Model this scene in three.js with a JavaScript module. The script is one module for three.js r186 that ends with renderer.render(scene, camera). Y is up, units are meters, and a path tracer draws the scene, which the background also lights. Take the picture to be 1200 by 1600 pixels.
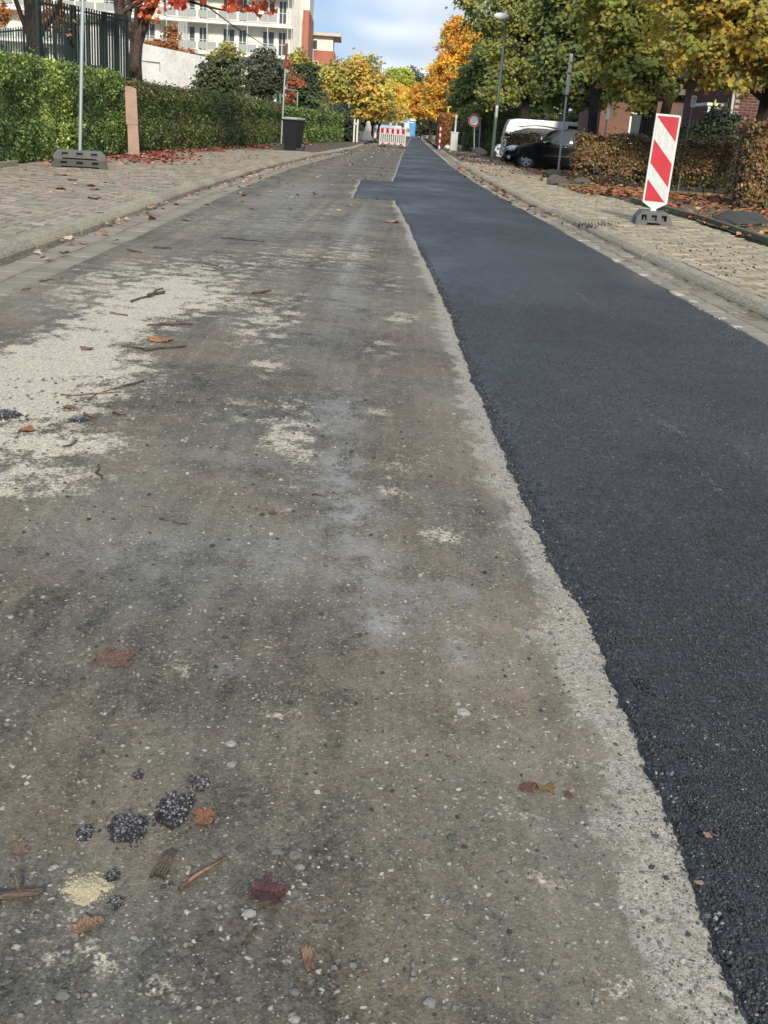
import * as THREE from 'three';
import { mergeGeometries } from 'three/addons/utils/BufferGeometryUtils.js';
import { MarchingCubes } from 'three/addons/objects/MarchingCubes.js';
import { RoundedBoxGeometry } from 'three/addons/geometries/RoundedBoxGeometry.js';

// ------------------------------------------------------------------ camera, sky, sun, exposure
const scene = new THREE.Scene();
const EYE = 1.05;
const camera = new THREE.PerspectiveCamera(48.73, 0.75, 0.05, 3000);
camera.position.set(0, EYE, 0);
camera.rotation.order = 'YXZ';
camera.rotation.set(-0.3279, 0.0005, 0.065);
camera.updateMatrixWorld(true);
const renderer = new THREE.WebGLRenderer({ antialias: true });
renderer.setSize(768, 1024);
renderer.toneMapping = THREE.LinearToneMapping;
renderer.toneMappingExposure = 1.5;
renderer.shadowMap.enabled = true;

const SUN_AZ = 0.12, SUN_EL = 0.50;      // behind the camera, to the right
const sunDir = new THREE.Vector3(Math.sin(SUN_AZ) * Math.cos(SUN_EL), Math.sin(SUN_EL), Math.cos(SUN_AZ) * Math.cos(SUN_EL));
const sun = new THREE.DirectionalLight(new THREE.Color(1, 0.9, 0.74), 3.0);
sun.position.copy(sunDir).multiplyScalar(120).add(new THREE.Vector3(0, 0, -40));
sun.target.position.set(0, 0, -40); scene.add(sun.target);
sun.castShadow = true; sun.shadow.radius = 12; sun.shadow.mapSize.set(4096, 4096);
Object.assign(sun.shadow.camera, { left: -90, right: 90, top: 90, bottom: -90, near: 1, far: 400 });
scene.add(sun);

// ------------------------------------------------------------------ random numbers and noise
function rng(seed) { let a = seed >>> 0; return () => { a |= 0; a = a + 0x6D2B79F5 | 0; let t = Math.imul(a ^ a >>> 15, 1 | a); t = t + Math.imul(t ^ t >>> 7, 61 | t) ^ t; return ((t ^ t >>> 14) >>> 0) / 4294967296; }; }
const clamp = (x, a = 0, b = 1) => x < a ? a : x > b ? b : x;
const ss = (a, b, x) => { const t = clamp((x - a) / (b - a)); return t * t * (3 - 2 * t); };
const lerp = (a, b, t) => a + (b - a) * t;
const NT = 512;
function noiseTable(seed, base, octaves, gain) {      // tileable, 0..1, mean .5, about .2 deviation
  const out = new Float32Array(NT * NT); let amp = 1;
  for (let o = 0; o < octaves; o++) {
    const c = Math.min(base << o, NT), r = rng(seed * 131 + o), g = new Float32Array(c * c);
    for (let i = 0; i < c * c; i++) g[i] = r() - 0.5;
    for (let y = 0; y < NT; y++) {
      const fy = y * c / NT, y0 = Math.floor(fy), ty = fy - y0, sy = ty * ty * (3 - 2 * ty), ya = y0 % c * c, yb = (y0 + 1) % c * c;
      for (let x = 0; x < NT; x++) {
        const fx = x * c / NT, x0 = Math.floor(fx), tx = fx - x0, sx = tx * tx * (3 - 2 * tx), xa = x0 % c, xb = (x0 + 1) % c;
        out[y * NT + x] += amp * lerp(lerp(g[ya + xa], g[ya + xb], sx), lerp(g[yb + xa], g[yb + xb], sx), sy);
      }
    }
    amp *= gain;
  }
  let v = 0; for (const q of out) v += q * q; v = 0.2 / Math.sqrt(v / out.length);
  for (let i = 0; i < out.length; i++) out[i] = clamp(0.5 + out[i] * v);
  return out;
}
const NA = noiseTable(1, 4, 7, 0.55), NB = noiseTable(2, 8, 6, 0.65), NC = noiseTable(3, 32, 5, 0.75), ND = noiseTable(4, 4, 5, 0.5);
function S(t, u, v) {                                   // u, v in tiles
  u = (u - Math.floor(u)) * NT; v = (v - Math.floor(v)) * NT;
  const x0 = u | 0, y0 = v | 0, fx = u - x0, fy = v - y0, x1 = (x0 + 1) & 511, y1 = (y0 + 1) & 511, a = (y0 & 511) * NT, b = y1 * NT, xx = x0 & 511;
  return (t[a + xx] * (1 - fx) + t[a + x1] * fx) * (1 - fy) + (t[b + xx] * (1 - fx) + t[b + x1] * fx) * fy;
}
const SRGB = new Uint8ClampedArray(4097);
for (let i = 0; i <= 4096; i++) { const c = i / 4096; SRGB[i] = Math.round(255 * (c <= 0.0031308 ? 12.92 * c : 1.055 * Math.pow(c, 1 / 2.4) - 0.055)); }
const enc = c => SRGB[c <= 0 ? 0 : c >= 1 ? 4096 : (c * 4096) | 0];
function tex(data, w, h, color, wrap = true) {
  const t = new THREE.DataTexture(data, w, h, THREE.RGBAFormat, THREE.UnsignedByteType);
  t.magFilter = THREE.LinearFilter; t.minFilter = THREE.LinearMipmapLinearFilter; t.generateMipmaps = true; t.anisotropy = 16;
  t.wrapS = t.wrapT = wrap ? THREE.RepeatWrapping : THREE.ClampToEdgeWrapping;
  if (color) t.colorSpace = THREE.SRGBColorSpace;
  t.needsUpdate = true; return t;
}

// ------------------------------------------------------------------ the sky (computed, air and clouds only)
{
  const w = 1024, h = 512, d = new Float32Array(w * h * 4);
  for (let j = 0; j < h; j++) {
    const el = ((j + 0.5) / h - 0.5) * Math.PI, s = Math.sin(el);
    for (let i = 0; i < w; i++) {
      const az = i / w * Math.PI * 2;
      let r, g, b;
      if (s > -0.02) {
        const k = Math.pow(clamp(1 - s), 3);
        r = lerp(0.18, 0.32, k); g = lerp(0.30, 0.43, k); b = lerp(0.48, 0.57, k);
        const q = 1 / (Math.max(s, 0) + 0.10), dx = Math.cos(az) * q, dz = Math.sin(az) * q;
        const n = S(NA, dx * 0.055 + 0.31, dz * 0.055 + 0.12) * 0.7 + S(NB, dx * 0.16, dz * 0.16 + 0.5) * 0.3;
        const c = ss(0.50, 0.80, n) * 0.8, shade = S(ND, dx * 0.09 + 0.4, dz * 0.09);
        const br = lerp(0.55, 0.95, ss(0.3, 0.7, shade));
        r = lerp(r, 0.86 * br, c); g = lerp(g, 0.89 * br, c); b = lerp(b, 0.92 * br, c);
      } else { r = 0.16; g = 0.16; b = 0.15; }
      const o = (j * w + i) * 4; d[o] = r; d[o + 1] = g; d[o + 2] = b; d[o + 3] = 1;
    }
  }
  const t = new THREE.DataTexture(d, w, h, THREE.RGBAFormat, THREE.FloatType);
  t.mapping = THREE.EquirectangularReflectionMapping; t.magFilter = t.minFilter = THREE.LinearFilter; t.needsUpdate = true;
  scene.background = t; scene.environment = t; scene.backgroundIntensity = 1.12; scene.environmentIntensity = 1.12;
}

// ------------------------------------------------------------------ from a pixel of the 1200 x 1600 photograph to a place
const V = (x, y, z) => new THREE.Vector3(x, y, z);
const FPX = 800 / Math.tan(48.73 / 2 * Math.PI / 180);
function ray(x, y) { return V((x - 600) / FPX, -(y - 800) / FPX, -1).applyQuaternion(camera.quaternion); }
function G(x, y, Y = 0) { const d = ray(x, y), t = (Y - EYE) / d.y; return V(d.x * t, Y, d.z * t); }          // on level ground of height Y
function Z(x, y, z) { const d = ray(x, y), t = z / d.z; return V(d.x * t, EYE + d.y * t, z); }               // at depth z
function line(pixels, Y, more = []) {                                                                   // x as a function of z
  const p = pixels.map(q => { const g = G(q[0], q[1], Y); return [g.z, g.x]; }).concat(more).sort((a, b) => b[0] - a[0]);
  return z => {
    if (z >= p[0][0]) return p[0][1]; const n = p.length - 1; if (z <= p[n][0]) return p[n][1];
    let i = 0; while (p[i + 1][0] > z) i++;
    const t = (p[i][0] - z) / (p[i][0] - p[i + 1][0]); return lerp(p[i][1], p[i + 1][1], t);
  };
}
const WALK = 0.085;
const kerbL = line([[0, 412], [83, 382], [182, 345], [318, 295], [420, 262], [500, 243], [552, 233]], 0, [[0, -2.55], [-80, -2.35], [-200, -2.8]]);
const gutL = z => kerbL(z) + 0.50;
const jointRaw = line([[1175, 1600], [1095, 1400], [1030, 1240], [930, 1000], [840, 830], [750, 620], [690, 460], [660, 400], [635, 345], [618, 316]], 0, [[0, 0.5]]);
const jointFar = line([[614, 284], [620, 270], [628, 245], [634, 232]], 0, [[-110, 0.15], [-200, 0.6]]);
const patch0 = G(585, 311).z, patch1 = G(590, 283.5).z, patchX = z => lerp(G(555, 305).x, G(563, 283).x, (z - patch0) / (patch1 - patch0));
const jitter = z => (S(NB, z * 0.45, 0.3) - 0.5) * 0.024 + (S(NC, z * 0.35, 0.7) - 0.5) * 0.014;
const joint = z => (z > patch0 ? jointRaw(z) : z > patch1 ? patchX(z) : jointFar(z)) + jitter(z);
const laneR = line([[1200, 543], [1050, 460], [900, 375], [800, 318], [740, 285], [700, 255], [680, 238], [665, 225]], 0, [[0, 2.2], [-120, 1.3], [-200, 1.35]]);
const kerbR = line([[1200, 505], [1146, 478], [998, 405], [900, 355], [820, 318], [760, 285], [720, 262], [690, 240]], 0, [[0, 2.55], [-90, 1.6], [-200, 1.7]]);
const walkR = line([[1200, 384], [1100, 348]], WALK, [[0, 3.9], [-19, 3.9], [-25, 3.62], [-60, 3.3], [-200, 3.3]]);      // back edge of the right pavement
const hedgeL = line([[0, 258], [195, 241], [230, 238], [440, 226], [540, 221]], WALK, [[0, -6.2], [-200, -4.5]]);
const groundR = (x, z) => 0.105 - 0.36 * ss(3.3, 4.1, x) * ss(-34, -43, z) * (1 - ss(-60, -72, z));     // the ground beyond it

// ------------------------------------------------------------------ names, labels, meshes
const taken = {};
function numbered(n) { taken[n] = (taken[n] ?? -1) + 1; return taken[n] ? n + '_' + String(taken[n]).padStart(3, '0') : n; }
function mesh(name, g, m, parent) {
  const o = new THREE.Mesh(g, m); o.name = name; o.castShadow = o.receiveShadow = true;
  if (parent) parent.add(o); return o;
}
function top(o, name, label, category, group) {
  o.name = numbered(name); o.userData.label = label; o.userData.category = category; if (group) o.userData.group = group;
  o.castShadow = o.receiveShadow = true; scene.add(o); return o;
}
function thing(name, label, category, pos = [0, 0, 0], turn = 0, group) {
  const o = new THREE.Group(); o.position.set(pos[0], pos[1], pos[2]); o.rotation.y = turn; return top(o, name, label, category, group);
}
function structure(o, name) { o.name = numbered(name); o.userData.kind = 'structure'; o.castShadow = o.receiveShadow = true; scene.add(o); return o; }
function stuff(o, name, label, category, parent) {
  o.userData.kind = 'stuff'; o.castShadow = o.receiveShadow = true;
  if (parent) { o.name = name; parent.add(o); } else { o.name = numbered(name); if (label) { o.userData.label = label; o.userData.category = category; } scene.add(o); }
  return o;
}
const lin = (r, g, b) => new THREE.Color().setRGB(r, g, b);
function mat(r, g, b, rough = 0.8, extra = {}) { return new THREE.MeshStandardMaterial({ color: lin(r, g, b), roughness: rough, ...extra }); }
function box(w, h, d, x = 0, y = 0, z = 0) { const g = new THREE.BoxGeometry(w, h, d); g.translate(x, y, z); return g; }
function rbox(w, h, d, r, x = 0, y = 0, z = 0, s = 2) { const g = new RoundedBoxGeometry(w, h, d, s, r); g.translate(x, y, z); return g; }
function cyl(r0, r1, h, x = 0, y = 0, z = 0, n = 14) { const g = new THREE.CylinderGeometry(r1, r0, h, n); g.translate(x, y + h / 2, z); return g; }
function merge(list) {
  return mergeGeometries(list.map(g => { const q = g.index ? g.toNonIndexed() : g; for (const k of Object.keys(q.attributes)) if (!['position', 'normal', 'uv', 'color'].includes(k)) q.deleteAttribute(k); return q; }));
}
function tube(points, r0, r1, radial = 8, n = 0, wobble = 0, seed = 1) {       // a tapered, bent limb
  const c = new THREE.CatmullRomCurve3(points.map(p => p.isVector3 ? p : V(...p))); n = n || Math.max(4, points.length * 3);
  const fr = c.computeFrenetFrames(n, false), r = rng(seed), pos = [], uv = [], idx = [], len = c.getLength();
  for (let i = 0; i <= n; i++) {
    const t = i / n, p = c.getPointAt(t), rad = lerp(r0, r1, t);
    for (let k = 0; k <= radial; k++) {
      const a = k / radial * Math.PI * 2, q = rad * (1 + (k < radial ? wobble * (r() - 0.5) : 0));
      pos.push(p.x + q * (Math.cos(a) * fr.normals[i].x + Math.sin(a) * fr.binormals[i].x), p.y + q * (Math.cos(a) * fr.normals[i].y + Math.sin(a) * fr.binormals[i].y), p.z + q * (Math.cos(a) * fr.normals[i].z + Math.sin(a) * fr.binormals[i].z));
      uv.push(k / radial * r0 * 6.3, t * len);
    }
  }
  for (let i = 0; i < n; i++) for (let k = 0; k < radial; k++) { const a = i * (radial + 1) + k, b = a + radial + 1; idx.push(a, b, a + 1, b, b + 1, a + 1); }
  const e0 = pos.length / 3; const pa = c.getPointAt(0), pb = c.getPointAt(1); pos.push(pa.x, pa.y, pa.z, pb.x, pb.y, pb.z); uv.push(0, 0, 0, 0);
  for (let k = 0; k < radial; k++) { idx.push(e0, k, k + 1); const b = n * (radial + 1) + k; idx.push(e0 + 1, b + 1, b); }
  const g = new THREE.BufferGeometry(); g.setAttribute('position', new THREE.Float32BufferAttribute(pos, 3)); g.setAttribute('uv', new THREE.Float32BufferAttribute(uv, 2)); g.setIndex(idx); g.computeVertexNormals(); return g;
}
function grainTexture(size, seed, lo, hi, spots, color = true) {       // speckled mineral or dirt, tileable, as a multiplier
  const d = new Uint8Array(size * size * 4), r = rng(seed);
  for (let j = 0; j < size; j++) for (let i = 0; i < size; i++) {
    const u = i / size, v = j / size, n = S(NA, u, v) * 0.4 + S(NC, u * 1, v * 1) * 0.4 + r() * spots;
    const c = lerp(lo, hi, clamp(n / (0.8 + spots))), o = (j * size + i) * 4;
    d[o] = d[o + 1] = d[o + 2] = color ? enc(c) : c * 255; d[o + 3] = 255;
  }
  return tex(d, size, size, color);
}
const grainA = grainTexture(512, 11, 0.45, 1.35, 0.5), grainBump = grainTexture(512, 12, 0, 1, 0.6, false);
function withRepeat(t, rx, ry) { const c = t.clone(); c.repeat.set(rx, ry); c.needsUpdate = true; return c; }

// ================================================================== THE GROUND
// ---- what lies on the old road: sand, lime dust, brown stains, placed where the photograph shows them
const MX0 = -3.6, MX1 = 1.2, MZ0 = -0.5, MZ1 = -34, MCELL = 0.025, MW = Math.round((MX1 - MX0) / MCELL), MH = Math.round((MZ0 - MZ1) / MCELL);
function maskField(blobs) {
  const f = new Float32Array(MW * MH);
  for (const [px, py, rx, rz, k, skew = 0] of blobs) {
    const g = G(px, py), i0 = Math.max(0, Math.floor((g.x - 2.6 * rx - MX0) / MCELL)), i1 = Math.min(MW - 1, Math.ceil((g.x + 2.6 * rx - MX0) / MCELL));
    const j0 = Math.max(0, Math.floor((MZ0 - g.z - 2.6 * rz) / MCELL)), j1 = Math.min(MH - 1, Math.ceil((MZ0 - g.z + 2.6 * rz) / MCELL));
    for (let j = j0; j <= j1; j++) for (let i = i0; i <= i1; i++) {
      const dz = (MZ0 - j * MCELL - g.z) / rz, dx = (MX0 + i * MCELL - g.x - skew * dz * rz) / rx, q = k * Math.exp(-(dx * dx + dz * dz) * 0.9), o = j * MW + i;
      f[o] = f[o] + q * (1 - f[o] * 0.5);
    }
  }
  return f;
}
function maskAt(f, x, z) {
  const u = clamp((x - MX0) / MCELL, 0, MW - 1.01), v = clamp((MZ0 - z) / MCELL, 0, MH - 1.01), i = u | 0, j = v | 0, a = u - i, b = v - j, o = j * MW + i;
  return (f[o] * (1 - a) + f[o + 1] * a) * (1 - b) + (f[o + MW] * (1 - a) + f[o + MW + 1] * a) * b;
}
const sandMask = maskField([
  [20, 570, 0.30, 0.55, 1.3], [70, 610, 0.30, 0.5, 1.3], [10, 640, 0.2, 0.3, 1.1], [120, 560, 0.22, 0.45, 1.2], [160, 515, 0.22, 0.7, 1.2], [215, 480, 0.26, 0.7, 1.05], [265, 455, 0.30, 0.7, 0.95], [320, 470, 0.24, 0.45, 0.7], [20, 690, 0.2, 0.22, 1.0], [90, 700, 0.18, 0.16, 0.75], [150, 690, 0.10, 0.10, 0.55], [60, 745, 0.2, 0.16, 0.65], [10, 760, 0.12, 0.14, 0.6], [200, 575, 0.16, 0.2, 0.5],
  [130, 450, 0.3, 0.8, 0.45], [230, 420, 0.4, 1.0, 0.5], [330, 430, 0.35, 1.4, 0.5], [410, 510, 0.16, 0.6, 0.62], [420, 570, 0.12, 0.25, 0.6], [440, 480, 0.15, 0.8, 0.5], [360, 640, 0.2, 0.3, 0.3], [450, 650, 0.10, 0.35, 0.5], [470, 690, 0.08, 0.25, 0.5],
  [340, 762, 0.06, 0.04, 0.5], [440, 800, 0.05, 0.05, 0.5], [440, 690, 0.07, 0.1, 0.45], [470, 740, 0.05, 0.2, 0.4], [590, 640, 0.06, 0.3, 0.4], [630, 495, 0.10, 0.25, 0.75], [600, 440, 0.2, 0.7, 0.4], [590, 540, 0.12, 0.5, 0.4], [560, 390, 0.25, 1.2, 0.4], [470, 400, 0.4, 1.2, 0.42], [500, 330, 0.5, 2.5, 0.4], [330, 340, 0.5, 2, 0.35],
  [640, 725, 0.09, 0.17, 0.42], [690, 835, 0.06, 0.08, 0.7], [720, 990, 0.05, 0.06, 0.4], [620, 760, 0.06, 0.1, 0.5], [425, 1010, 0.02, 0.02, 0.7], [430, 1110, 0.06, 0.03, 0.5], [290, 1040, 0.05, 0.05, 0.42], [800, 1130, 0.05, 0.05, 0.45], [840, 1260, 0.05, 0.04, 0.4], [845, 1360, 0.025, 0.03, 0.7], [960, 1545, 0.04, 0.05, 0.7], [900, 1180, 0.05, 0.06, 0.45],
  [250, 1545, 0.035, 0.022, 0.95], [75, 1490, 0.08, 0.05, 0.42], [150, 1500, 0.06, 0.04, 0.42], [30, 1530, 0.05, 0.03, 0.5], [120, 1430, 0.05, 0.02, 0.5], [985, 1290, 0.03, 0.1, 0.3], [1010, 1450, 0.05, 0.06, 0.35], [880, 990, 0.04, 0.1, 0.35], [755, 900, 0.03, 0.06, 0.4]]);
const limeMask = maskField([
  [530, 730, 0.06, 0.22, 0.9], [545, 800, 0.08, 0.2, 0.9], [570, 880, 0.08, 0.15, 0.7], [600, 970, 0.06, 0.12, 0.8], [545, 640, 0.07, 0.4, 0.6], [500, 650, 0.06, 0.3, 0.4], [440, 870, 0.10, 0.12, 0.4], [720, 1020, 0.05, 0.1, 0.35], [540, 430, 0.08, 1.8, 0.5], [555, 350, 0.12, 2.2, 0.7], [470, 300, 0.35, 3.5, 0.6], [440, 350, 0.3, 1.8, 0.45], [190, 860, 0.25, 0.15, 0.3], [380, 720, 0.2, 0.2, 0.25], [650, 930, 0.06, 0.12, 0.35], [730, 930, 0.03, 0.12, 0.5, 0.2], [350, 1040, 0.03, 0.04, 0.4], [725, 1110, 0.010, 0.008, 1.4], [560, 480, 0.15, 0.6, 0.3], [200, 330, 0.5, 1.6, 0.3]]);
const brownMask = maskField([
  [15, 885, 0.10, 0.06, 0.9], [575, 872, 0.05, 0.04, 0.8], [515, 806, 0.03, 0.025, 0.9], [690, 745, 0.06, 0.12, 0.8], [640, 660, 0.2, 0.4, 0.4], [620, 540, 0.2, 0.7, 0.4], [450, 980, 0.2, 0.15, 0.35], [70, 1270, 0.04, 0.03, 0.6], [395, 1440, 0.03, 0.03, 0.6], [10, 1500, 0.03, 0.03, 0.6], [330, 560, 0.3, 0.5, 0.25], [620, 1000, 0.2, 0.12, 0.3], [340, 1155, 0.03, 0.03, 0.5], [500, 450, 0.3, 1, 0.3], [330, 1480, 0.05, 0.04, 0.4]]);
function roadPixels(x0, x1, z0, z1, w, h, seed) {
  const col = new Uint8Array(w * h * 4), bmp = new Uint8Array(w * h * 4), r = rng(seed);
  for (let j = 0; j < h; j++) {
    const z = lerp(z0, z1, (j + 0.5) / h), jx = joint(z);
    for (let i = 0; i < w; i++) {
      const x = lerp(x0, x1, (i + 0.5) / w), o = (j * w + i) * 4;
      const a = S(NA, x / 2.3 + 0.1, z / 2.3), b = S(NB, x / 0.55, z / 0.75), c = S(NC, x / 0.31, z / 0.31), e = S(NC, x / 0.113 + 0.3, z / 0.113), n = r(), wm = S(ND, x / 1.1 + 0.5, z / 1.6);
      let t = 0.96 + (a - 0.5) * 0.75 + (b - 0.5) * 0.42 + (c - 0.5) * 0.5 + (e - 0.5) * 0.75 + (n - 0.5) * 0.22;
      const ws = (wm - 0.5) * 0.16;
      t += (S(NB, x / 0.42 + 0.2, z / 9) - 0.5) * 0.45; let R = 0.126 * t * (1 + ws), Gc = 0.108 * t, B = 0.080 * t * (1 - ws * 1.2), H = 0.45 + (e - 0.5) * 0.25 + (c - 0.5) * 0.15 + (n - 0.5) * 0.3;
      const mb = maskAt(brownMask, x, z) * ss(0.3, 0.62, b * 0.6 + c * 0.4); R = lerp(R, 0.135, mb * 0.7); Gc = lerp(Gc, 0.082, mb * 0.7); B = lerp(B, 0.058, mb * 0.7);
      const ml = clamp(maskAt(limeMask, x, z) * ss(0.18, 0.72, b * 0.5 + c * 0.25 + e * 0.25) * 1.35); R = lerp(R, 0.27, ml * 0.85); Gc = lerp(Gc, 0.265, ml * 0.85); B = lerp(B, 0.255, ml * 0.85);
      const ms = maskAt(sandMask, x, z), na = 0.45 + 0.55 * clamp(ms * 2), s0 = ms + ((b - 0.5) * 1.5 + (c - 0.5) * 0.9 + (e - 0.5) * 0.55) * na, sd = ss(0.42, 1.12, s0) * (0.62 + 0.38 * clamp(ms));
      const k = 0.8 + (e - 0.5) * 0.8 + (n - 0.5) * 0.25 + (c - 0.5) * 0.3; R = lerp(R, 0.60 * k, sd * 0.92); Gc = lerp(Gc, 0.53 * k, sd * 0.92); B = lerp(B, 0.40 * k, sd * 0.92); H = lerp(H, 0.6 + (e - 0.5) * 0.3, sd);
      const dm = (jx - x) / (0.078 + 0.10 * (a - 0.5)), m = ss(1.12, 0.62, dm + (b - 0.5) * 1.1 + (c - 0.5) * 0.55 + (e - 0.5) * 0.3);
      if (m > 0) { const q = (S(NC, x / 0.07, z / 0.07) < 0.33 ? 0.6 : 1) + (e - 0.5) * 1.2 + (n - 0.5) * 0.3 + (c - 0.5) * 0.4; R = lerp(R, 0.32 * q, m * 0.88); Gc = lerp(Gc, 0.29 * q, m * 0.88); B = lerp(B, 0.235 * q, m * 0.9); }
      col[o] = enc(R); col[o + 1] = enc(Gc); col[o + 2] = enc(B); col[o + 3] = 255; bmp[o] = bmp[o + 1] = bmp[o + 2] = clamp(H) * 255; bmp[o + 3] = 255;
    }
  }
  return [col, bmp];
}
function stamp(col, bmp, w, h, x0, x1, z0, z1, count, seed, rMin, rMax, shade) {     // the stones of the mix, cut open or proud
  const r = rng(seed), sx = w / Math.abs(x1 - x0), sz = h / Math.abs(z1 - z0);
  for (let q = 0; q < count; q++) {
    const cx = r() * w, cz = r() * h, rad = rMin + (rMax - rMin) * Math.pow(r(), 3.2), el = 0.6 + r() * 0.8, an = r() * 3.14, ca = Math.cos(an), sa = Math.sin(an);
    const [R, Gc, B, al, hh] = shade(r), ex = rad * sx * 1.5, ez = rad * sz * 1.5, p = 2 + r() * 2;
    for (let j = Math.floor(cz - ez); j <= cz + ez; j++) {
      if (j < 0 || j >= h) continue;
      for (let i = Math.floor(cx - ex); i <= cx + ex; i++) {
        if (i < 0 || i >= w) continue;
        const dx = (i + 0.5 - cx) / sx / rad, dz = (j + 0.5 - cz) / sz / rad, u = (dx * ca + dz * sa) / el, v = (-dx * sa + dz * ca) * el;
        const d = Math.pow(Math.abs(u), p) + Math.pow(Math.abs(v), p); if (d > 1) continue;
        const o = (j * w + i) * 4, f = al * ss(1, 0.55, d);
        col[o] = lerp(col[o], R, f); col[o + 1] = lerp(col[o + 1], Gc, f); col[o + 2] = lerp(col[o + 2], B, f);
        const nb = lerp(bmp[o], hh, f); bmp[o] = bmp[o + 1] = bmp[o + 2] = nb;
      }
    }
  }
}
const stoneShade = r => { const k = r(); return k < 0.66 ? (() => { const v = 105 + r() * 40; return [v, v - 4, v - 12, 0.55, 170]; })() : k < 0.80 ? (() => { const v = 150 + r() * 45; return [v, v - 3, v - 13, 0.8, 190]; })() : k < 0.93 ? (() => { const v = 52 + r() * 25; return [v, v - 2, v - 5, 0.8, 70]; })() : [140, 112 + r() * 15, 95, 0.7, 170]; };
function sheet(x0, x1, z0, z1, nx, nz, height) {
  const pos = [], uv = [], idx = [];
  for (let j = 0; j <= nz; j++) for (let i = 0; i <= nx; i++) { const x = lerp(x0, x1, i / nx), z = lerp(z0, z1, j / nz); pos.push(x, height ? height(x, z) : 0, z); uv.push(i / nx, j / nz); }
  for (let j = 0; j < nz; j++) for (let i = 0; i < nx; i++) { const a = j * (nx + 1) + i, b = a + nx + 1; idx.push(a, a + 1, b, b, a + 1, b + 1); }
  const g = new THREE.BufferGeometry(); g.setAttribute('position', new THREE.Float32BufferAttribute(pos, 3)); g.setAttribute('uv', new THREE.Float32BufferAttribute(uv, 2)); g.setIndex(idx); g.computeVertexNormals(); return g;
}
const roadHeight = (x, z) => (S(NA, x / 3.1, z / 3.1) - 0.5) * 0.012 + (S(NB, x / 0.9, z / 0.9) - 0.5) * 0.004 - 0.002;
const roadSheets = [[-1.35, 0.75, -0.55, -3.2, 2048, 2048, 1.0, 40, 50], [-3.0, 0.75, -3.2, -9.2, 2048, 2048, 1.0, 40, 50], [-3.4, 0.5, -9.2, -32, 1024, 2048, 1, 16, 40], [-3.4, 0.6, -32, -210, 512, 1024, 1, 12, 60]];
roadSheets.forEach(([x0, x1, z0, z1, w, h, , nx, nz], q) => {
  const [col, bmp] = roadPixels(x0, x1, z0, z1, w, h, 100 + q);
  if (q === 0) stamp(col, bmp, w, h, x0, x1, z0, z1, 42000, 7, 0.0007, 0.0044, stoneShade); if (q === 0) stamp(col, bmp, w, h, x0, x1, z0, z1, 26000, 17, 0.0005, 0.0022, r => { const v = 150 + r() * 60; return [v, v - 3, v - 14, 0.75, 180]; });
  if (q === 1) stamp(col, bmp, w, h, x0, x1, z0, z1, 140000, 8, 0.0012, 0.0050, stoneShade);
  if (q === 2) stamp(col, bmp, w, h, x0, x1, z0, z1, 60000, 9, 0.003, 0.008, stoneShade);
  const m = new THREE.MeshStandardMaterial({ map: tex(col, w, h, true, false), bumpMap: tex(bmp, w, h, false, false), bumpScale: q === 0 ? 0.0026 : 0.004, roughness: 0.86 });
  structure(mesh('', sheet(x0, x1, z0, z1, nx, nz, roadHeight), m), 'milled_road');
});

const rollTex = (() => { const n = 512, d = new Uint8Array(n * n * 4); for (let i = 0; i < n * n; i++) { const u = (i % n) / n, v = Math.floor(i / n) / n, k = 0.36 + 0.36 * S(NB, u * 1, v * 1) + 0.1 * (S(NC, u, v) - 0.5); d[i * 4] = d[i * 4 + 1] = d[i * 4 + 2] = k * 255; d[i * 4 + 3] = 255; } return tex(d, n, n, false); })();
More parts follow.
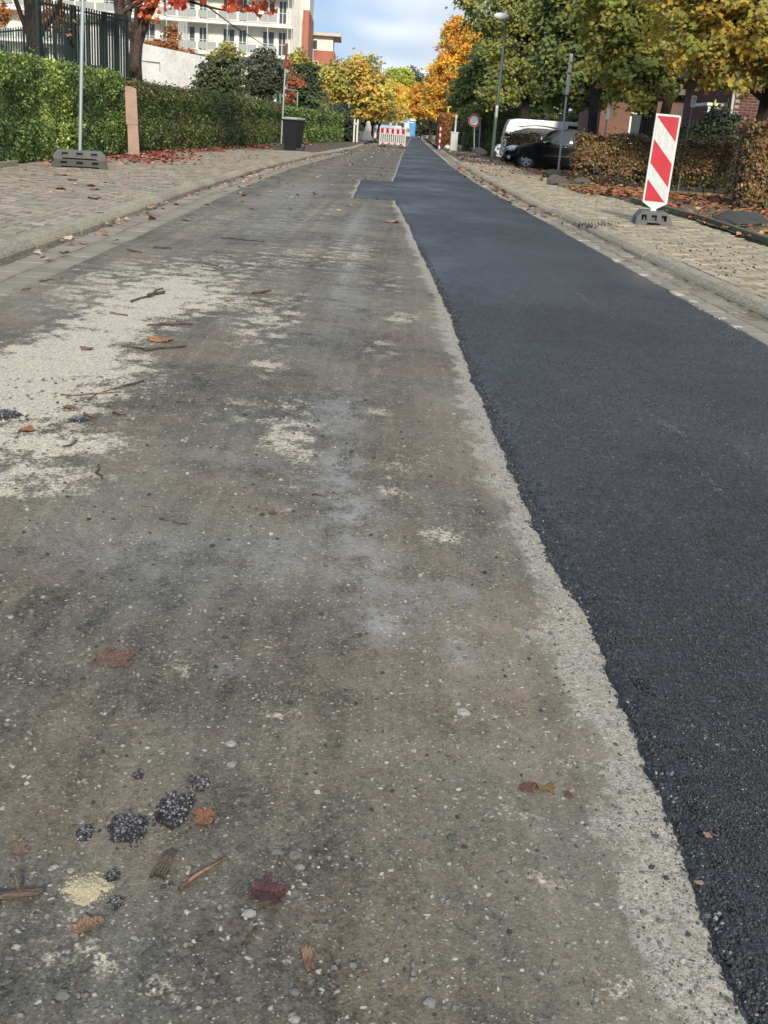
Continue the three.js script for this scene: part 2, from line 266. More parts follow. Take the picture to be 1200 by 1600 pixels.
// ---- the new asphalt, laid a few centimetres proud with a ragged left edge
{
  const N = 2048, col = new Uint8Array(N * N * 4), bmp = new Uint8Array(N * N * 4), r = rng(55);
  for (let i = 0; i < N * N; i++) {
    const u = (i % N) / N, v = Math.floor(i / N) / N, n = S(NC, u * 5, v * 5), c = 0.006 + 0.008 * n + 0.004 * r();
    col[i * 4] = enc(c); col[i * 4 + 1] = enc(c * 1.0); col[i * 4 + 2] = enc(c * 1.06); col[i * 4 + 3] = 255; bmp[i * 4] = bmp[i * 4 + 1] = bmp[i * 4 + 2] = 30 + 60 * n; bmp[i * 4 + 3] = 255;
  }
  stamp(col, bmp, N, N, 0, 2, 0, 2, 90000, 56, 0.0022, 0.0062, q => { const v = 40 + q() * 42, s = q() < 0.03 ? 60 : 0; return [v + s, v + 1 + s, v + 5 + s, 0.9, 120 + q() * 130]; });
  const m = new THREE.MeshStandardMaterial({ map: tex(col, N, N, true), bumpMap: tex(bmp, N, N, false), bumpScale: 0.005, roughness: 1, roughnessMap: withRepeat(rollTex, 0.23, 0.11), vertexColors: true });
  const off = [-0.012, -0.004, 0.004, 0.012, 0.022, 0.034, 0.05, 0.07, 0.1, 0.14, 0.2, 0.28, 0.38, 0.5, 0.65, 0.8, 0.99, 1.0];
  const zs = []; for (let z = -0.55; z > -205; z -= Math.max(0.006, 0.0065 * Math.abs(z))) zs.push(z);
  zs.push(patch0 + 0.01, patch0 - 0.01, patch1 + 0.02, patch1 - 0.02); zs.sort((a, b) => b - a);
  const pos = [], uv = [], cl = [], idx = [], K = off.length;
  zs.forEach((z, j) => {
    const e = joint(z), R = laneR(z) + (S(NB, z * 0.7, 0.9) - 0.5) * 0.02, wid = R - e;
    for (let k = 0; k < K; k++) {
      const s = k === K - 1 ? wid + 0.012 : k < 9 ? off[k] : lerp(0.1, wid, (off[k] - 0.1) / 0.9), rough = (S(NC, (e + s) * 2.2, z * 2.2) - 0.5);
      let y = 0.016 * ss(-0.014, 0.05, s + rough * 0.02) + (k < 8 ? rough * 0.006 : 0) + (S(NA, (e + s) / 2.7, z / 2.7) - 0.5) * 0.008;
      if (k === 0) y = -0.012; if (k === K - 1) y = -0.01;
      pos.push(e + s, y, z); uv.push((e + s) / 2, z / 2);
      const v = 0.85 + (S(NA, (e + s) / 1.9 + 0.2, z / 3.4) - 0.5) * 0.7 + (S(NB, (e + s) / 0.6, z / 0.8) - 0.5) * 0.3; cl.push(v, v, v);
    }
    if (j) for (let k = 0; k < K - 1; k++) { const b = j * K + k, a = b - K; idx.push(a, a + 1, b, b, a + 1, b + 1); }
  });
  const g = new THREE.BufferGeometry(); g.setAttribute('position', new THREE.Float32BufferAttribute(pos, 3)); g.setAttribute('uv', new THREE.Float32BufferAttribute(uv, 2)); g.setAttribute('color', new THREE.Float32BufferAttribute(cl, 3)); g.setIndex(idx); g.computeVertexNormals();
  structure(mesh('', g, m), 'asphalt_lane');
}
// ---- the wide ground under everything, gardens on either side
const soilM = new THREE.MeshStandardMaterial({ color: lin(0.16, 0.12, 0.08), roughness: 0.95, map: withRepeat(grainA, 1, 1), bumpMap: grainBump, bumpScale: 0.02 });
function metres(g, s) { const p = g.attributes.position, uv = []; for (let i = 0; i < p.count; i++) uv.push(p.getX(i) / s, p.getZ(i) / s); g.setAttribute('uv', new THREE.Float32BufferAttribute(uv, 2)); return g; }
{
  const grassM = new THREE.MeshStandardMaterial({ color: lin(0.10, 0.11, 0.045), roughness: 0.95, map: grainA, bumpMap: grainBump, bumpScale: 0.03 });
  structure(mesh('', metres(sheet(-900, 900, 60, -1500, 4, 4, () => -0.42), 3), grassM), 'ground');
  structure(mesh('', metres(sheet(3.25, 45, 8, -230, 90, 240, (x, z) => x < walkR(z) - 0.02 ? -0.2 : groundR(x, z) + (S(NA, x / 4, z / 4) - 0.5) * 0.05), 1.7), soilM), 'garden_soil');
  structure(mesh('', metres(sheet(-60, -3, 8, -230, 60, 120, (x, z) => x > hedgeL(z) - 0.05 ? -0.25 : 0.10 + (S(NA, x / 6, z / 6) - 0.5) * 0.06), 2.1), grassM), 'garden_lawn');
}
// ---- kerbs, gutters, pavements
const stoneTones = [0.92, 1.0, 1.07, 0.87, 1.12];
const speckle = (() => { const n = 512, d = new Uint8Array(n * n * 4), b = new Uint8Array(n * n * 4); for (let i = 0; i < n * n; i++) { const u = (i % n) / n, v = Math.floor(i / n) / n, c = enc(0.62 + 0.3 * (S(NB, u, v) - 0.5)); d[i * 4] = d[i * 4 + 1] = d[i * 4 + 2] = c; d[i * 4 + 3] = b[i * 4 + 3] = 255; b[i * 4] = b[i * 4 + 1] = b[i * 4 + 2] = 90; } stamp(d, b, n, n, 0, 0.5, 0, 0.5, 7000, 77, 0.002, 0.007, q => { const v = q() < 0.5 ? 120 + q() * 60 : 215 + q() * 40; return [v, v - 2, v - 8, 0.85, 60 + q() * 190]; }); return [tex(d, n, n, true), tex(b, n, n, false)]; })();
const kerbMats = stoneTones.map(k => new THREE.MeshStandardMaterial({ color: lin(0.54 * k, 0.475 * k, 0.36 * k), roughness: 0.9, map: speckle[0], bumpMap: speckle[1], bumpScale: 0.006 }));
function kerbGeometry(w, L) {        // profile across x (0 is the road face), length along z
  const s = new THREE.Shape(); s.moveTo(0, -0.15); s.lineTo(0.004, 0.03); s.lineTo(0.016, 0.05); s.lineTo(0.05, 0.079); s.lineTo(0.075, 0.087); s.lineTo(w, 0.092); s.lineTo(w, -0.15); s.closePath();
  const g = new THREE.ExtrudeGeometry(s, { depth: L, bevelEnabled: false, curveSegments: 5 }); g.translate(0, 0, -L / 2);
  const p = g.attributes.position, uv = []; for (let i = 0; i < p.count; i++) uv.push((p.getX(i) + p.getY(i)) / 0.5, p.getZ(i) / 0.5); g.setAttribute('uv', new THREE.Float32BufferAttribute(uv, 2)); return g;
}
function kerb(side, edge, zEnd, len, seed) {
  const root = structure(new THREE.Group(), 'kerb'), g = kerbGeometry(0.15, 1), r = rng(seed);
  if (side < 0) { g.scale(-1, 1, 1); const ix = g.index; if (!ix) { const p = g.attributes.position, n = g.attributes.normal, u = g.attributes.uv; for (const at of [p, n, u]) for (let i = 0; i < at.count; i += 3) for (let c = 0; c < at.itemSize; c++) { const k = at.array[(i + 1) * at.itemSize + c]; at.array[(i + 1) * at.itemSize + c] = at.array[(i + 2) * at.itemSize + c]; at.array[(i + 2) * at.itemSize + c] = k; } } }
  let z = -3;
  while (z > zEnd) {
    const L = len(r), zm = z - L / 2, x0 = edge(z), x1 = edge(z - L), o = mesh('kerb_stone', g, kerbMats[Math.floor(r() * 5)], root);
    o.position.set((x0 + x1) / 2 + (r() - 0.5) * 0.008, (r() - 0.5) * 0.014, zm); o.rotation.y = Math.atan2(x0 - x1, L); o.rotation.z = (r() - 0.5) * 0.04; o.scale.z = L - 0.009; z -= L;
  }
  return root;
}
kerb(-1, kerbL, -66, r => 0.55 + 0.25 * Math.floor(r() * 2.2) + 0.02 * r(), 21);
kerb(1, kerbR, -64, r => 0.98 + 0.03 * r(), 22);
const gutMats = stoneTones.map((k, i) => new THREE.MeshStandardMaterial({ color: lin(0.25 * k, 0.225 * k * (1 - 0.01 * i), 0.172 * k), roughness: 0.9, map: grainA, bumpMap: grainBump, bumpScale: 0.004 }));
function chamfered(w, h, d, c) {      // a stone with its upper edges broken, base open
  const a = w / 2, b = d / 2, P = [[-a, 0, -b], [a, 0, -b], [a, 0, b], [-a, 0, b], [-a, h - c, -b], [a, h - c, -b], [a, h - c, b], [-a, h - c, b], [-a + c, h, -b + c], [a - c, h, -b + c], [a - c, h, b - c], [-a + c, h, b - c]], F = [[8, 11, 10, 9]];
  for (let i = 0; i < 4; i++) { const k = (i + 1) % 4; F.push([i, 4 + i, 4 + k, k], [4 + i, 8 + i, 8 + k, 4 + k]); }
  const pos = [], uv = []; for (const f of F) for (const t of [0, 1, 2, 0, 2, 3]) { const p = P[f[t]]; pos.push(...p); uv.push((p[0] + p[1]) / 0.5, (p[2] + p[1]) / 0.5); }
  const g = new THREE.BufferGeometry(); g.setAttribute('position', new THREE.Float32BufferAttribute(pos, 3)); g.setAttribute('uv', new THREE.Float32BufferAttribute(uv, 2)); g.computeVertexNormals(); return g;
}
{
  const root = structure(new THREE.Group(), 'gutter'), r = rng(31), gs = [0.24, 0.28, 0.21].map(L => chamfered(0.205, 0.10, L, 0.008));
  for (const [row, off] of [[0, 0.165], [1, 0.378]]) {
    let z = -4.6 - row * 0.1, n = 0;
    while (z > -44) {
      const k = Math.floor(r() * 3), L = [0.24, 0.28, 0.21][k], o = mesh('gutter_stone', gs[k], gutMats[Math.floor(r() * 5)], root), zm = z - L / 2;
      o.position.set(kerbL(zm) + off + (r() - 0.5) * 0.008, -0.093 + (r() - 0.5) * 0.008 - row * 0.002, zm); o.rotation.set((r() - 0.5) * 0.02, Math.atan2(kerbL(z) - kerbL(z - L), L), (r() - 0.5) * 0.03); z -= L + 0.006; n++;
    }
  }
  // the right gutter lies under sand and dirt; its stones show through here and there
  const root2 = structure(new THREE.Group(), 'gutter'), g2 = chamfered(0.15, 0.1, 0.3, 0.008);
  for (const row of [0, 1]) for (let z = -4.4; z > -40; z -= 0.312) { const o = mesh('gutter_stone', g2, gutMats[Math.floor(r() * 5)], root2); o.position.set(kerbR(z) - 0.10 - row * 0.156, -0.086 + (r() - 0.5) * 0.014, z); o.rotation.set((r() - 0.5) * 0.03, Math.atan2(kerbR(z) - kerbR(z - 0.3), 0.3), (r() - 0.5) * 0.05); }
  const pos = [], idx = [], cl = [], uv = [], K = 14; let j = 0;
  for (let z = -3.5; z > -205; z -= Math.max(0.03, 0.006 * Math.abs(z)), j++) for (let k = 0; k < K; k++) {
    const a = laneR(z) - 0.03, b = kerbR(z) + 0.03, x = lerp(a, b, k / (K - 1)), n = S(NB, x / 0.7, z / 1.1), c = S(NC, x / 0.4, z / 0.4);
    pos.push(x, 0.006 + (n - 0.5) * 0.035 + (c - 0.5) * 0.014 + (k > K - 4 ? 0.012 : 0), z); uv.push(x / 0.5, z / 0.5);
    const seam = ss(0.055, 0.02, Math.abs(x - laneR(z) - 0.02 + (c - 0.5) * 0.03)) * ss(0.25, 0.5, n), w = S(NA, x / 1.3, z / 1.9); let q = [lerp(0.16, 0.31, w) * (0.7 + 0.6 * c), lerp(0.13, 0.262, w) * (0.7 + 0.6 * c), lerp(0.09, 0.18, w) * (0.7 + 0.6 * c)];
    cl.push(lerp(q[0], 0.58, seam), lerp(q[1], 0.54, seam), lerp(q[2], 0.46, seam));
    if (j && k) { const d = j * K + k; idx.push(d - K - 1, d - K, d - 1, d - 1, d - K, d); }
  }
  const g = new THREE.BufferGeometry(); g.setAttribute('position', new THREE.Float32BufferAttribute(pos, 3)); g.setAttribute('uv', new THREE.Float32BufferAttribute(uv, 2)); g.setAttribute('color', new THREE.Float32BufferAttribute(cl, 3)); g.setIndex(idx); g.computeVertexNormals();
  mesh('gutter_dirt', g, new THREE.MeshStandardMaterial({ vertexColors: true, roughness: 0.95, map: grainA, bumpMap: grainBump, bumpScale: 0.008 }), root2).userData.kind = 'stuff';
}
function pavement(inner, outer, side, zNear, zMid, zFar, tone, seed, shear) {
  const root = structure(new THREE.Group(), 'pavement'), r = rng(seed), U = 0.102;
  const bedPos = [], idx = [], uv = []; let j = 0;
  for (let z = 0; z > -205; z -= 1.0, j++) { const a = inner(z) , b = outer(z), y = z > zMid ? WALK - 0.016 : WALK - 0.016 + 0.015 * ss(zMid, zMid - 2, z); bedPos.push(a, y, z, b, y, z); uv.push(a / 0.9, z / 0.9, b / 0.9, z / 0.9); if (j) { const d = j * 2; side > 0 ? idx.push(d - 2, d - 1, d, d, d - 1, d + 1) : idx.push(d - 2, d, d - 1, d, d + 1, d - 1); } }
  const bg = new THREE.BufferGeometry(); bg.setAttribute('position', new THREE.Float32BufferAttribute(bedPos, 3)); bg.setAttribute('uv', new THREE.Float32BufferAttribute(uv, 2)); bg.setIndex(idx); bg.computeVertexNormals();
  mesh('paving_bed', bg, new THREE.MeshStandardMaterial({ color: lin(tone[0] * 0.34, tone[1] * 0.32, tone[2] * 0.29), roughness: 0.95, map: grainA, bumpMap: grainBump, bumpScale: 0.006 }), root);
  const g = chamfered(U * 2 - 0.013, 0.06, U - 0.013, 0.004), mats = [0.75, 0.9, 1.0, 1.1, 1.25, 0.95].map((k, i) => new THREE.MeshStandardMaterial({ color: lin(tone[0] * k, tone[1] * k * (i === 4 ? 0.97 : 1), tone[2] * k * (i === 1 ? 0.92 : 1)), roughness: 0.88, map: grainA, bumpMap: grainBump, bumpScale: 0.003 }));
  const list = [], base = inner(zNear), i1 = Math.ceil((Math.max(...[0, 10, 20, 30, 44].map(q => Math.abs(outer(-q) - inner(-q)))) + 0.6) / U), j1 = Math.ceil((zNear - zFar) / U);
  for (let b = 0; b < j1; b++) for (let a = -6; a < i1; a++) {
    const t = (((a - b) % 4) + 4) % 4; if (t !== 0 && t !== 3) continue;
    const zc = zNear - (b + (t === 3 ? 1 : 0.5)) * U, xo = (a + (t === 0 ? 1 : 0.5)) * U, x = inner(zc) * shear + base * (1 - shear) + side * xo, lo = Math.abs(x - inner(zc)), inside = (x - inner(zc)) * side > 0.12 && (outer(zc) - x) * side > 0.08;
    if (inside) list.push([x, zc, t === 3]);
  }
  for (let z = zNear; z > zFar; z -= 0.204) list.push([inner(z - 0.1) + side * 0.055, z - 0.1, true]);
  const vis = list.filter(([x, z]) => { const p = V(x, WALK, z).project(camera); return Math.abs(p.x) < 1.06 && Math.abs(p.y) < 1.06; });
  vis.sort((a, b) => b[1] - a[1]);
  const place = (o, [x, z, v]) => { o.position.set(x, WALK - 0.06 + (r() - 0.5) * 0.005 + (S(NA, x / 2, z / 2) - 0.5) * 0.012, z); o.rotation.set((r() - 0.5) * 0.018, (v ? Math.PI / 2 : 0) + (r() - 0.5) * 0.02 + Math.atan2(inner(z + 0.5) - inner(z - 0.5), 1) * shear, (r() - 0.5) * 0.018); };
  for (const q of vis.slice(0, 300)) place(mesh('paver', g, mats[Math.floor(r() * 6)], root), q);
  const rest = vis.slice(300), im = new THREE.InstancedMesh(g, new THREE.MeshStandardMaterial({ roughness: 0.88, map: grainA, bumpMap: grainBump, bumpScale: 0.003 }), rest.length), d = new THREE.Object3D();
  rest.forEach((q, i) => { place(d, q); d.updateMatrix(); im.setMatrixAt(i, d.matrix); const k = [0.75, 0.9, 1.0, 1.1, 1.25, 0.95][Math.floor(r() * 6)] * (0.86 + 0.28 * S(NB, q[0] / 3, q[1] / 3)); im.setColorAt(i, lin(tone[0] * k, tone[1] * k, tone[2] * k)); });
  stuff(im, 'paver_field', null, null, root);
  console.log('pavers', vis.length);
  return root;
}
pavement(z => kerbL(z) - 0.155, z => hedgeL(z) - 0.1, -1, -6.5, -38, -40, [0.285, 0.245, 0.185], 41, 1);
pavement(z => kerbR(z) + 0.155, walkR, 1, -5.5, -38, -40, [0.35, 0.295, 0.20], 42, 1);

// ================================================================== PLANTS
function leafGeometry(outline, fold = 0.18) {        // a leaf in the xy plane, stalk at the origin, tip at +y, lightly folded
  const pos = [0, 0.45, 0.0], idx = []; outline.forEach(([x, y]) => pos.push(x, y, Math.abs(x) * fold - (y - 0.4) * (y - 0.4) * 0.18));
  for (let i = 1; i < outline.length; i++) idx.push(0, i, i + 1); idx.push(0, outline.length, 1);
  const g = new THREE.BufferGeometry(); g.setAttribute('position', new THREE.Float32BufferAttribute(pos, 3)); g.setIndex(idx); g.computeVertexNormals(); return g;
}
const mirror = half => half.concat(half.slice(1, -1).reverse().map(([x, y]) => [-x, y]));
const mapleLeaf = leafGeometry(mirror([[0, 0], [0.22, 0.05], [0.20, 0.18], [0.50, 0.26], [0.40, 0.40], [0.52, 0.68], [0.27, 0.58], [0.20, 0.72], [0, 1.02]]));
const ovalLeaf = leafGeometry(mirror([[0, 0], [0.24, 0.22], [0.30, 0.5], [0.18, 0.82], [0, 1]]), 0.3);
const clumpLeaf = (() => {       // a spray of four leaves for the far crowns
  const list = []; const r = rng(5); for (let k = 0; k < 4; k++) { const g = ovalLeaf.clone(); g.scale(0.75, 0.75, 0.75); g.rotateX((r() - 0.5) * 2); g.rotateZ(r() * 6.28); g.translate((r() - 0.5) * 0.9, (r() - 0.5) * 0.9, (r() - 0.5) * 0.9); list.push(g); } return merge(list);
})();
const leafM = new THREE.MeshPhysicalMaterial({ color: 0xffffff, roughness: 0.85, transmission: 0.5, thickness: 0, side: THREE.DoubleSide });
const hedgeLeafM = new THREE.MeshPhysicalMaterial({ color: 0xffffff, roughness: 0.5, transmission: 0.2, thickness: 0, side: THREE.DoubleSide });
const litterM = new THREE.MeshStandardMaterial({ color: 0xffffff, roughness: 0.75, side: THREE.DoubleSide });
const barkTex = (() => { const n = 256, d = new Uint8Array(n * n * 4); for (let j = 0; j < n; j++) for (let i = 0; i < n; i++) { const v = S(NB, i / n * 2, j / n * 0.5) * 0.6 + S(NC, i / n * 1, j / n * 0.5) * 0.4, o = (j * n + i) * 4; d[o] = d[o + 1] = d[o + 2] = enc(0.25 + 1.0 * ss(0.25, 0.75, v)); d[o + 3] = 255; } return tex(d, n, n, true); })();
const bark = (r, g, b) => new THREE.MeshStandardMaterial({ color: lin(r, g, b), roughness: 0.95, map: barkTex, bumpMap: barkTex, bumpScale: 0.02 });
const barkM = bark(0.085, 0.065, 0.05), barkDark = bark(0.03, 0.024, 0.018), barkPale = bark(0.22, 0.19, 0.15);
const D3 = new THREE.Object3D();
function scatter(list, geometry, material) {          // list: [x,y,z, nx,ny,nz, size, spin, r,g,b]
  const im = new THREE.InstancedMesh(geometry, material, list.length), up = V(0, 0, 1), c = new THREE.Color();
  list.forEach((q, i) => {
    D3.position.set(q[0], q[1], q[2]); D3.quaternion.setFromUnitVectors(up, V(q[3], q[4], q[5]).normalize()); D3.rotateZ(q[7]); D3.scale.setScalar(q[6]); D3.updateMatrix();
    im.setMatrixAt(i, D3.matrix); im.setColorAt(i, c.setRGB(q[8], q[9], q[10]));
  });
  im.castShadow = im.receiveShadow = true; return im;
}
const pick = (r, pal) => { let t = r() * pal.reduce((a, p) => a + p[0], 0); for (const p of pal) { t -= p[0]; if (t <= 0) return p; } return pal[0]; };
function gauss(r) { return (r() + r() + r() + r() - 2) * 1.0; }
// o: base point, trunk: [[x,y,z]...] relative, r0/r1, lobes: [x,y,z,rx,ry,rz] relative, palette(r, yn, xn) -> [r,g,b]
function tree(name, label, group, base, o) {
  const t = thing(name, label, 'tree', [base.x, base.y, base.z], 0, group), r = rng(o.seed), woods = [];
  const trunk = mesh('trunk', tube(o.trunk, o.r0, o.r1, 10, 0, 0.12, o.seed), o.bark || barkM, t), topP = o.trunk[o.trunk.length - 1];
  const clumps = [];
  const vol = o.lobes.map(l => Math.pow(l[3] * l[4] * l[5], 2 / 3)), tv = vol.reduce((a, b) => a + b, 0);
  o.lobes.forEach((l, li) => {
    const n = Math.round(o.clumps * vol[li] / tv);
    for (let k = 0; k < n; k++) {
      const u = r() * 2 - 1, a = r() * 6.283, s = Math.sqrt(1 - u * u), rad = (0.45 + 0.6 * Math.sqrt(r())) * (0.82 + 0.4 * S(NB, a / 6.283 + li * 0.17, u * 0.5 + 0.5));
      clumps.push([l[0] + l[3] * s * Math.cos(a) * rad, l[1] + l[4] * u * rad, l[2] + l[5] * s * Math.sin(a) * rad, s * Math.cos(a), u, s * Math.sin(a), rad]);
    }
  });
  // limbs run from the trunk to some of the clumps
  const nl = o.limbs ?? 14;
  for (let k = 0; k < nl; k++) {
    const c = clumps[Math.floor(r() * clumps.length)], f = 0.45 + 0.55 * r(), ti = f * (o.trunk.length - 1), i0 = Math.min(o.trunk.length - 2, Math.floor(ti)), q = ti - i0, p0 = o.trunk[i0], p1 = o.trunk[i0 + 1];
    const s = V(lerp(p0[0], p1[0], q), lerp(p0[1], p1[1], q), lerp(p0[2], p1[2], q)), e = V(c[0], c[1], c[2]);
    if (e.y < s.y - 0.6) continue;
    const m1 = s.clone().lerp(e, 0.4).add(V((r() - 0.5) * 0.3, 0.12 * s.distanceTo(e), (r() - 0.5) * 0.3)), m2 = s.clone().lerp(e, 0.75).add(V((r() - 0.5) * 0.3, 0.08 * s.distanceTo(e), (r() - 0.5) * 0.3));
    const rr = lerp(o.r0, o.r1, f) * (0.28 + 0.2 * r()); woods.push(tube([s, m1, m2, e], rr, rr * 0.16, 6, 8, 0.1, k + o.seed));
  }
  if (o.extraLimbs) for (const [pts, a, b] of o.extraLimbs) woods.push(tube(pts, a, b, 9, 0, 0.1, 3));
  for (const w of woods) mesh('limb', w, o.bark || barkM, t);
  const list = [], cr = o.clumpR, ys = clumps.map(c => c[1]), y0 = Math.min(...ys), y1 = Math.max(...ys);
  for (const c of clumps) {
    const tint = 0.72 + 0.5 * r(), n = Math.round(o.leaves * (0.6 + 0.8 * r())), pal = o.palette(r, (c[1] - y0) / (y1 - y0), c);
    for (let k = 0; k < n; k++) {
      const x = c[0] + gauss(r) * cr, y = c[1] + gauss(r) * cr * 0.62, z = c[2] + gauss(r) * cr, p = pal(r), tt = tint * (0.75 + 0.5 * r());
      list.push([x, y, z, c[3] * 0.7 + gauss(r) * 0.9, 0.75 + c[4] * 0.35 + gauss(r) * 0.7, c[5] * 0.7 + gauss(r) * 0.9, o.leaf * (0.65 + 0.7 * r()), r() * 6.28, p[0] * tt, p[1] * tt, p[2] * tt]);
    }
  }
  const crown = scatter(list, o.geo || mapleLeaf, leafM); crown.name = 'crown'; crown.userData.kind = 'stuff'; t.add(crown); leafTotal += list.length; return t;
}
let leafTotal = 0;
// a clipped hedge along a line of points; face and top covered with leaves over a twiggy core
function hedge(name, label, group, pts, height, depth, o) {
  const t = thing(name, label, 'hedge', [pts[0][0], o.base ?? WALK - 0.02, pts[0][1]], 0, group), r = rng(o.seed), list = [], cores = [];
  const X0 = pts[0][0], Z0 = pts[0][1]; let run = 0;
  for (let i = 0; i < pts.length - 1; i++) {
    const [ax, az] = pts[i], [bx, bz] = pts[i + 1], L = Math.hypot(bx - ax, bz - az), tx = (bx - ax) / L, tz = (bz - az) / L, nx = o.flip ? tz : -tz, nz = o.flip ? -tx : tx;     // normal towards the front
    const core = new THREE.BoxGeometry(pts.length === 2 ? Math.max(0.1, L - 0.26) : L + 0.02, height - 0.16 - (o.gap || 0), depth - 0.26, Math.ceil(L / 0.25), 8, 2), p = core.attributes.position;
    for (let q = 0; q < p.count; q++) { const s = S(NB, p.getX(q) / 2 + 0.3, p.getY(q) / 2) - 0.5; p.setZ(q, p.getZ(q) * (1 + s * 0.25)); }
    core.computeVertexNormals(); core.rotateY(-Math.atan2(tz, tx)); core.translate((ax + bx) / 2 - X0 - nx * depth / 2, (height - 0.12 + (o.gap || 0)) / 2, (az + bz) / 2 - Z0 - nz * depth / 2); cores.push(core);
    const faces = [[L * height, 0], [L * depth, 1]]; if (i === 0 || o.ends) faces.push([depth * height, 2]); if (i === pts.length - 2 || o.ends) faces.push([depth * height, 3]); if (o.back) faces.push([L * height, 4]);
    for (const [A, kind] of faces) {
      const n = Math.round(A * o.density);
      for (let k = 0; k < n; k++) {
        let s = r() * L, y = r() * height, d = r() * depth, out = [nx, 0, nz];
        const bulge = (S(NB, (run + s) / 2.2, y / 2.2) - 0.5) * (o.bulge ?? 0.22) + (S(NA, (run + s) / 5, y / 5 + 0.4) - 0.5) * 0.15 - Math.pow(r(), 2) * 0.14;
        if (kind === 0) { d = -bulge; if (y > height - 0.1) d += (y - height + 0.1) * 0.8; }
        else if (kind === 1) { y = height + bulge * 0.6 + (r() < 0.06 ? r() * 0.14 : 0); out = [0, 1, 0]; }
        else if (kind === 4) { d = depth + bulge; out = [-nx, 0, -nz]; }
        else { s = kind === 2 ? -bulge : L + bulge; out = kind === 2 ? [-tx, 0, -tz] : [tx, 0, tz]; }
        if (o.gap && y < o.gap && r() > 0.12 + 0.5 * Math.pow(y / o.gap, 2)) continue;
        if (y < 0.06) y += 0.05;
        const c = o.color(r, run + s, y / height), j = 0.95;
        list.push([ax - X0 + tx * s - nx * d, y, az - Z0 + tz * s - nz * d, out[0] * 0.7 + gauss(r) * j, out[1] * 0.7 + 0.35 + gauss(r) * j, out[2] * 0.7 + gauss(r) * j, o.leaf * (0.4 + 1.1 * r()), r() * 6.28, c[0], c[1], c[2]]);
      }
    }
    run += L;
  }
  mesh('twig_core', merge(cores), o.core || coreM, t);
  if (o.gap) {
    const st = []; let L = 0; for (let i = 0; i < pts.length - 1; i++) { const [ax, az] = pts[i], [bx, bz] = pts[i + 1], len = Math.hypot(bx - ax, bz - az); for (let s = 0.1; s < len; s += 0.2 + 0.12 * r()) { const x = lerp(ax, bx, s / len) - X0, z = lerp(az, bz, s / len) - Z0, tz = (bx - ax) / len, k = o.flip ? -1 : 1; mesh('stem', tube([[x + (r() - .5) * .1, -0.05, z - k * tz * depth * (0.2 + 0.3 * r())], [x + (r() - 0.5) * 0.1, o.gap * 0.5, z - k * tz * depth * 0.35], [x + (r() - 0.5) * 0.22, o.gap + 0.3, z - k * tz * depth * 0.4]], 0.012 + 0.008 * r(), 0.008, 5, 5, 0.2, 9), barkDark, t); } }
  }
  const im = scatter(list, o.geo || ovalLeaf, hedgeLeafM); im.name = 'foliage'; im.userData.kind = 'stuff'; t.add(im); leafTotal += list.length; return t;
}
const coreM = new THREE.MeshStandardMaterial({ color: lin(0.13, 0.16, 0.045), roughness: 1 });
const coreBrown = new THREE.MeshStandardMaterial({ color: lin(0.17, 0.11, 0.05), roughness: 1 });
const vary = (c, k) => [c[0] * k, c[1] * k, c[2] * k];
const GREEN = [0.085, 0.13, 0.028], LIME = [0.20, 0.24, 0.05], DEEP = [0.04, 0.075, 0.022], YEL = [0.42, 0.30, 0.04], RUST = [0.20, 0.085, 0.03], RED = [0.32, 0.045, 0.025], ORANGE = [0.42, 0.16, 0.025];
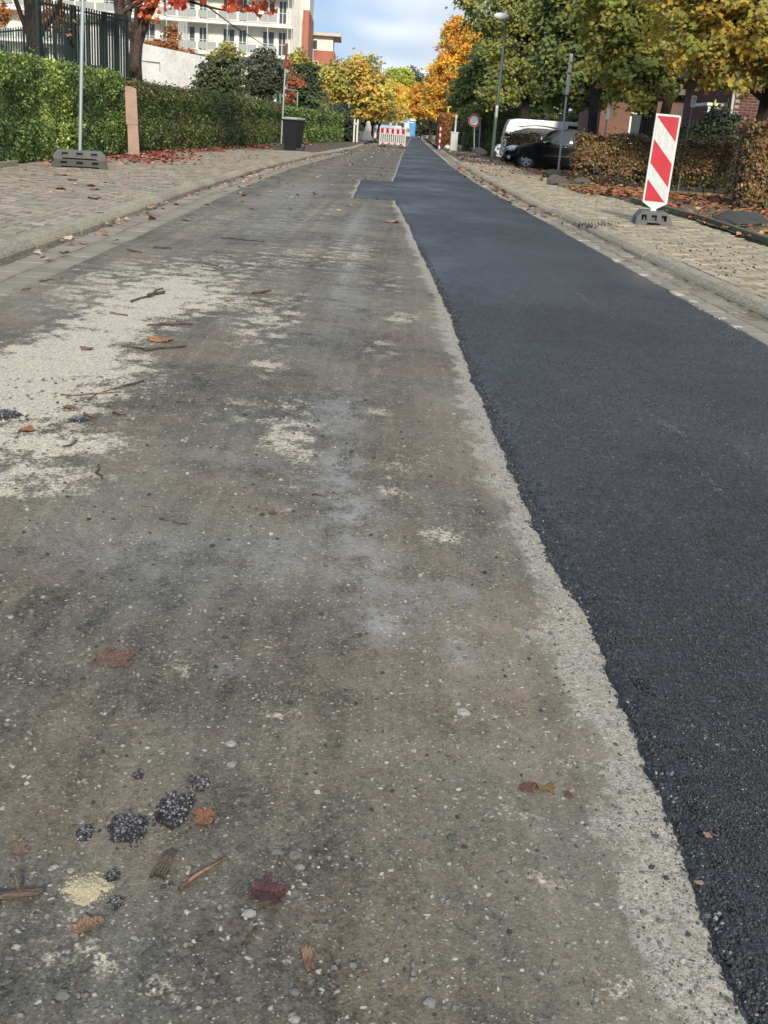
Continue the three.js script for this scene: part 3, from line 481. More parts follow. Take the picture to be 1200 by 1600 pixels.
{
  const hz = z => hedgeL(z), pts = (a, b, s) => { const o = []; for (let z = a; z >= b - 0.01; z -= s) o.push([hz(z), z]); return o; };
  const zA = G(196, 241, WALK).z, zB = G(216, 240, WALK).z, zC = G(441, 226, WALK).z;
  hedge('hedge', 'clipped glossy green hedge growing below the dark metal railing', null, pts(-14.5, zA, (14.5 + zA) / -3.001).reverse().reverse(), 1.72, 1.1, { seed: 61, density: 1900, leaf: 0.047, flip: false, ends: true, color: (r, s, y) => { const n = S(NA, s / 6, y * 0.4), k = 0.6 + 0.8 * r(); return vary(r() < ss(0.35, 0.7, n) * 0.8 ? LIME : r() < 0.35 ? DEEP : GREEN, k * 2.0); } });
  hedge('hedge', 'long clipped hedge with brownish patches between stone pillar and wheelie bin', null, pts(zB, zC, (zB - zC) / 4.001), 1.6, 1.0, { seed: 62, density: 1150, leaf: 0.055, color: (r, s, y) => { const n = S(NA, s / 5 + 0.3, y * 0.5), k = 0.6 + 0.8 * r(), br = ss(0.52, 0.68, n) * 0.6 + ss(0.85, 1, y) * 0.3; return vary(r() < br * 0.7 ? [0.13, 0.085, 0.03] : r() < 0.2 ? DEEP : r() < 0.6 ? [0.13, 0.15, 0.04] : GREEN, k * 1.1); } });
  hedge('hedge', 'bright green clipped hedge behind the wheelie bin', null, pts(zC - 0.25, zC - 22, 5.4), 1.5, 1.0, { seed: 63, density: 500, leaf: 0.085, color: (r, s, y) => vary(r() < 0.45 ? GREEN : r() < 0.5 ? DEEP : [0.13, 0.17, 0.04], (0.65 + 0.75 * r()) * 1.6) });
  // the beech hedges on the right, bare stems below
  const beech = (r, s, y) => { const k = 0.6 + 0.8 * r(), q = r(); return vary(q < 0.42 ? [0.15, 0.085, 0.032] : q < 0.62 ? [0.10, 0.05, 0.022] : q < 0.86 ? [0.12, 0.11, 0.032] : [0.26, 0.15, 0.05], k * 1.1); };
  const a = G(894, 287, 0.1), zz = a.z;
  hedge('beech_hedge', 'low brown beech hedge with bare stems behind the striped beacon', null, [[a.x, zz], [a.x + 4.2, zz + 0.25]], 1.08, 0.55, { seed: 64, density: 1500, leaf: 0.055, ends: true, back: true, gap: 0.42, base: 0.09, color: beech, core: coreBrown });
  const b = G(1158, 326, 0.1);
  hedge('beech_hedge', 'tall brown beech hedge rising behind the dark boulder', null, [[b.x - 0.05, b.z], [b.x + 2.4, b.z + 0.1]], 1.42, 0.9, { seed: 65, density: 1600, leaf: 0.058, ends: true, base: 0.08, gap: 0.12, color: beech, core: coreBrown });
  const c = Z(787, 245, -49.4);
  hedge('beech_hedge', 'reddish brown clipped hedge between the black car and the white van', null, [[c.x, c.z], [c.x + 3.4, c.z + 0.1]], 1.38, 0.5, { seed: 66, density: 700, leaf: 0.08, ends: true, base: -0.27, color: (r, s, y) => vary(r() < 0.45 ? [0.10, 0.04, 0.022] : r() < 0.6 ? [0.07, 0.075, 0.022] : [0.16, 0.10, 0.04], 0.6 + 0.8 * r()), core: coreBrown });
  const d = G(731, 237, 0.1);
  hedge('hedge', 'narrow green column of hedge beside the round traffic sign', null, [[d.x - 0.2, d.z - 1.2], [d.x + 0.2, d.z - 1.2]], 1.6, 1.5, { seed: 67, density: 600, leaf: 0.085, ends: true, base: 0.08, color: (r, s, y) => vary(r() < 0.6 ? GREEN : DEEP, 0.6 + 0.7 * r()) });
  hedge('hedge', 'tall dark hedge behind the lamp post', null, [[d.x + 1.0, d.z - 4.5], [d.x + 8, d.z - 5]], 2.7, 1.2, { seed: 68, density: 330, leaf: 0.1, ends: true, base: -0.25, color: (r, s, y) => vary(r() < 0.5 ? DEEP : r() < 0.3 ? [0.07, 0.06, 0.02] : GREEN, 0.45 + 0.5 * r()) });  // leaf colours kept to dark green and brown tones
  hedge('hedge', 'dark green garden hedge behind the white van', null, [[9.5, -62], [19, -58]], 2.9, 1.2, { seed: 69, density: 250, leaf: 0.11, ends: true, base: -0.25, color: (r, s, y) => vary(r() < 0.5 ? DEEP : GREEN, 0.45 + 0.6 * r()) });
  hedge('hedge', 'olive garden hedge in front of the brick bungalow', null, [[6.2, -29.5], [10.5, -28.5]], 1.45, 0.8, { seed: 70, density: 700, leaf: 0.07, ends: true, base: 0.06, color: (r, s, y) => vary(r() < 0.4 ? [0.12, 0.10, 0.03] : r() < 0.5 ? DEEP : GREEN, 0.5 + 0.7 * r()) });
  hedge('hedge', 'dark hedge along the far right pavement behind the striped post', null, [[4.4, -72], [3.6, -118]], 1.7, 1.2, { seed: 71, density: 120, leaf: 0.14, ends: true, base: 0.0, flip: true, color: (r, s, y) => vary(r() < 0.4 ? DEEP : r() < 0.4 ? [0.14, 0.08, 0.03] : GREEN, 0.5 + 0.6 * r()) });
}
// palettes
const mix3 = (a, b, t) => [lerp(a[0], b[0], t), lerp(a[1], b[1], t), lerp(a[2], b[2], t)];
const MG = [0.24, 0.285, 0.04], MO = [0.42, 0.37, 0.05], MY = [0.56, 0.38, 0.04], MGold = [0.88, 0.62, 0.05], MOr = [0.82, 0.42, 0.05];
const palMaple = gold => (r, yn, c) => { const g = gold(yn, c), q = r(); const b = q < g ? MY : q < g + 0.35 ? MO : MG; return r2 => r2() < 0.2 ? MO : r2() < g * 0.4 ? MY : b; };
function lobeAt(base, px, py, z, rx, ry, rz) { const p = Z(px, py, z); return [p.x - base.x, p.y - base.y, p.z - base.z, rx, ry, rz]; }
const at = (px, py, z, y) => { const p = Z(px, py, z); return V(p.x, y ?? groundR(p.x, z), z); };
{
  // right: near maple whose boughs hang in at the top
  let b = at(1192, 190, -24.5), L = (px, py, z, a, c, d) => lobeAt(b, px, py, z, a, c, d);
  tree('maple_tree', 'maple with olive and golden leaves and dark trunk behind tall beech hedge', 'maples in the right gardens', b, { seed: 201, trunk: [[0, -0.1, 0], [0.02, 1.2, 0], [0.08, 2.3, 0], [0.0, 3.4, 0], [-0.1, 5.2, 0]], r0: 0.24, r1: 0.1, bark: barkDark, limbs: 26, clumps: 360, leaves: 56, leaf: 0.105, clumpR: 0.24,
    lobes: [L(1120, 60, -24, 1.0, 0.75, 1.2), L(1100, 0, -24.5, 1.3, 1.0, 1.4), L(1185, 20, -23.5, 1.3, 1.2, 1.3), L(1240, 60, -24, 1.2, 1.0, 1.2), L(1130, 110, -23.6, 0.55, 0.4, 0.6), L(1080, 85, -24.6, 0.5, 0.45, 0.7), L(1180, -120, -24, 2.2, 1.6, 2.0)],
    extraLimbs: [[[[0, 1.9, 0], [-0.5, 2.15, 0.1], [-1.0, 2.1, 0.2], [-1.5, 2.35, 0.2]], 0.07, 0.02]],
    palette: palMaple((yn, c) => 0.18 + 0.35 * ss(0.35, -0.4, c[1] - 3.0) + 0.25 * (S(NA, c[0] / 5, c[1] / 5) > 0.58)) });
  // the two-stemmed maple left of it
  b = at(1008, 205, -31); 
  tree('maple_tree', 'dense green maple with drooping sprays above the low beech hedge', 'maples in the right gardens', b, { seed: 202, trunk: [[0, -0.1, 0], [0, 0.9, 0], [0.05, 1.8, 0], [0.1, 3, 0], [0.05, 5, 0]], r0: 0.22, r1: 0.08, bark: barkDark, limbs: 26, clumps: 340, leaves: 56, leaf: 0.115, clumpR: 0.26,
    lobes: [L(1000, 60, -31, 1.35, 0.9, 1.4), L(975, 20, -31, 1.2, 1.0, 1.3), L(990, 110, -30.6, 1.1, 0.6, 1.0), L(1035, 20, -31.5, 1.1, 1.0, 1.3), L(1010, 150, -30.5, 0.75, 0.3, 0.7), L(960, 80, -31, 0.7, 0.8, 0.9), L(1000, -60, -31, 1.8, 1.2, 1.8)].map(l => l),
    palette: palMaple((yn, c) => 0.04 + 0.28 * ss(0.7, 1, yn)) });
  b = at(1036, 205, -32.5);
  tree('maple_tree', 'slim dark stemmed maple beside the drooping green maple', 'maples in the right gardens', b, { seed: 203, trunk: [[0, -0.1, 0], [-0.05, 1.2, 0], [0.05, 2.4, 0], [0.1, 3.6, 0]], r0: 0.2, r1: 0.08, bark: barkDark, limbs: 12, clumps: 150, leaves: 46, leaf: 0.125, clumpR: 0.26,
    lobes: [L(1060, 60, -33, 0.9, 0.9, 1.0), L(1050, 0, -33, 1.1, 1.0, 1.2)], palette: palMaple(() => 0.12) });
  b = at(925, 205, -38.5);
  tree('maple_tree', 'very dark green tree behind the black parked car', null, b, { seed: 204, trunk: [[0, -0.2, 0], [0, 1.2, 0], [-0.05, 2.5, 0], [-0.1, 5, 0]], r0: 0.2, r1: 0.08, bark: barkDark, limbs: 16, clumps: 420, leaves: 46, leaf: 0.135, clumpR: 0.30,
    lobes: [L(900, 60, -40, 1.2, 1.4, 1.4), L(890, 110, -40, 1.1, 0.8, 1.2), L(905, 10, -40, 1.3, 1.2, 1.5), L(880, 150, -40, 0.8, 0.45, 0.8), L(930, 130, -39.5, 0.9, 0.8, 1.0), L(890, -70, -40, 1.5, 1.4, 1.6)],
    palette: (r, yn, c) => { const q = r(), k = q < 0.7 ? [0.16, 0.21, 0.045] : MG; return r2 => r2() < 0.06 ? MO : k; } });
  b = at(818, 190, -58);
  tree('broadleaf_tree', 'tall pale green and yellow tree behind the white van', null, b, { seed: 205, trunk: [[0, -0.2, 0], [0.05, 1.6, 0], [0, 3, 0], [-0.1, 5, 0], [-0.2, 8, 0]], r0: 0.26, r1: 0.1, bark: barkDark, limbs: 26, clumps: 520, leaves: 36, leaf: 0.155, clumpR: 0.38,
    lobes: [L(820, 60, -58, 1.7, 1.6, 1.8), L(800, 20, -58, 1.6, 1.4, 1.8), L(845, 10, -58, 1.6, 1.4, 1.8), L(800, 120, -57.5, 1.3, 0.9, 1.4), L(840, 120, -58, 1.1, 0.9, 1.3), L(755, 20, -57, 0.9, 0.9, 1.0), L(730, 5, -57, 0.5, 0.4, 0.6), L(780, 75, -57, 0.9, 0.9, 1.0), L(815, -70, -58, 2.4, 1.6, 2.2), L(775, 150, -57, 0.8, 0.6, 0.9)],
    palette: (r, yn, c) => { const q = r(), k = q < 0.45 ? [0.22, 0.27, 0.045] : q < 0.7 ? [0.42, 0.38, 0.06] : MG; return r2 => r2() < 0.25 ? [0.34, 0.34, 0.06] : k; } });
  b = at(757, 205, -66, 0.05);
  tree('broadleaf_tree', 'green street tree hanging over the round traffic sign', null, b, { seed: 206, trunk: [[0, -0.1, 0], [0, 1.4, 0], [0.05, 3, 0], [0, 4.5, 0]], r0: 0.16, r1: 0.07, limbs: 14, clumps: 300, leaves: 24, leaf: 0.2, clumpR: 0.36,
    lobes: [L(755, 120, -66, 1.2, 0.9, 1.3), L(735, 145, -66, 1.0, 0.8, 1.1), L(770, 90, -66, 0.9, 1.0, 1.1), L(745, 170, -65.5, 0.9, 0.45, 0.9), L(720, 160, -66, 0.6, 0.5, 0.8)],
    palette: (r, yn, c) => { const q = r(), k = q < 0.5 ? [0.17, 0.23, 0.04] : q < 0.7 ? [0.36, 0.34, 0.05] : MG; return () => k; } });
  const far = { geo: clumpLeaf };
  b = at(722, 205, -92, 0.05);
  tree('autumn_tree', 'tall orange autumn tree on the right of the street', null, b, { seed: 207, ...far, trunk: [[0, -0.1, 0], [0, 2, 0], [0, 4, 0], [0, 7, 0]], r0: 0.22, r1: 0.08, limbs: 18, clumps: 520, leaves: 16, leaf: 0.26, clumpR: 0.42,
    lobes: [L(725, 80, -92, 1.7, 1.8, 1.9), L(705, 120, -92, 1.6, 1.5, 1.7), L(690, 150, -92, 1.2, 1.1, 1.4), L(715, 55, -92, 1.0, 1.1, 1.2), L(680, 168, -92, 0.9, 0.8, 1.0), L(735, 130, -92, 1.4, 1.2, 1.4), L(735, 62, -91, 1.0, 0.9, 1.1)],
    palette: (r, yn, c) => { const q = r(), xr = ss(-0.5, 1.6, c[0]), k = q < 0.55 - 0.3 * xr ? MOr : q < 0.9 ? MGold : MO; return r2 => r2() < 0.2 ? MGold : k; } });
  b = at(672, 206, -118, 0.05);
  tree('autumn_tree', 'small orange tree at the far end of the street', null, b, { seed: 208, ...far, trunk: [[0, -0.1, 0], [0, 2, 0], [0, 3.4, 0], [0, 5, 0]], r0: 0.18, r1: 0.07, limbs: 10, clumps: 300, leaves: 15, leaf: 0.30, clumpR: 0.45,
    lobes: [L(672, 150, -118, 1.4, 1.6, 1.5), L(662, 165, -118, 1.0, 1.0, 1.2), L(690, 172, -117, 1.4, 0.8, 1.2)],
    palette: (r) => { const q = r(), k = q < 0.4 ? MOr : q < 0.8 ? MGold : [0.2, 0.14, 0.03]; return () => k; } });
  // left street trees
  b = at(558, 214, -76, 0.1);
  tree('autumn_tree', 'spreading yellow green tree with pale leaning trunk and bare branches', null, b, { seed: 209, geo: ovalLeaf, bark: barkPale, trunk: [[0, -0.1, 0], [0, 1.0, 0], [0.18, 1.7, 0], [0.55, 2.2, 0], [0.8, 3.4, 0]], r0: 0.13, r1: 0.06, limbs: 34, clumps: 420, leaves: 22, leaf: 0.22, clumpR: 0.40,
    lobes: [L(555, 130, -76, 1.6, 1.2, 1.6), L(585, 145, -76, 1.2, 0.9, 1.3), L(530, 125, -76, 1.2, 1.0, 1.3), L(570, 112, -76, 1.1, 0.9, 1.2), L(515, 150, -76, 0.9, 0.8, 1.0), L(600, 172, -75.6, 0.9, 0.5, 0.9), L(550, 165, -76, 0.9, 0.5, 1.0)],
    extraLimbs: [[[[0.1, 1.4, 0], [-0.4, 2.0, 0.1], [-0.9, 2.7, 0.1], [-1.4, 3.4, 0.2]], 0.06, 0.02]],
    palette: (r, yn, c) => { const q = r(), k = q < 0.35 ? [0.52, 0.46, 0.09] : q < 0.62 ? [0.76, 0.60, 0.10] : q < 0.78 ? [0.74, 0.42, 0.07] : [0.28, 0.30, 0.06]; return () => k; } });
  b = at(508, 214, -84, 0.1);
  tree('autumn_tree', 'yellow olive garden tree standing before the brick annex', null, b, { seed: 210, geo: ovalLeaf, trunk: [[0, -0.1, 0], [0, 1.4, 0], [0.1, 3, 0], [0.1, 4.4, 0]], r0: 0.14, r1: 0.05, limbs: 20, clumps: 260, leaves: 20, leaf: 0.23, clumpR: 0.42,
    lobes: [L(510, 130, -84, 1.0, 1.2, 1.2), L(500, 165, -84, 1.2, 1.0, 1.2), L(525, 160, -84, 1.1, 1.0, 1.2)], palette: (r) => { const q = r(), k = q < 0.5 ? [0.55, 0.48, 0.09] : q < 0.8 ? [0.32, 0.32, 0.07] : [0.72, 0.5, 0.1]; return () => k; } });
  b = at(592, 212, -104, 0.05);
  tree('autumn_tree', 'golden tree overhanging the striped barrier', null, b, { seed: 211, ...far, trunk: [[0, -0.1, 0], [0, 2, 0], [0.1, 4, 0]], r0: 0.16, r1: 0.07, limbs: 12, clumps: 300, leaves: 15, leaf: 0.28, clumpR: 0.45,
    lobes: [L(600, 150, -104, 1.6, 1.2, 1.6), L(610, 172, -103, 1.3, 0.7, 1.2), L(580, 170, -104, 1.2, 0.8, 1.2)], palette: (r) => { const q = r(), k = q < 0.5 ? [0.82, 0.60, 0.05] : q < 0.8 ? [0.72, 0.58, 0.1] : [0.66, 0.36, 0.06]; return () => k; } });
  b = at(637, 208, -135, 0.02);
  tree('autumn_tree', 'vivid yellow tree with lime green top over the blue toilet cabin', null, b, { seed: 212, ...far, trunk: [[-0.6, -0.1, 0], [-0.6, 2.5, 0], [-0.5, 5, 0]], r0: 0.18, r1: 0.08, limbs: 10, clumps: 420, leaves: 16, leaf: 0.33, clumpR: 0.5,
    lobes: [L(632, 150, -135, 1.5, 1.6, 1.6), L(640, 165, -134, 0.7, 1.2, 1.0), L(622, 130, -135, 1.4, 1.5, 1.5), L(618, 160, -135, 1.1, 1.5, 1.3)], palette: (r, yn) => { const q = r(), k = yn > 0.68 ? [0.52, 0.58, 0.08] : q < 0.75 ? [0.88, 0.62, 0.02] : [0.6, 0.55, 0.06]; return () => k; } });
  // far dark row that closes the street
  const closing = [[646, 150, -190, 2.6, 4.0], [612, 170, -200, 4, 3.6], [585, 176, -205, 4, 3], [668, 160, -205, 3.2, 3.4], [700, 165, -190, 3.6, 4], [552, 178, -200, 4, 3.4], [735, 160, -180, 4, 4.4]];
  closing.forEach(([px, py, z, rx, ry], i) => { const q = at(px, 205, z, -0.3), l = lobeAt(q, px, py, z, rx * 0.8, ry, rx);
    tree('far_tree', ['dark green tree closing the far end of the street', 'olive tree far behind the white van', 'brown green tree far behind the workmen', 'dark tree far behind the small orange tree', 'dark green tree behind the tall orange tree', 'olive tree far behind the pale leaning trunk', 'deep green tree behind the round traffic sign'][i], null, q, { seed: 230 + i, ...far, trunk: [[0, -0.2, 0], [0, 2.5, 0], [0, 5, 0]], r0: 0.25, r1: 0.1, limbs: 6, clumps: 170, leaves: 14, leaf: 0.5, clumpR: 0.8, lobes: [l, [l[0], 2.2, l[2], rx * 0.9, 1.8, rx * 0.9]],
      palette: (r) => { const q2 = r(), k = q2 < 0.5 ? DEEP : q2 < 0.8 ? GREEN : [0.16, 0.13, 0.04]; return () => k; } }); });
  // trees behind the right-hand gardens: their dark green mass fills the gaps between the maples
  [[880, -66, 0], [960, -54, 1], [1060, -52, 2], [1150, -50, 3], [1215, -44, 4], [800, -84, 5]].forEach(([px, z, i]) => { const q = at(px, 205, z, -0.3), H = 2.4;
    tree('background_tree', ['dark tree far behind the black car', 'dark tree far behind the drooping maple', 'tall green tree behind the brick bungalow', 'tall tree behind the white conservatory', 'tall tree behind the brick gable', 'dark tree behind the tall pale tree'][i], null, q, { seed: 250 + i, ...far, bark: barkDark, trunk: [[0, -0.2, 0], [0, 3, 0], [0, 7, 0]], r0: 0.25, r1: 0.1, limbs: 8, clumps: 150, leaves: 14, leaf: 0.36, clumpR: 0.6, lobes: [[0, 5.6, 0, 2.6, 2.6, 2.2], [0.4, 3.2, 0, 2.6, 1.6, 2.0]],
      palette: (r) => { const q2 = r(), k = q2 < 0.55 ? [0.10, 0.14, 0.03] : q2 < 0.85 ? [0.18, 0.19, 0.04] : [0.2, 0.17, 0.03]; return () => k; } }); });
  // left: red maple with forked trunk, and its neighbour
  b = Z(214, 122, -31.5); b.y = 0.1; L = (px, py, z, a, c, d) => lobeAt(b, px, py, z, a, c, d);
  const f = Z(212, 58, -31.5).sub(b), fl = Z(186, -6, -31.5).sub(b), fl2 = Z(165, -90, -31.5).sub(b), fr = Z(243, -4, -31.5).sub(b), fr2 = Z(262, -90, -31.5).sub(b), fm = Z(211, 95, -31.5).sub(b);
  const redPal = (r) => { const q = r(), k = q < 0.5 ? [0.66, 0.09, 0.02] : q < 0.8 ? [0.74, 0.2, 0.03] : [0.42, 0.03, 0.03]; return () => k; };
  tree('red_maple', 'red leaved maple with forked trunk behind the stone pillar', null, b, { seed: 221, trunk: [[0, -0.1, 0], [0.0, 0.6, 0], [fm.x, fm.y, 0], [f.x, f.y, 0], [fl.x + 0.03, fl.y * 0.5 + f.y * 0.5, 0], [fl.x, fl.y, 0], [fl2.x, fl2.y, 0]], r0: 0.21, r1: 0.12, limbs: 10, clumps: 150, leaves: 26, leaf: 0.15, clumpR: 0.24,
    extraLimbs: [[[[f.x, f.y - 0.25, 0], [f.x * 0.4 + fr.x * 0.6, f.y * 0.42 + fr.y * 0.58, 0], [fr.x, fr.y, 0], [fr2.x, fr2.y, 0]], 0.15, 0.09], [[[fr.x, fr.y + 0.1, 0], [fr.x + 0.9, fr.y - 0.05, 0], [fr.x + 1.9, fr.y - 0.2, 0], [fr.x + 2.9, fr.y - 0.05, 0]], 0.045, 0.012], [[[fr.x + 1.2, fr.y - 0.05, 0], [fr.x + 2.1, fr.y - 0.6, 0], [fr.x + 2.6, fr.y - 0.85, 0], [fr.x + 3.2, fr.y - 1.2, 0]], 0.02, 0.006]],
    lobes: [L(246, 8, -31, 0.28, 0.42, 0.3), L(280, -12, -31, 0.5, 0.3, 0.4), L(385, -4, -30.5, 0.6, 0.28, 0.4), L(222, 4, -31, 0.14, 0.22, 0.2), L(250, -120, -31.5, 2.2, 1.2, 2.0), L(330, -90, -31.5, 1.6, 0.9, 1.6)], palette: redPal });
  b = Z(50, 75, -25.5); b.y = 0.1; L = (px, py, z, a, c, d) => lobeAt(b, px, py, z, a, c, d);
  const u1 = Z(44, -40, -25.5).sub(b), u2 = Z(88, 20, -25.5).sub(b), u0 = Z(56, 78, -25.5).sub(b);
  tree('red_maple', 'orange leaved maple with dark trunk standing behind the metal railing', null, b, { seed: 222, trunk: [[u0.x + 0.02, -0.1, 0], [u0.x, 1.4, 0], [u0.x, u0.y, 0], [u1.x, u1.y, 0], [u1.x - 0.1, u1.y + 1.6, 0]], r0: 0.2, r1: 0.12, limbs: 8, bark: barkDark, clumps: 90, leaves: 26, leaf: 0.14, clumpR: 0.22,
    extraLimbs: [[[[u0.x, u0.y + 0.1, 0], [u2.x * 0.6, u0.y + 0.5, 0], [u2.x, u2.y, 0], [u2.x + 0.3, u2.y + 1.2, 0]], 0.06, 0.03]],
    lobes: [L(72, 15, -26, 0.3, 0.4, 0.3), L(5, 5, -26, 0.2, 0.3, 0.3), L(40, 110 - 230, -26, 1.6, 1.0, 1.4), L(85, 42, -26, 0.12, 0.3, 0.2)], palette: (r) => { const q = r(), k = q < 0.5 ? [0.62, 0.24, 0.03] : [0.45, 0.09, 0.03]; return () => k; } });
}
// shrubs on the left behind the long hedge
function shrub(name, label, base, o) { const t = tree(name, label, null, base, { trunk: [[0, -0.1, 0], [0, 0.7, 0], [0.05, 1.6, 0]], r0: 0.07, r1: 0.03, limbs: 10, geo: ovalLeaf, ...o }); t.userData.category = 'shrub'; return t; }
{
  let b = at(350, 200, -47, 0.1), L = (px, py, z, a, c, d) => lobeAt(b, px, py, z, a, c, d);
  shrub('garden_shrub', 'rounded green shrub with a yellow top beside the white garden wall', b, { seed: 301, clumps: 220, leaves: 24, leaf: 0.13, clumpR: 0.2, lobes: [L(350, 115, -47, 0.9, 0.75, 0.8), L(340, 135, -47, 0.9, 0.6, 0.8), L(360, 88, -47, 0.4, 0.45, 0.4), L(353, 76, -47, 0.22, 0.22, 0.2)], palette: (r, yn) => { const k = yn > 0.78 ? [0.40, 0.36, 0.05] : r() < 0.5 ? [0.10, 0.13, 0.035] : DEEP; return r2 => r2() < 0.2 ? [0.2, 0.2, 0.05] : k; } });
  b = at(412, 200, -50, 0.1);
  shrub('garden_shrub', 'grey green round crowned shrub on a dark stem over the long hedge', b, { seed: 302, clumps: 200, leaves: 24, leaf: 0.13, clumpR: 0.2, trunk: [[0, -0.1, 0], [0, 1, 0], [0.05, 2.2, 0]], lobes: [L(413, 112, -50, 0.75, 0.75, 0.7), L(405, 130, -50, 0.6, 0.5, 0.6), L(425, 128, -50, 0.5, 0.55, 0.6), L(420, 92, -50, 0.4, 0.3, 0.4)], palette: (r) => { const k = r() < 0.5 ? [0.10, 0.115, 0.055] : [0.05, 0.065, 0.03]; return r2 => r2() < 0.15 ? [0.24, 0.24, 0.1] : k; } });
  b = at(470, 200, -60, 0.1);
  shrub('conifer', 'dark green conifer with yellow tip behind the bright green hedge', b, { seed: 303, clumps: 280, leaves: 22, leaf: 0.16, clumpR: 0.22, trunk: [[0, -0.1, 0], [0, 1.5, 0], [0, 3.6, 0]], lobes: [L(467, 95, -60, 0.4, 0.5, 0.4), L(475, 125, -60, 0.7, 0.7, 0.7), L(478, 150, -60, 0.85, 0.8, 0.8), L(470, 175, -60, 1.0, 0.8, 0.9), L(483, 105, -60, 0.3, 0.3, 0.3)], palette: (r, yn) => { const k = yn > 0.82 ? [0.42, 0.38, 0.04] : r() < 0.6 ? DEEP : [0.08, 0.14, 0.03]; return () => k; } });
  b = at(455, 200, -58, 0.1);
  shrub('creeper', 'orange red creeper climbing a pole beside the dark conifer', b, { seed: 304, clumps: 46, leaves: 22, leaf: 0.13, clumpR: 0.15, trunk: [[0, -0.1, 0], [0, 1.5, 0], [0.05, 3.4, 0]], r0: 0.03, r1: 0.02, limbs: 4, lobes: [L(451, 100, -58, 0.14, 0.45, 0.15), L(461, 127, -57.6, 0.35, 0.25, 0.25), L(453, 145, -57.6, 0.22, 0.4, 0.2)], palette: (r) => { const k = r() < 0.5 ? [0.55, 0.14, 0.03] : [0.35, 0.12, 0.05]; return () => k; } });
  b = at(262, 90, -52.5, 0.1);
  shrub('creeper', 'red berry creeper growing along the top of white garden wall', b, { seed: 305, clumps: 70, leaves: 20, leaf: 0.13, clumpR: 0.18, trunk: [[0, -0.1, 0], [0, 1.5, 0], [0, 3.2, 0]], limbs: 8, lobes: [L(245, 72, -52.5, 0.8, 0.16, 0.3), L(268, 62, -52.5, 0.3, 0.6, 0.3), L(285, 82, -52.5, 0.6, 0.1, 0.2)], palette: (r) => { const k = r() < 0.6 ? [0.5, 0.15, 0.04] : [0.45, 0.24, 0.04]; return () => k; } });
  b = at(1122, 200, -30.6, 0.08); L = (px, py, z, a, c, d) => lobeAt(b, px, py, z, a, c, d);
  shrub('garden_shrub', 'dark evergreen shrub in front of the white conservatory', b, { seed: 306, clumps: 170, leaves: 24, leaf: 0.09, clumpR: 0.14, lobes: [L(1122, 195, -30.4, 0.42, 0.4, 0.4), L(1108, 205, -30.4, 0.35, 0.3, 0.35), L(1138, 205, -30.4, 0.3, 0.35, 0.35)], palette: (r) => { const k = r() < 0.6 ? [0.03, 0.055, 0.022] : [0.06, 0.09, 0.03]; return () => k; } });
  b = at(572, 205, -88, 0.1); L = (px, py, z, a, c, d) => lobeAt(b, px, py, z, a, c, d);
  shrub('conifer', 'low dark conifer at the end of the left hedge', at(532, 214, -70, 0.1), { seed: 307, clumps: 120, leaves: 20, leaf: 0.17, clumpR: 0.25, lobes: [[0, 1.1, 0, 0.7, 0.9, 0.7], [0.1, 0.6, 0, 0.8, 0.6, 0.8]], palette: (r) => { const k = r() < 0.7 ? [0.022, 0.042, 0.02] : DEEP; return () => k; } });
}
console.log('leaves', leafTotal);

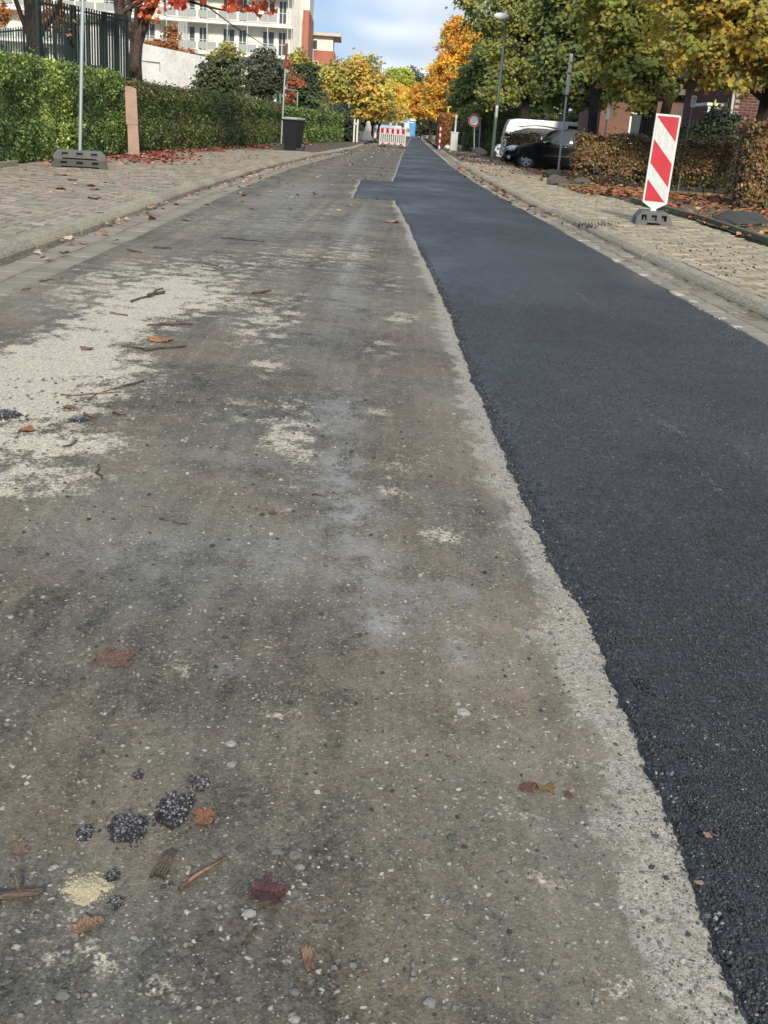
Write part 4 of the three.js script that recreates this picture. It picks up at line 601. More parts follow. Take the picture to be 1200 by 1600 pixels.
// ================================================================== BUILDINGS
const creamM = mat(0.82, 0.79, 0.69, 0.9, { map: withRepeat(grainA, 0.3, 0.3) }), whiteM = mat(0.78, 0.78, 0.76, 0.6), greyPanelM = mat(0.30, 0.32, 0.32, 0.5), brickFarM = mat(0.42, 0.165, 0.11, 0.9, { map: withRepeat(grainA, 0.5, 0.5) });
const paneM = new THREE.MeshPhysicalMaterial({ color: lin(0.06, 0.075, 0.085), roughness: 0.08, metalness: 0 }), roofM = mat(0.18, 0.14, 0.12, 0.8), steelWhite = mat(0.5, 0.51, 0.5, 0.4), curtainM = mat(0.62, 0.6, 0.55, 0.9);
{
  const c = Z(472, 100, -110), W = 30, st = 2.58, y0 = 1.22;
  const t = thing('apartment_building', 'cream apartment block with white balcony rows and red brick end wall', 'building', [c.x, 0, c.z], 0.05);
  const depth = 11, levels = 5;
  const bays = []; for (let x = -1.3; x > -W + 2; x -= 3.55) bays.push(x);
  // wall of each storey with real openings
  for (let k = 0; k < levels; k++) {
    const y = y0 + k * st, s = new THREE.Shape(); s.moveTo(-W, 0); s.lineTo(0, 0); s.lineTo(0, st); s.lineTo(-W, st); s.closePath();
    const holes = []; bays.forEach((bx, i) => { holes.push([bx - 0.95, bx - 0.2, 0.15, 2.15]); holes.push([bx - 2.35, bx - 1.25, 0.85, 2.15]); });
    for (const [a, b, d, e] of holes) { const h = new THREE.Path(); h.moveTo(a, d); h.lineTo(a, e); h.lineTo(b, e); h.lineTo(b, d); h.closePath(); s.holes.push(h); }
    const g = new THREE.ExtrudeGeometry(s, { depth: 0.25, bevelEnabled: false }); g.translate(0, y, -0.25); mesh('wall', g, creamM, t);
    for (const [a, b, d, e] of holes) {
      const w = mesh('window', merge([box(0.07, e - d, 0.08, a + 0.035, y + (d + e) / 2, -0.12), box(0.07, e - d, 0.08, b - 0.035, y + (d + e) / 2, -0.12), box(b - a - 0.14, 0.07, 0.08, (a + b) / 2, y + e - 0.035, -0.12), box(b - a - 0.14, 0.07, 0.08, (a + b) / 2, y + d + 0.035, -0.12), box(0.05, e - d - 0.14, 0.07, (a + b) / 2, y + (d + e) / 2, -0.12)]), whiteM, t);
      mesh('pane', box(b - a, e - d, 0.02, (a + b) / 2, y + (d + e) / 2, -0.16), paneM, w);
      if ((Math.round(a * 7 + k * 3)) % 3 === 0) mesh('curtain', box((b - a) * 0.45, e - d, 0.02, a + (b - a) * 0.25, y + (d + e) / 2, -0.135), curtainM, w);
    }
    if (k > 0) {
      const bal = mesh('balcony', box(W - 0.9, 0.2, 1.5, -W / 2 - 0.45, y - 0.1, 0.76), whiteM, t);
      mesh('handrail', box(W - 0.9, 0.05, 0.05, -W / 2 - 0.45, y + 0.98, 1.46), steelWhite, bal);
      mesh('lower_rail', box(W - 0.9, 0.04, 0.04, -W / 2 - 0.45, y + 0.12, 1.46), steelWhite, bal);
      for (let x = -2.2; x > -W + 1; x -= 1.78) { mesh('parapet_panel', box(1.6, 0.62, 0.02, x - 0.89, y + 0.52, 1.43), greyPanelM, bal); }
    }
  }
  for (let x = -1.3; x > -W; x -= 1.78) mesh('balcony_post', box(0.06, levels * st + 0.2, 0.06, x, y0 - 0.1 + levels * st / 2, 1.56), steelWhite, t);
  for (let i = 0; i < 6; i++) mesh('screen_bar', box(0.05, levels * st, 0.05, -0.28 - i * 0.14, y0 + levels * st / 2, 1.46), steelWhite, t);
  for (let i = 0; i < 6; i++) mesh('screen_bar', box(0.05, levels * st, 0.05, -10.2 - i * 0.14, y0 + levels * st / 2, 1.62), steelWhite, t);
  const bt = Z(472, 18, -110).y;
  mesh('brick_end_wall', box(0.55, bt, depth + 1.7, 0.28, bt / 2, -depth / 2 + 0.85), brickFarM, t);
  mesh('plinth', box(W - 0.02, y0, depth, -W / 2, y0 / 2, -depth / 2 - 0.01), creamM, t);
  mesh('rear_block', box(W - 0.01, levels * st, depth - 0.4, -W / 2, y0 + levels * st / 2, -depth / 2 - 0.2), mat(0.5, 0.47, 0.4, 0.9), t);
  mesh('gable_wall', box(0.5, y0 + levels * st - bt, depth - 0.6, 0.25, (y0 + levels * st + bt) / 2 + 0.003, -depth / 2), creamM, t);
  mesh('roof', box(W + 1.6, 0.25, depth + 2.2, -W / 2 + 0.2, y0 + levels * st + 0.13, -depth / 2 + 0.4), roofM, t);
}
{
  const a = Z(489, 100, -121), b = Z(522, 100, -121), yr = Z(505, 52, -121).y, yb = Z(505, 79, -121).y, W = b.x - a.x;
  const t = thing('brick_annex', 'brick annex with cream upper storey beside the apartment block', 'building', [a.x, 0, a.z], 0.05);
  mesh('brick_wall', box(W, yb, 8, W / 2, yb / 2, -4), brickFarM, t);
  mesh('upper_wall', box(W - 0.2, yr - yb - 0.25, 7.8, W / 2 - 0.1, (yr + yb) / 2 - 0.12, -4), creamM, t);
  mesh('roof', box(W + 0.9, 0.28, 9, W / 2 + 0.1, yr - 0.1, -4), mat(0.55, 0.5, 0.42, 0.8), t);
  for (const [px, py, w, h] of [[492, 70, 0.5, 0.9], [492, 105, 0.6, 1.1]]) { const p = Z(px, py, -121); const f = mesh('window', merge([box(w, 0.07, 0.08, p.x - a.x, p.y + h / 2, 0.03), box(w, 0.07, 0.08, p.x - a.x, p.y - h / 2, 0.03), box(0.07, h, 0.08, p.x - a.x - w / 2, p.y, 0.03), box(0.07, h, 0.08, p.x - a.x + w / 2, p.y, 0.03)]), whiteM, t); mesh('pane', box(w - 0.05, h - 0.05, 0.03, p.x - a.x, p.y, 0.025), paneM, f); }
}
// brick bungalow in the right gardens: the gable nearest the street laid brick by brick
const brickMs = [0.8, 0.95, 1.1, 1.25].map((k, i) => mat(0.13 * k, (0.055 - 0.004 * i) * k, 0.04 * k, 0.9, { map: grainA, bumpMap: grainBump, bumpScale: 0.003 })), mortarM = mat(0.34, 0.30, 0.26, 0.95, { map: grainA });
{
  const a = Z(1141, 212, -33.5), t = thing('brick_house', 'red brick bungalow behind the gardens with pale mortar joints', 'house', [a.x, 0, a.z], 0.0), W = 7, H = 3.1, r = rng(77);
  mesh('mortar_wall', box(W, H, 0.24, W / 2, H / 2, -0.14), mortarM, t);
  const bg = chamfered(0.235, 0.014, 0.062, 0.003); bg.rotateX(Math.PI / 2);
  let n = 0; const y00 = Math.floor((Z(1160, 212, -33.5).y - 0.35) / 0.075) * 0.075;
  for (let y = y00; y < 2.75 && n < 300; y += 0.075) for (let i = 0; i < 7 && n < 300; i++) { const x = 0.125 + i * 0.248 + (Math.round(y / 0.075) % 2) * 0.124; if (x > 1.6) continue; const o = mesh('brick', bg, brickMs[Math.floor(r() * 4)], t); o.position.set(x, y, -0.022 + r() * 0.003); n++; }
  mesh('side_wall', box(0.24, H, 6, 0.12, H / 2, -3.26), mat(0.17, 0.075, 0.055, 0.9, { map: grainA }), t);
  mesh('roof', box(W + 0.8, 0.16, 7.2, W / 2, H + 0.09, -3), roofM, t);
  const w = mesh('window', merge([box(1.3, 0.06, 0.08, 2.4, 1.2, 0.02), box(1.3, 0.06, 0.08, 2.4, 2.2, 0.02), box(0.06, 0.94, 0.08, 1.78, 1.7, 0.02), box(0.06, 0.94, 0.08, 3.02, 1.7, 0.02)]), whiteM, t); mesh('pane', box(1.2, 0.96, 0.04, 2.4, 1.7, 0.0), paneM, w);
  mesh('downpipe', cyl(0.04, 0.04, 3, -0.08, 0, 0.02), mat(0.5, 0.5, 0.48, 0.5), t);
  // a second brick house farther back, its wall seen between the maple stems
  const b = Z(990, 200, -47), t2 = thing('brick_house', 'pinkish brick house seen between the maple stems', 'house', [b.x, -0.2, b.z]);
  mesh('wall', box(9.5, 3.1, 6, 3.4, 1.55, -3), mat(0.20, 0.105, 0.08, 0.9, { map: withRepeat(grainA, 2, 2) }), t2);
  mesh('roof', box(10.5, 0.2, 7, 3.4, 3.2, -3), roofM, t2);
  for (const x of [0.4, 3.4, 5.6]) { const w2 = mesh('window', merge([box(1.2, 0.07, 0.08, x, 2.35, 0.03), box(1.2, 0.07, 0.08, x, 1.2, 0.03), box(0.07, 1.08, 0.08, x - 0.57, 1.775, 0.03), box(0.07, 1.08, 0.08, x + 0.57, 1.775, 0.03), box(0.05, 1.08, 0.07, x, 1.775, 0.03)]), whiteM, t2); mesh('pane', box(1.1, 1.1, 0.03, x, 1.775, 0.02), paneM, w2); }
  const p = Z(1101, 205, -34.4), q = Z(1146, 165, -34.4), t3 = thing('conservatory', 'white glazed conservatory with yellow green posts beside the brick bungalow', 'conservatory', [p.x, 0.05, p.z]), w3 = q.x - p.x, h3 = q.y - 0.05;
  mesh('base_wall', box(w3, 0.9, 1.6, w3 / 2, 0.45, -0.8), whiteM, t3);
  mesh('frame', merge([box(w3 + 0.1, 0.08, 1.7, w3 / 2, h3, -0.8), box(0.06, h3 - 0.9, 0.06, 0.03, (h3 + 0.86) / 2, -0.03), box(0.06, h3 - 0.9, 0.06, w3 - 0.03, (h3 + 0.86) / 2, -0.03), box(0.05, h3 - 0.9, 0.05, w3 * 0.4, (h3 + 0.86) / 2, -0.03), box(w3 - 0.12, 0.04, 0.05, w3 / 2, h3 * 0.82, -0.03)]), whiteM, t3);
  mesh('glass_wall', box(w3 - 0.1, h3 - 0.94, 0.02, w3 / 2, (h3 + 0.86) / 2, -0.06), mat(0.5, 0.53, 0.53, 0.15), t3);
  for (const [px, l] of [[1112, 0.2], [1133, 0.28]]) { const o = Z(px, 185, -34.2), m = mesh('post', cyl(0.028, 0.028, 1.1 + l, o.x - p.x, 1.0, 0.15), mat(0.55, 0.62, 0.06, 0.5), t3); m.rotation.z = -0.02; }
}
{ // the painted garden wall on the left
  const a = Z(222, 75, -49), b = Z(324, 90, -51), t = thing('garden_wall', 'white rendered garden wall with sloping top behind the long hedge', 'wall', [a.x, 0, a.z]);
  const s = new THREE.Shape(), w = Math.hypot(b.x - a.x, b.z - a.z); s.moveTo(-3.2, 0); s.lineTo(w, 0); s.lineTo(w, b.y); s.lineTo(-3.2, a.y + 0.45); s.closePath();
  const g = new THREE.ExtrudeGeometry(s, { depth: 0.24, bevelEnabled: true, bevelSize: 0.01, bevelThickness: 0.01, bevelSegments: 1 }); g.translate(0, 0, -0.24);
  const m = mesh('render_coat', g, mat(0.72, 0.715, 0.70, 0.85, { map: withRepeat(grainA, 0.4, 0.4) }), t); m.rotation.y = Math.atan2(a.z - b.z, b.x - a.x);
  const gr = mat(0.2, 0.2, 0.2, 0.7), p = Z(222, 95, -49), q = Z(250, 98, -49.5), e = Z(250, 110, -49.5);
  mesh('coping_gap', tube([[p.x - a.x, p.y, 0.03], [(p.x + q.x) / 2 - a.x, (p.y + q.y) / 2, -0.2], [q.x - a.x, q.y, -0.45]], 0.016, 0.016, 6), gr, t);
  mesh('vent_slot', tube([[q.x - a.x, q.y, -0.45], [q.x - a.x + 0.002, (q.y + e.y) / 2, -0.45], [e.x - a.x, e.y, -0.45]], 0.012, 0.012, 6), gr, t);
  const c = Z(0, 60, -44), d = Z(120, 60, -43), t2 = thing('garden_shed', 'grey flat garden shed seen through the metal railing', 'shed', [c.x, 0, c.z]);
  mesh('shed_wall', box(d.x - c.x, 2.4, 2.5, (d.x - c.x) / 2, 1.2, -1.2), mat(0.35, 0.34, 0.32, 0.8), t2); mesh('shed_roof', box(d.x - c.x + 0.4, 0.14, 2.9, (d.x - c.x) / 2, 2.47, -1.2), mat(0.12, 0.12, 0.12, 0.7), t2);
}
// ---- metal railings behind the first hedge
const railM = mat(0.018, 0.03, 0.028, 0.45, { metalness: 0.2 });
function railing(label, A, B, yTopA, yTopB, n, w) {
  const t = thing('railing', label, 'railing', [A.x, 0.08, A.z]), L = Math.hypot(B.x - A.x, B.z - A.z), ang = Math.atan2(-(B.z - A.z), B.x - A.x), sub = new THREE.Group(); t.rotation.y = ang;
  for (let i = 0; i <= n; i++) { const s = i / n, h = lerp(yTopA, yTopB, s); mesh(i % 12 === 0 ? 'post' : 'bar', box(i % 12 === 0 ? w * 2.2 : w, h, i % 12 === 0 ? w * 2.2 : w, s * L, h / 2, 0), railM, t); }
  for (const f of [0.97, 0.45, 0.12]) { const g = box(L, 0.04, 0.03, L / 2, 0, 0.0), m = mesh('rail', g, railM, t); m.position.y = lerp(yTopA, yTopB, 0.5) * f; m.rotation.z = Math.atan2((yTopB - yTopA) * f, L); m.position.x = 0; const p = g.attributes.position; m.position.y = yTopA * f; }
}
{
  const A = Z(60, 60, -24.6), B = Z(200, 60, -29.2), tA = Z(60, -4, -24.6).y, tB = Z(200, 26, -29.2).y;
  railing('tall dark green metal railing running up to the red maple trunk', V(A.x, 0, A.z), V(B.x, 0, B.z), tA - 0.08, tB - 0.08, 34, 0.028);
  const C = Z(-10, 60, -34), D = Z(176, 60, -31); railing('lower dark green metal railing set back behind the orange leaved maple', V(C.x, 0, C.z), V(D.x, 0, D.z), Z(-10, 46, -34).y - 0.08, Z(176, 27, -31).y - 0.08, 44, 0.022);
  const E1 = Z(199, 60, -29.3), t = thing('gate', 'dark closely barred metal gate beside the forked maple trunk', 'gate', [E1.x, 0.08, E1.z], 0.9), gy = Z(199, 27, -29.3).y - 0.08; for (let i = 0; i < 9; i++) mesh('bar', box(0.03, gy, 0.03, -0.02 - i * 0.085, gy / 2, 0), railM, t); mesh('top_rail', box(0.74, 0.05, 0.04, -0.36, gy + 0.02, 0), railM, t); mesh('bottom_rail', box(0.74, 0.05, 0.04, -0.36, 0.15, 0.036), railM, t);
}
{ // stone pillar
  const p = G(208, 243, WALK), t = thing('stone_pillar', 'weathered pink sandstone gate pillar of two leaning blocks', 'pillar', [p.x, WALK - 0.02, p.z], 0.25), m = mat(0.42, 0.29, 0.23, 0.9, { map: grainA, bumpMap: grainBump, bumpScale: 0.006 });
  const lower = new THREE.CylinderGeometry(0.17, 0.185, 0.68, 4, 3).toNonIndexed(); lower.rotateY(Math.PI / 4); lower.scale(0.95, 1, 1.1); lower.computeVertexNormals(); lower.translate(0.02, 0.34, 0); const l = mesh('lower_block', lower, m, t); l.rotation.z = 0.04;
  const upper = new THREE.CylinderGeometry(0.17, 0.185, 0.80, 4, 3).toNonIndexed(); upper.rotateY(Math.PI / 4); upper.scale(1, 1, 1.1); const up = upper.attributes.position; for (let i = 0; i < up.count; i++) if (up.getY(i) > 0.3 && up.getX(i) > 0) up.setY(i, up.getY(i) - 0.05); upper.computeVertexNormals(); upper.translate(0.0, 1.085, 0); const u = mesh('upper_block', upper, m, t); u.rotation.z = 0.03;
}
// ================================================================== STREET FURNITURE
const zincM = mat(0.46, 0.49, 0.51, 0.42, { metalness: 0.55 }), rubberM = mat(0.075, 0.077, 0.075, 0.75, { map: grainA, bumpMap: grainBump, bumpScale: 0.004 }), rubberLight = mat(0.125, 0.13, 0.127, 0.75, { map: grainA });
function baseBlock(parent, y, w, d, h, m, flip) {      // recycled rubber foot: sloping flanks with hand holes, as one body with recessed pockets
  const s = new THREE.Shape(), b = 0.07; s.moveTo(-w / 2, 0); s.lineTo(-w / 2 + 0.12, 0); s.lineTo(-w / 2 + 0.15, 0.03); s.lineTo(w / 2 - 0.15, 0.03); s.lineTo(w / 2 - 0.12, 0); s.lineTo(w / 2, 0); s.lineTo(w / 2 - 0.01, h * 0.55); s.lineTo(w / 2 - b, h); s.lineTo(-w / 2 + b, h); s.lineTo(-w / 2 + 0.01, h * 0.55); s.closePath();
  for (const k of [-0.28, 0, 0.28]) { const q = new THREE.Path(), x = k * w, a = Math.min(0.055, w * 0.085), y0 = 0.045, y1 = h - 0.025; q.moveTo(x - a, y0); q.lineTo(x - a, y1); q.lineTo(x + a, y1); q.lineTo(x + a, y0); q.closePath(); s.holes.push(q); }
  const g = new THREE.ExtrudeGeometry(s, { depth: d - 0.03, bevelEnabled: true, bevelSize: 0.008, bevelThickness: 0.015, bevelSegments: 2 }); g.translate(0, y, -d / 2 + 0.015);
  const o = mesh('rubber_foot', g, m, parent); mesh('inner_web', box(w - 0.18, h - 0.05, d - 0.12, 0, y + h / 2 + 0.005, 0), m, o); return o;
}
function signPole(label, foot, topPx, o) {
  const t = thing('sign_pole', label, 'pole', [foot.x, foot.y, foot.z], o.turn ?? 0, null), h = topPx.y - foot.y, dx = topPx.x - foot.x, dz = topPx.z - foot.z;
  if (o.blocks) { baseBlock(t, -0.004, 0.9, 0.44, 0.13, rubberM); if (o.blocks > 1) { const b2 = baseBlock(t, 0.128, 0.84, 0.40, 0.14, rubberLight); } }
  const y0 = (o.blocks || 0) * 0.1, turn = o.turn ?? 0, lx = dx * Math.cos(turn) , lz = dx * Math.sin(turn), P = f => V(lx * f, lerp(y0, h, f), lz * f);
  mesh('pole', tube([P(0), P(0.33), P(0.66), P(1)], 0.03, 0.03, 12, 6), o.m || zincM, t);
  if (o.wrap) for (const [f0, f1, m, r] of o.wrap) mesh('wrapping', tube([P(f0), P((f0 + f1) / 2).add(V(0.004, 0, 0)), P(f1)], r || 0.042, (r || 0.042) * 0.93, 10, 8, 0.14, 4), m, t);
  return t;
}
const tapeRed = mat(0.42, 0.07, 0.09, 0.7), tapeWhite = mat(0.62, 0.60, 0.57, 0.8), rustWrap = mat(0.16, 0.06, 0.05, 0.85);
{
  const f = G(122, 262, WALK); f.z -= 0.12; signPole('galvanised pole with a red tape knot on stacked rubber feet', f, Z(130, -40, f.z), { blocks: 2, turn: 0.25, wrap: [[0.868, 0.9, tapeRed, 0.05]] });
  const f2 = G(439, 230, WALK); signPole('thin pole with rust red wrapped top beside the wheelie bin', f2, Z(448, 68, f2.z), { blocks: 1, turn: 0.2, wrap: [[0.76, 1, rustWrap, 0.05]] });
  const f3 = G(540, 220, WALK); signPole('short grey pole near the pale leaning tree', f3, Z(546, 158, f3.z), { blocks: 1, m: mat(0.3, 0.32, 0.32, 0.6) });
  const f4 = G(872, 268, 0.1); f4.y = groundR(f4.x, f4.z); signPole('leaning galvanised pole with white wrapped upper end by the black car', f4, Z(893, 84, f4.z), { wrap: [[0.66, 0.83, tapeWhite, 0.055], [0.84, 1, tapeWhite, 0.052], [0.645, 0.66, rustWrap, 0.058], [0.83, 0.843, rustWrap, 0.058]] });
  const f5 = G(748, 236, 0.1); f5.y = 0.08; signPole('tall thin pole behind the round red rimmed sign', f5, Z(753, 150, f5.z), {});
}
function rock(name, label, p, sx, sy, sz, seed, m, group) {
  const g = new THREE.IcosahedronGeometry(1, 3), q = g.attributes.position, v = V(), r = rng(seed), planes = []; for (let i = 0; i < 13; i++) planes.push([V(r() - 0.5, r() * 0.8 - 0.15, r() - 0.5).normalize(), 0.62 + r() * 0.25]);
  for (let i = 0; i < q.count; i++) { v.fromBufferAttribute(q, i); let k = 1; for (const [n, d] of planes) { const e = v.dot(n); if (e > 0) k = Math.min(k, d / e); } v.multiplyScalar(k * (1 + (S(NB, v.x * 0.4 + 0.5 + seed * 0.1, v.y * 0.4 + v.z * 0.3) - 0.5) * 0.14)); q.setXYZ(i, v.x * sx, Math.max(-0.25, v.y) * sy, v.z * sz); }
  g.computeVertexNormals(); const o = mesh('', g, m); o.position.set(p[0], p[1], p[2]); o.rotation.y = seed; return top(o, name, label, 'rock', group);
}
const rockDark = mat(0.052, 0.055, 0.05, 0.85, { map: grainA, bumpMap: grainBump, bumpScale: 0.012 }), rockGrey = mat(0.11, 0.095, 0.085, 0.85, { map: grainA, bumpMap: grainBump, bumpScale: 0.012 }), rockOlive = mat(0.11, 0.105, 0.075, 0.9, { map: grainA, bumpMap: grainBump, bumpScale: 0.012 });
{
  let g = G(1150, 352, 0.1); { const gg = new THREE.IcosahedronGeometry(1, 3); } rock('boulder', 'long dark boulder lying before the tall beech hedge', [g.x, 0.13, g.z], 0.40, 0.24, 0.2, 3, rockDark);
  g = G(862, 277, 0.1); rock('boulder', 'dark angular stone at the foot of the leaning pole', [g.x, 0.12, g.z - 0.2], 0.42, 0.24, 0.25, 5, rockDark);
  g = G(872, 288, 0.1); rock('boulder', 'brownish grey block in front of the dark angular stone', [g.x, 0.14, g.z - 0.1], 0.28, 0.19, 0.2, 6, rockGrey);
  g = G(905, 288, 0.1); rock('boulder', 'low mossy stone at the left end of the low beech hedge', [g.x, 0.13, g.z + 0.1], 0.32, 0.17, 0.2, 7, rockOlive);
  g = G(752, 240, 0.1); rock('boulder', 'flat dark stone below the round red rimmed sign', [g.x - 0.1, 0.15, g.z], 0.85, 0.28, 0.4, 8, rockDark);
  g = G(762, 236, 0.1); rock('boulder', 'dark heaped stone behind the lamp post', [g.x + 0.3, 0.2, g.z - 0.8], 0.7, 0.5, 0.4, 9, rockDark);
  g = G(699, 235, 0.1); rock('boulder', 'small pale round stone beside the grey cabinet', [g.x, 0.24, g.z], 0.17, 0.2, 0.17, 11, mat(0.5, 0.48, 0.44, 0.8));
}
{ // edging boards and kerb of the bed on the right
  const a = G(940 + 130, 330, 0.12), m = mat(0.13, 0.135, 0.075, 0.9, { map: grainA, bumpMap: grainBump, bumpScale: 0.008 });
  const e = thing('edging_kerb', 'moss green edging kerb along the back of the right pavement', 'kerb', [0, 0, 0]); let i = 0;
  for (let z = -7; z > -19.6; z -= 1.0) { const o = mesh('edging_stone', rbox(0.07, 0.16, 0.985, 0.012), m, e); o.position.set((walkR(z) + walkR(z - 1)) / 2 + 0.02, 0.09, z - 0.5); o.rotation.y = Math.atan2(walkR(z) - walkR(z - 1), 1); }
  const moss = metres(sheet(3.95, 5.6, -9, -15.8, 14, 30, (x, z) => 0.112 + (S(NB, x, z) - 0.5) * 0.03), 0.8); structure(mesh('', moss, mat(0.12, 0.12, 0.055, 0.95, { map: grainA, bumpMap: grainBump, bumpScale: 0.015 })), 'mossy_ground');
  const h = G(890, 291, 0.1), t = thing('edging_board', 'dark border kerb along the foot of the low beech hedge', 'kerb', [h.x - 0.3, 0.1, h.z + 0.35]); for (let k = 0; k < 5; k++) mesh('edging_stone', rbox(0.98, 0.12, 0.08, 0.015, 0.5 + k * 1.0, 0, k * 0.05), m, t);
  const l = thing('edging_kerb', 'grey edging kerb at the foot of the glossy green hedge', 'kerb', [0, 0, 0]); for (let z = -11; z > -19; z -= 1.0) { const o = mesh('edging_stone', rbox(0.08, 0.14, 0.985, 0.012), kerbMats[1], l); o.position.set((hedgeL(z) + hedgeL(z - 1)) / 2 + 0.22, 0.1, z - 0.5); o.rotation.y = Math.atan2(hedgeL(z) - hedgeL(z - 1), 1); }
  const s = G(1018, 316, 0.11), st = thing('garden_stake', 'short wooden stake in the bare soil behind the striped beacon', 'stake', [s.x, 0.05, s.z]); mesh('shaft', box(0.05, 0.2, 0.05, 0, 0.1, 0), barkPale, st); mesh('point', new THREE.ConeGeometry(0.035, 0.05, 4).translate(0, 0.225, 0), barkPale, st);
}
{ // wheelie bin
  const p = G(456, 235, WALK), t = thing('wheelie_bin', 'black wheelie bin with grey lid standing before the hedge', 'bin', [p.x, WALK, p.z - 0.3], -0.35), m = mat(0.014, 0.015, 0.02, 0.5), lidM = mat(0.32, 0.35, 0.35, 0.45);
  const body = new THREE.CylinderGeometry(0.5, 0.40, 0.98, 4, 6); body.rotateY(Math.PI / 4); body.scale(0.83, 1, 0.98); body.translate(0, 0.57, 0); const q = body.attributes.position; for (let i = 0; i < q.count; i++) if (q.getY(i) < 0.5 && q.getZ(i) < 0) q.setZ(i, q.getZ(i) + 0.05); const bb = body.toNonIndexed(); bb.computeVertexNormals(); mesh('body', bb, m, t);
  mesh('rim', rbox(0.64, 0.05, 0.76, 0.02, 0, 1.06, 0), m, t); const lid = mesh('lid', rbox(0.62, 0.07, 0.78, 0.03, 0, 1.115, 0.02), lidM, t); mesh('lid_ridge', rbox(0.4, 0.03, 0.5, 0.014, 0, 1.155, 0.02), lidM, lid);
  for (const s of [-1, 1]) { const w = mesh('wheel', new THREE.CylinderGeometry(0.1, 0.1, 0.05, 16).rotateZ(Math.PI / 2).translate(s * 0.3, 0.1, -0.3), rubberM, t); mesh('hub', new THREE.CylinderGeometry(0.04, 0.04, 0.06, 10).rotateZ(Math.PI / 2).translate(s * 0.3, 0.1, -0.3), m, w); }
  mesh('handle', tube([[-0.25, 1.08, -0.36], [-0.25, 1.06, -0.46], [0.25, 1.06, -0.46], [0.25, 1.08, -0.36]], 0.016, 0.016, 6), m, t); mesh('foot', box(0.44, 0.12, 0.12, 0, 0.06, 0.24), m, t); t.scale.setScalar(0.92);
}
// ---- the striped beacon
const retroRed = mat(0.50, 0.014, 0.032, 0.45, { map: withRepeat(grainA, 2, 2) }), retroWhite = mat(0.57, 0.59, 0.58, 0.5, { map: withRepeat(grainA, 3, 3) }), plasticWhite = mat(0.58, 0.58, 0.56, 0.5);
{
  const p = G(1022, 351, WALK), t = thing('traffic_beacon', 'red and white striped traffic beacon panel leaning on grey rubber foot', 'beacon', [p.x, WALK, p.z - 0.18], -0.12);
  baseBlock(t, 0.0, 0.44, 0.6, 0.15, rubberLight);
  const sub = new THREE.Group(); const W = 0.30, H = 1.06, y0 = 0.26, lean = -0.028;
  const outline = (w, h0, h1, tip) => { const s = new THREE.Shape(), c = 0.03; s.moveTo(-w / 2, h0); s.lineTo(-0.035, h0 - tip); s.lineTo(0.035, h0 - tip); s.lineTo(w / 2, h0); s.lineTo(w / 2, h1 - c); s.quadraticCurveTo(w / 2, h1, w / 2 - c, h1); s.lineTo(-w / 2 + c, h1); s.quadraticCurveTo(-w / 2, h1, -w / 2, h1 - c); s.closePath(); return s; };
  const g = new THREE.ExtrudeGeometry(outline(W, y0, y0 + H, 0.07), { depth: 0.045, bevelEnabled: true, bevelSize: 0.006, bevelThickness: 0.006, bevelSegments: 2 }); g.translate(0, 0, -0.03);
  const panel = mesh('panel', g, plasticWhite, t); panel.rotation.z = lean;
  mesh('white_face', box(W - 0.035, H - 0.035, 0.004, 0, y0 + H / 2, 0.0235), retroWhite, panel);
  const inW = (W - 0.036) / 2, lo = y0 + 0.018, hi = y0 + H - 0.018, slope = 1.05, band = 0.285;
  for (const yc of [hi - 0.14 + 0.13, hi - 0.56 + 0.0, lo - 0.02]) {         // red bands falling to the right, clipped to the face
    const at2 = (x, y) => [x, y - slope * x]; let poly = [at2(-inW, yc + band / 2), at2(inW, yc + band / 2), at2(inW, yc - band / 2), at2(-inW, yc - band / 2)];
    const clip = (pl, keep, cut) => { const o = []; pl.forEach((a, i) => { const b = pl[(i + 1) % pl.length], ka = keep(a), kb = keep(b); if (ka) o.push(a); if (ka !== kb) o.push(cut(a, b)); }); return o; };
    const cutY = Y => (a, b) => { const f = (Y - a[1]) / (b[1] - a[1]); return [lerp(a[0], b[0], f), Y]; };
    poly = clip(poly, q => q[1] <= hi, cutY(hi)); poly = clip(poly, q => q[1] >= lo, cutY(lo)); if (poly.length < 3) continue;
    const s = new THREE.Shape(); poly.forEach((q, i) => i ? s.lineTo(q[0], q[1]) : s.moveTo(q[0], q[1])); s.closePath(); const sg = new THREE.ExtrudeGeometry(s, { depth: 0.003, bevelEnabled: false }); sg.translate(0, 0, 0.026); mesh('red_stripe', sg, retroRed, panel);
  }
  mesh('socket', rbox(0.075, 0.16, 0.06, 0.01, -0.003, 0.145, -0.005), plasticWhite, panel);
}
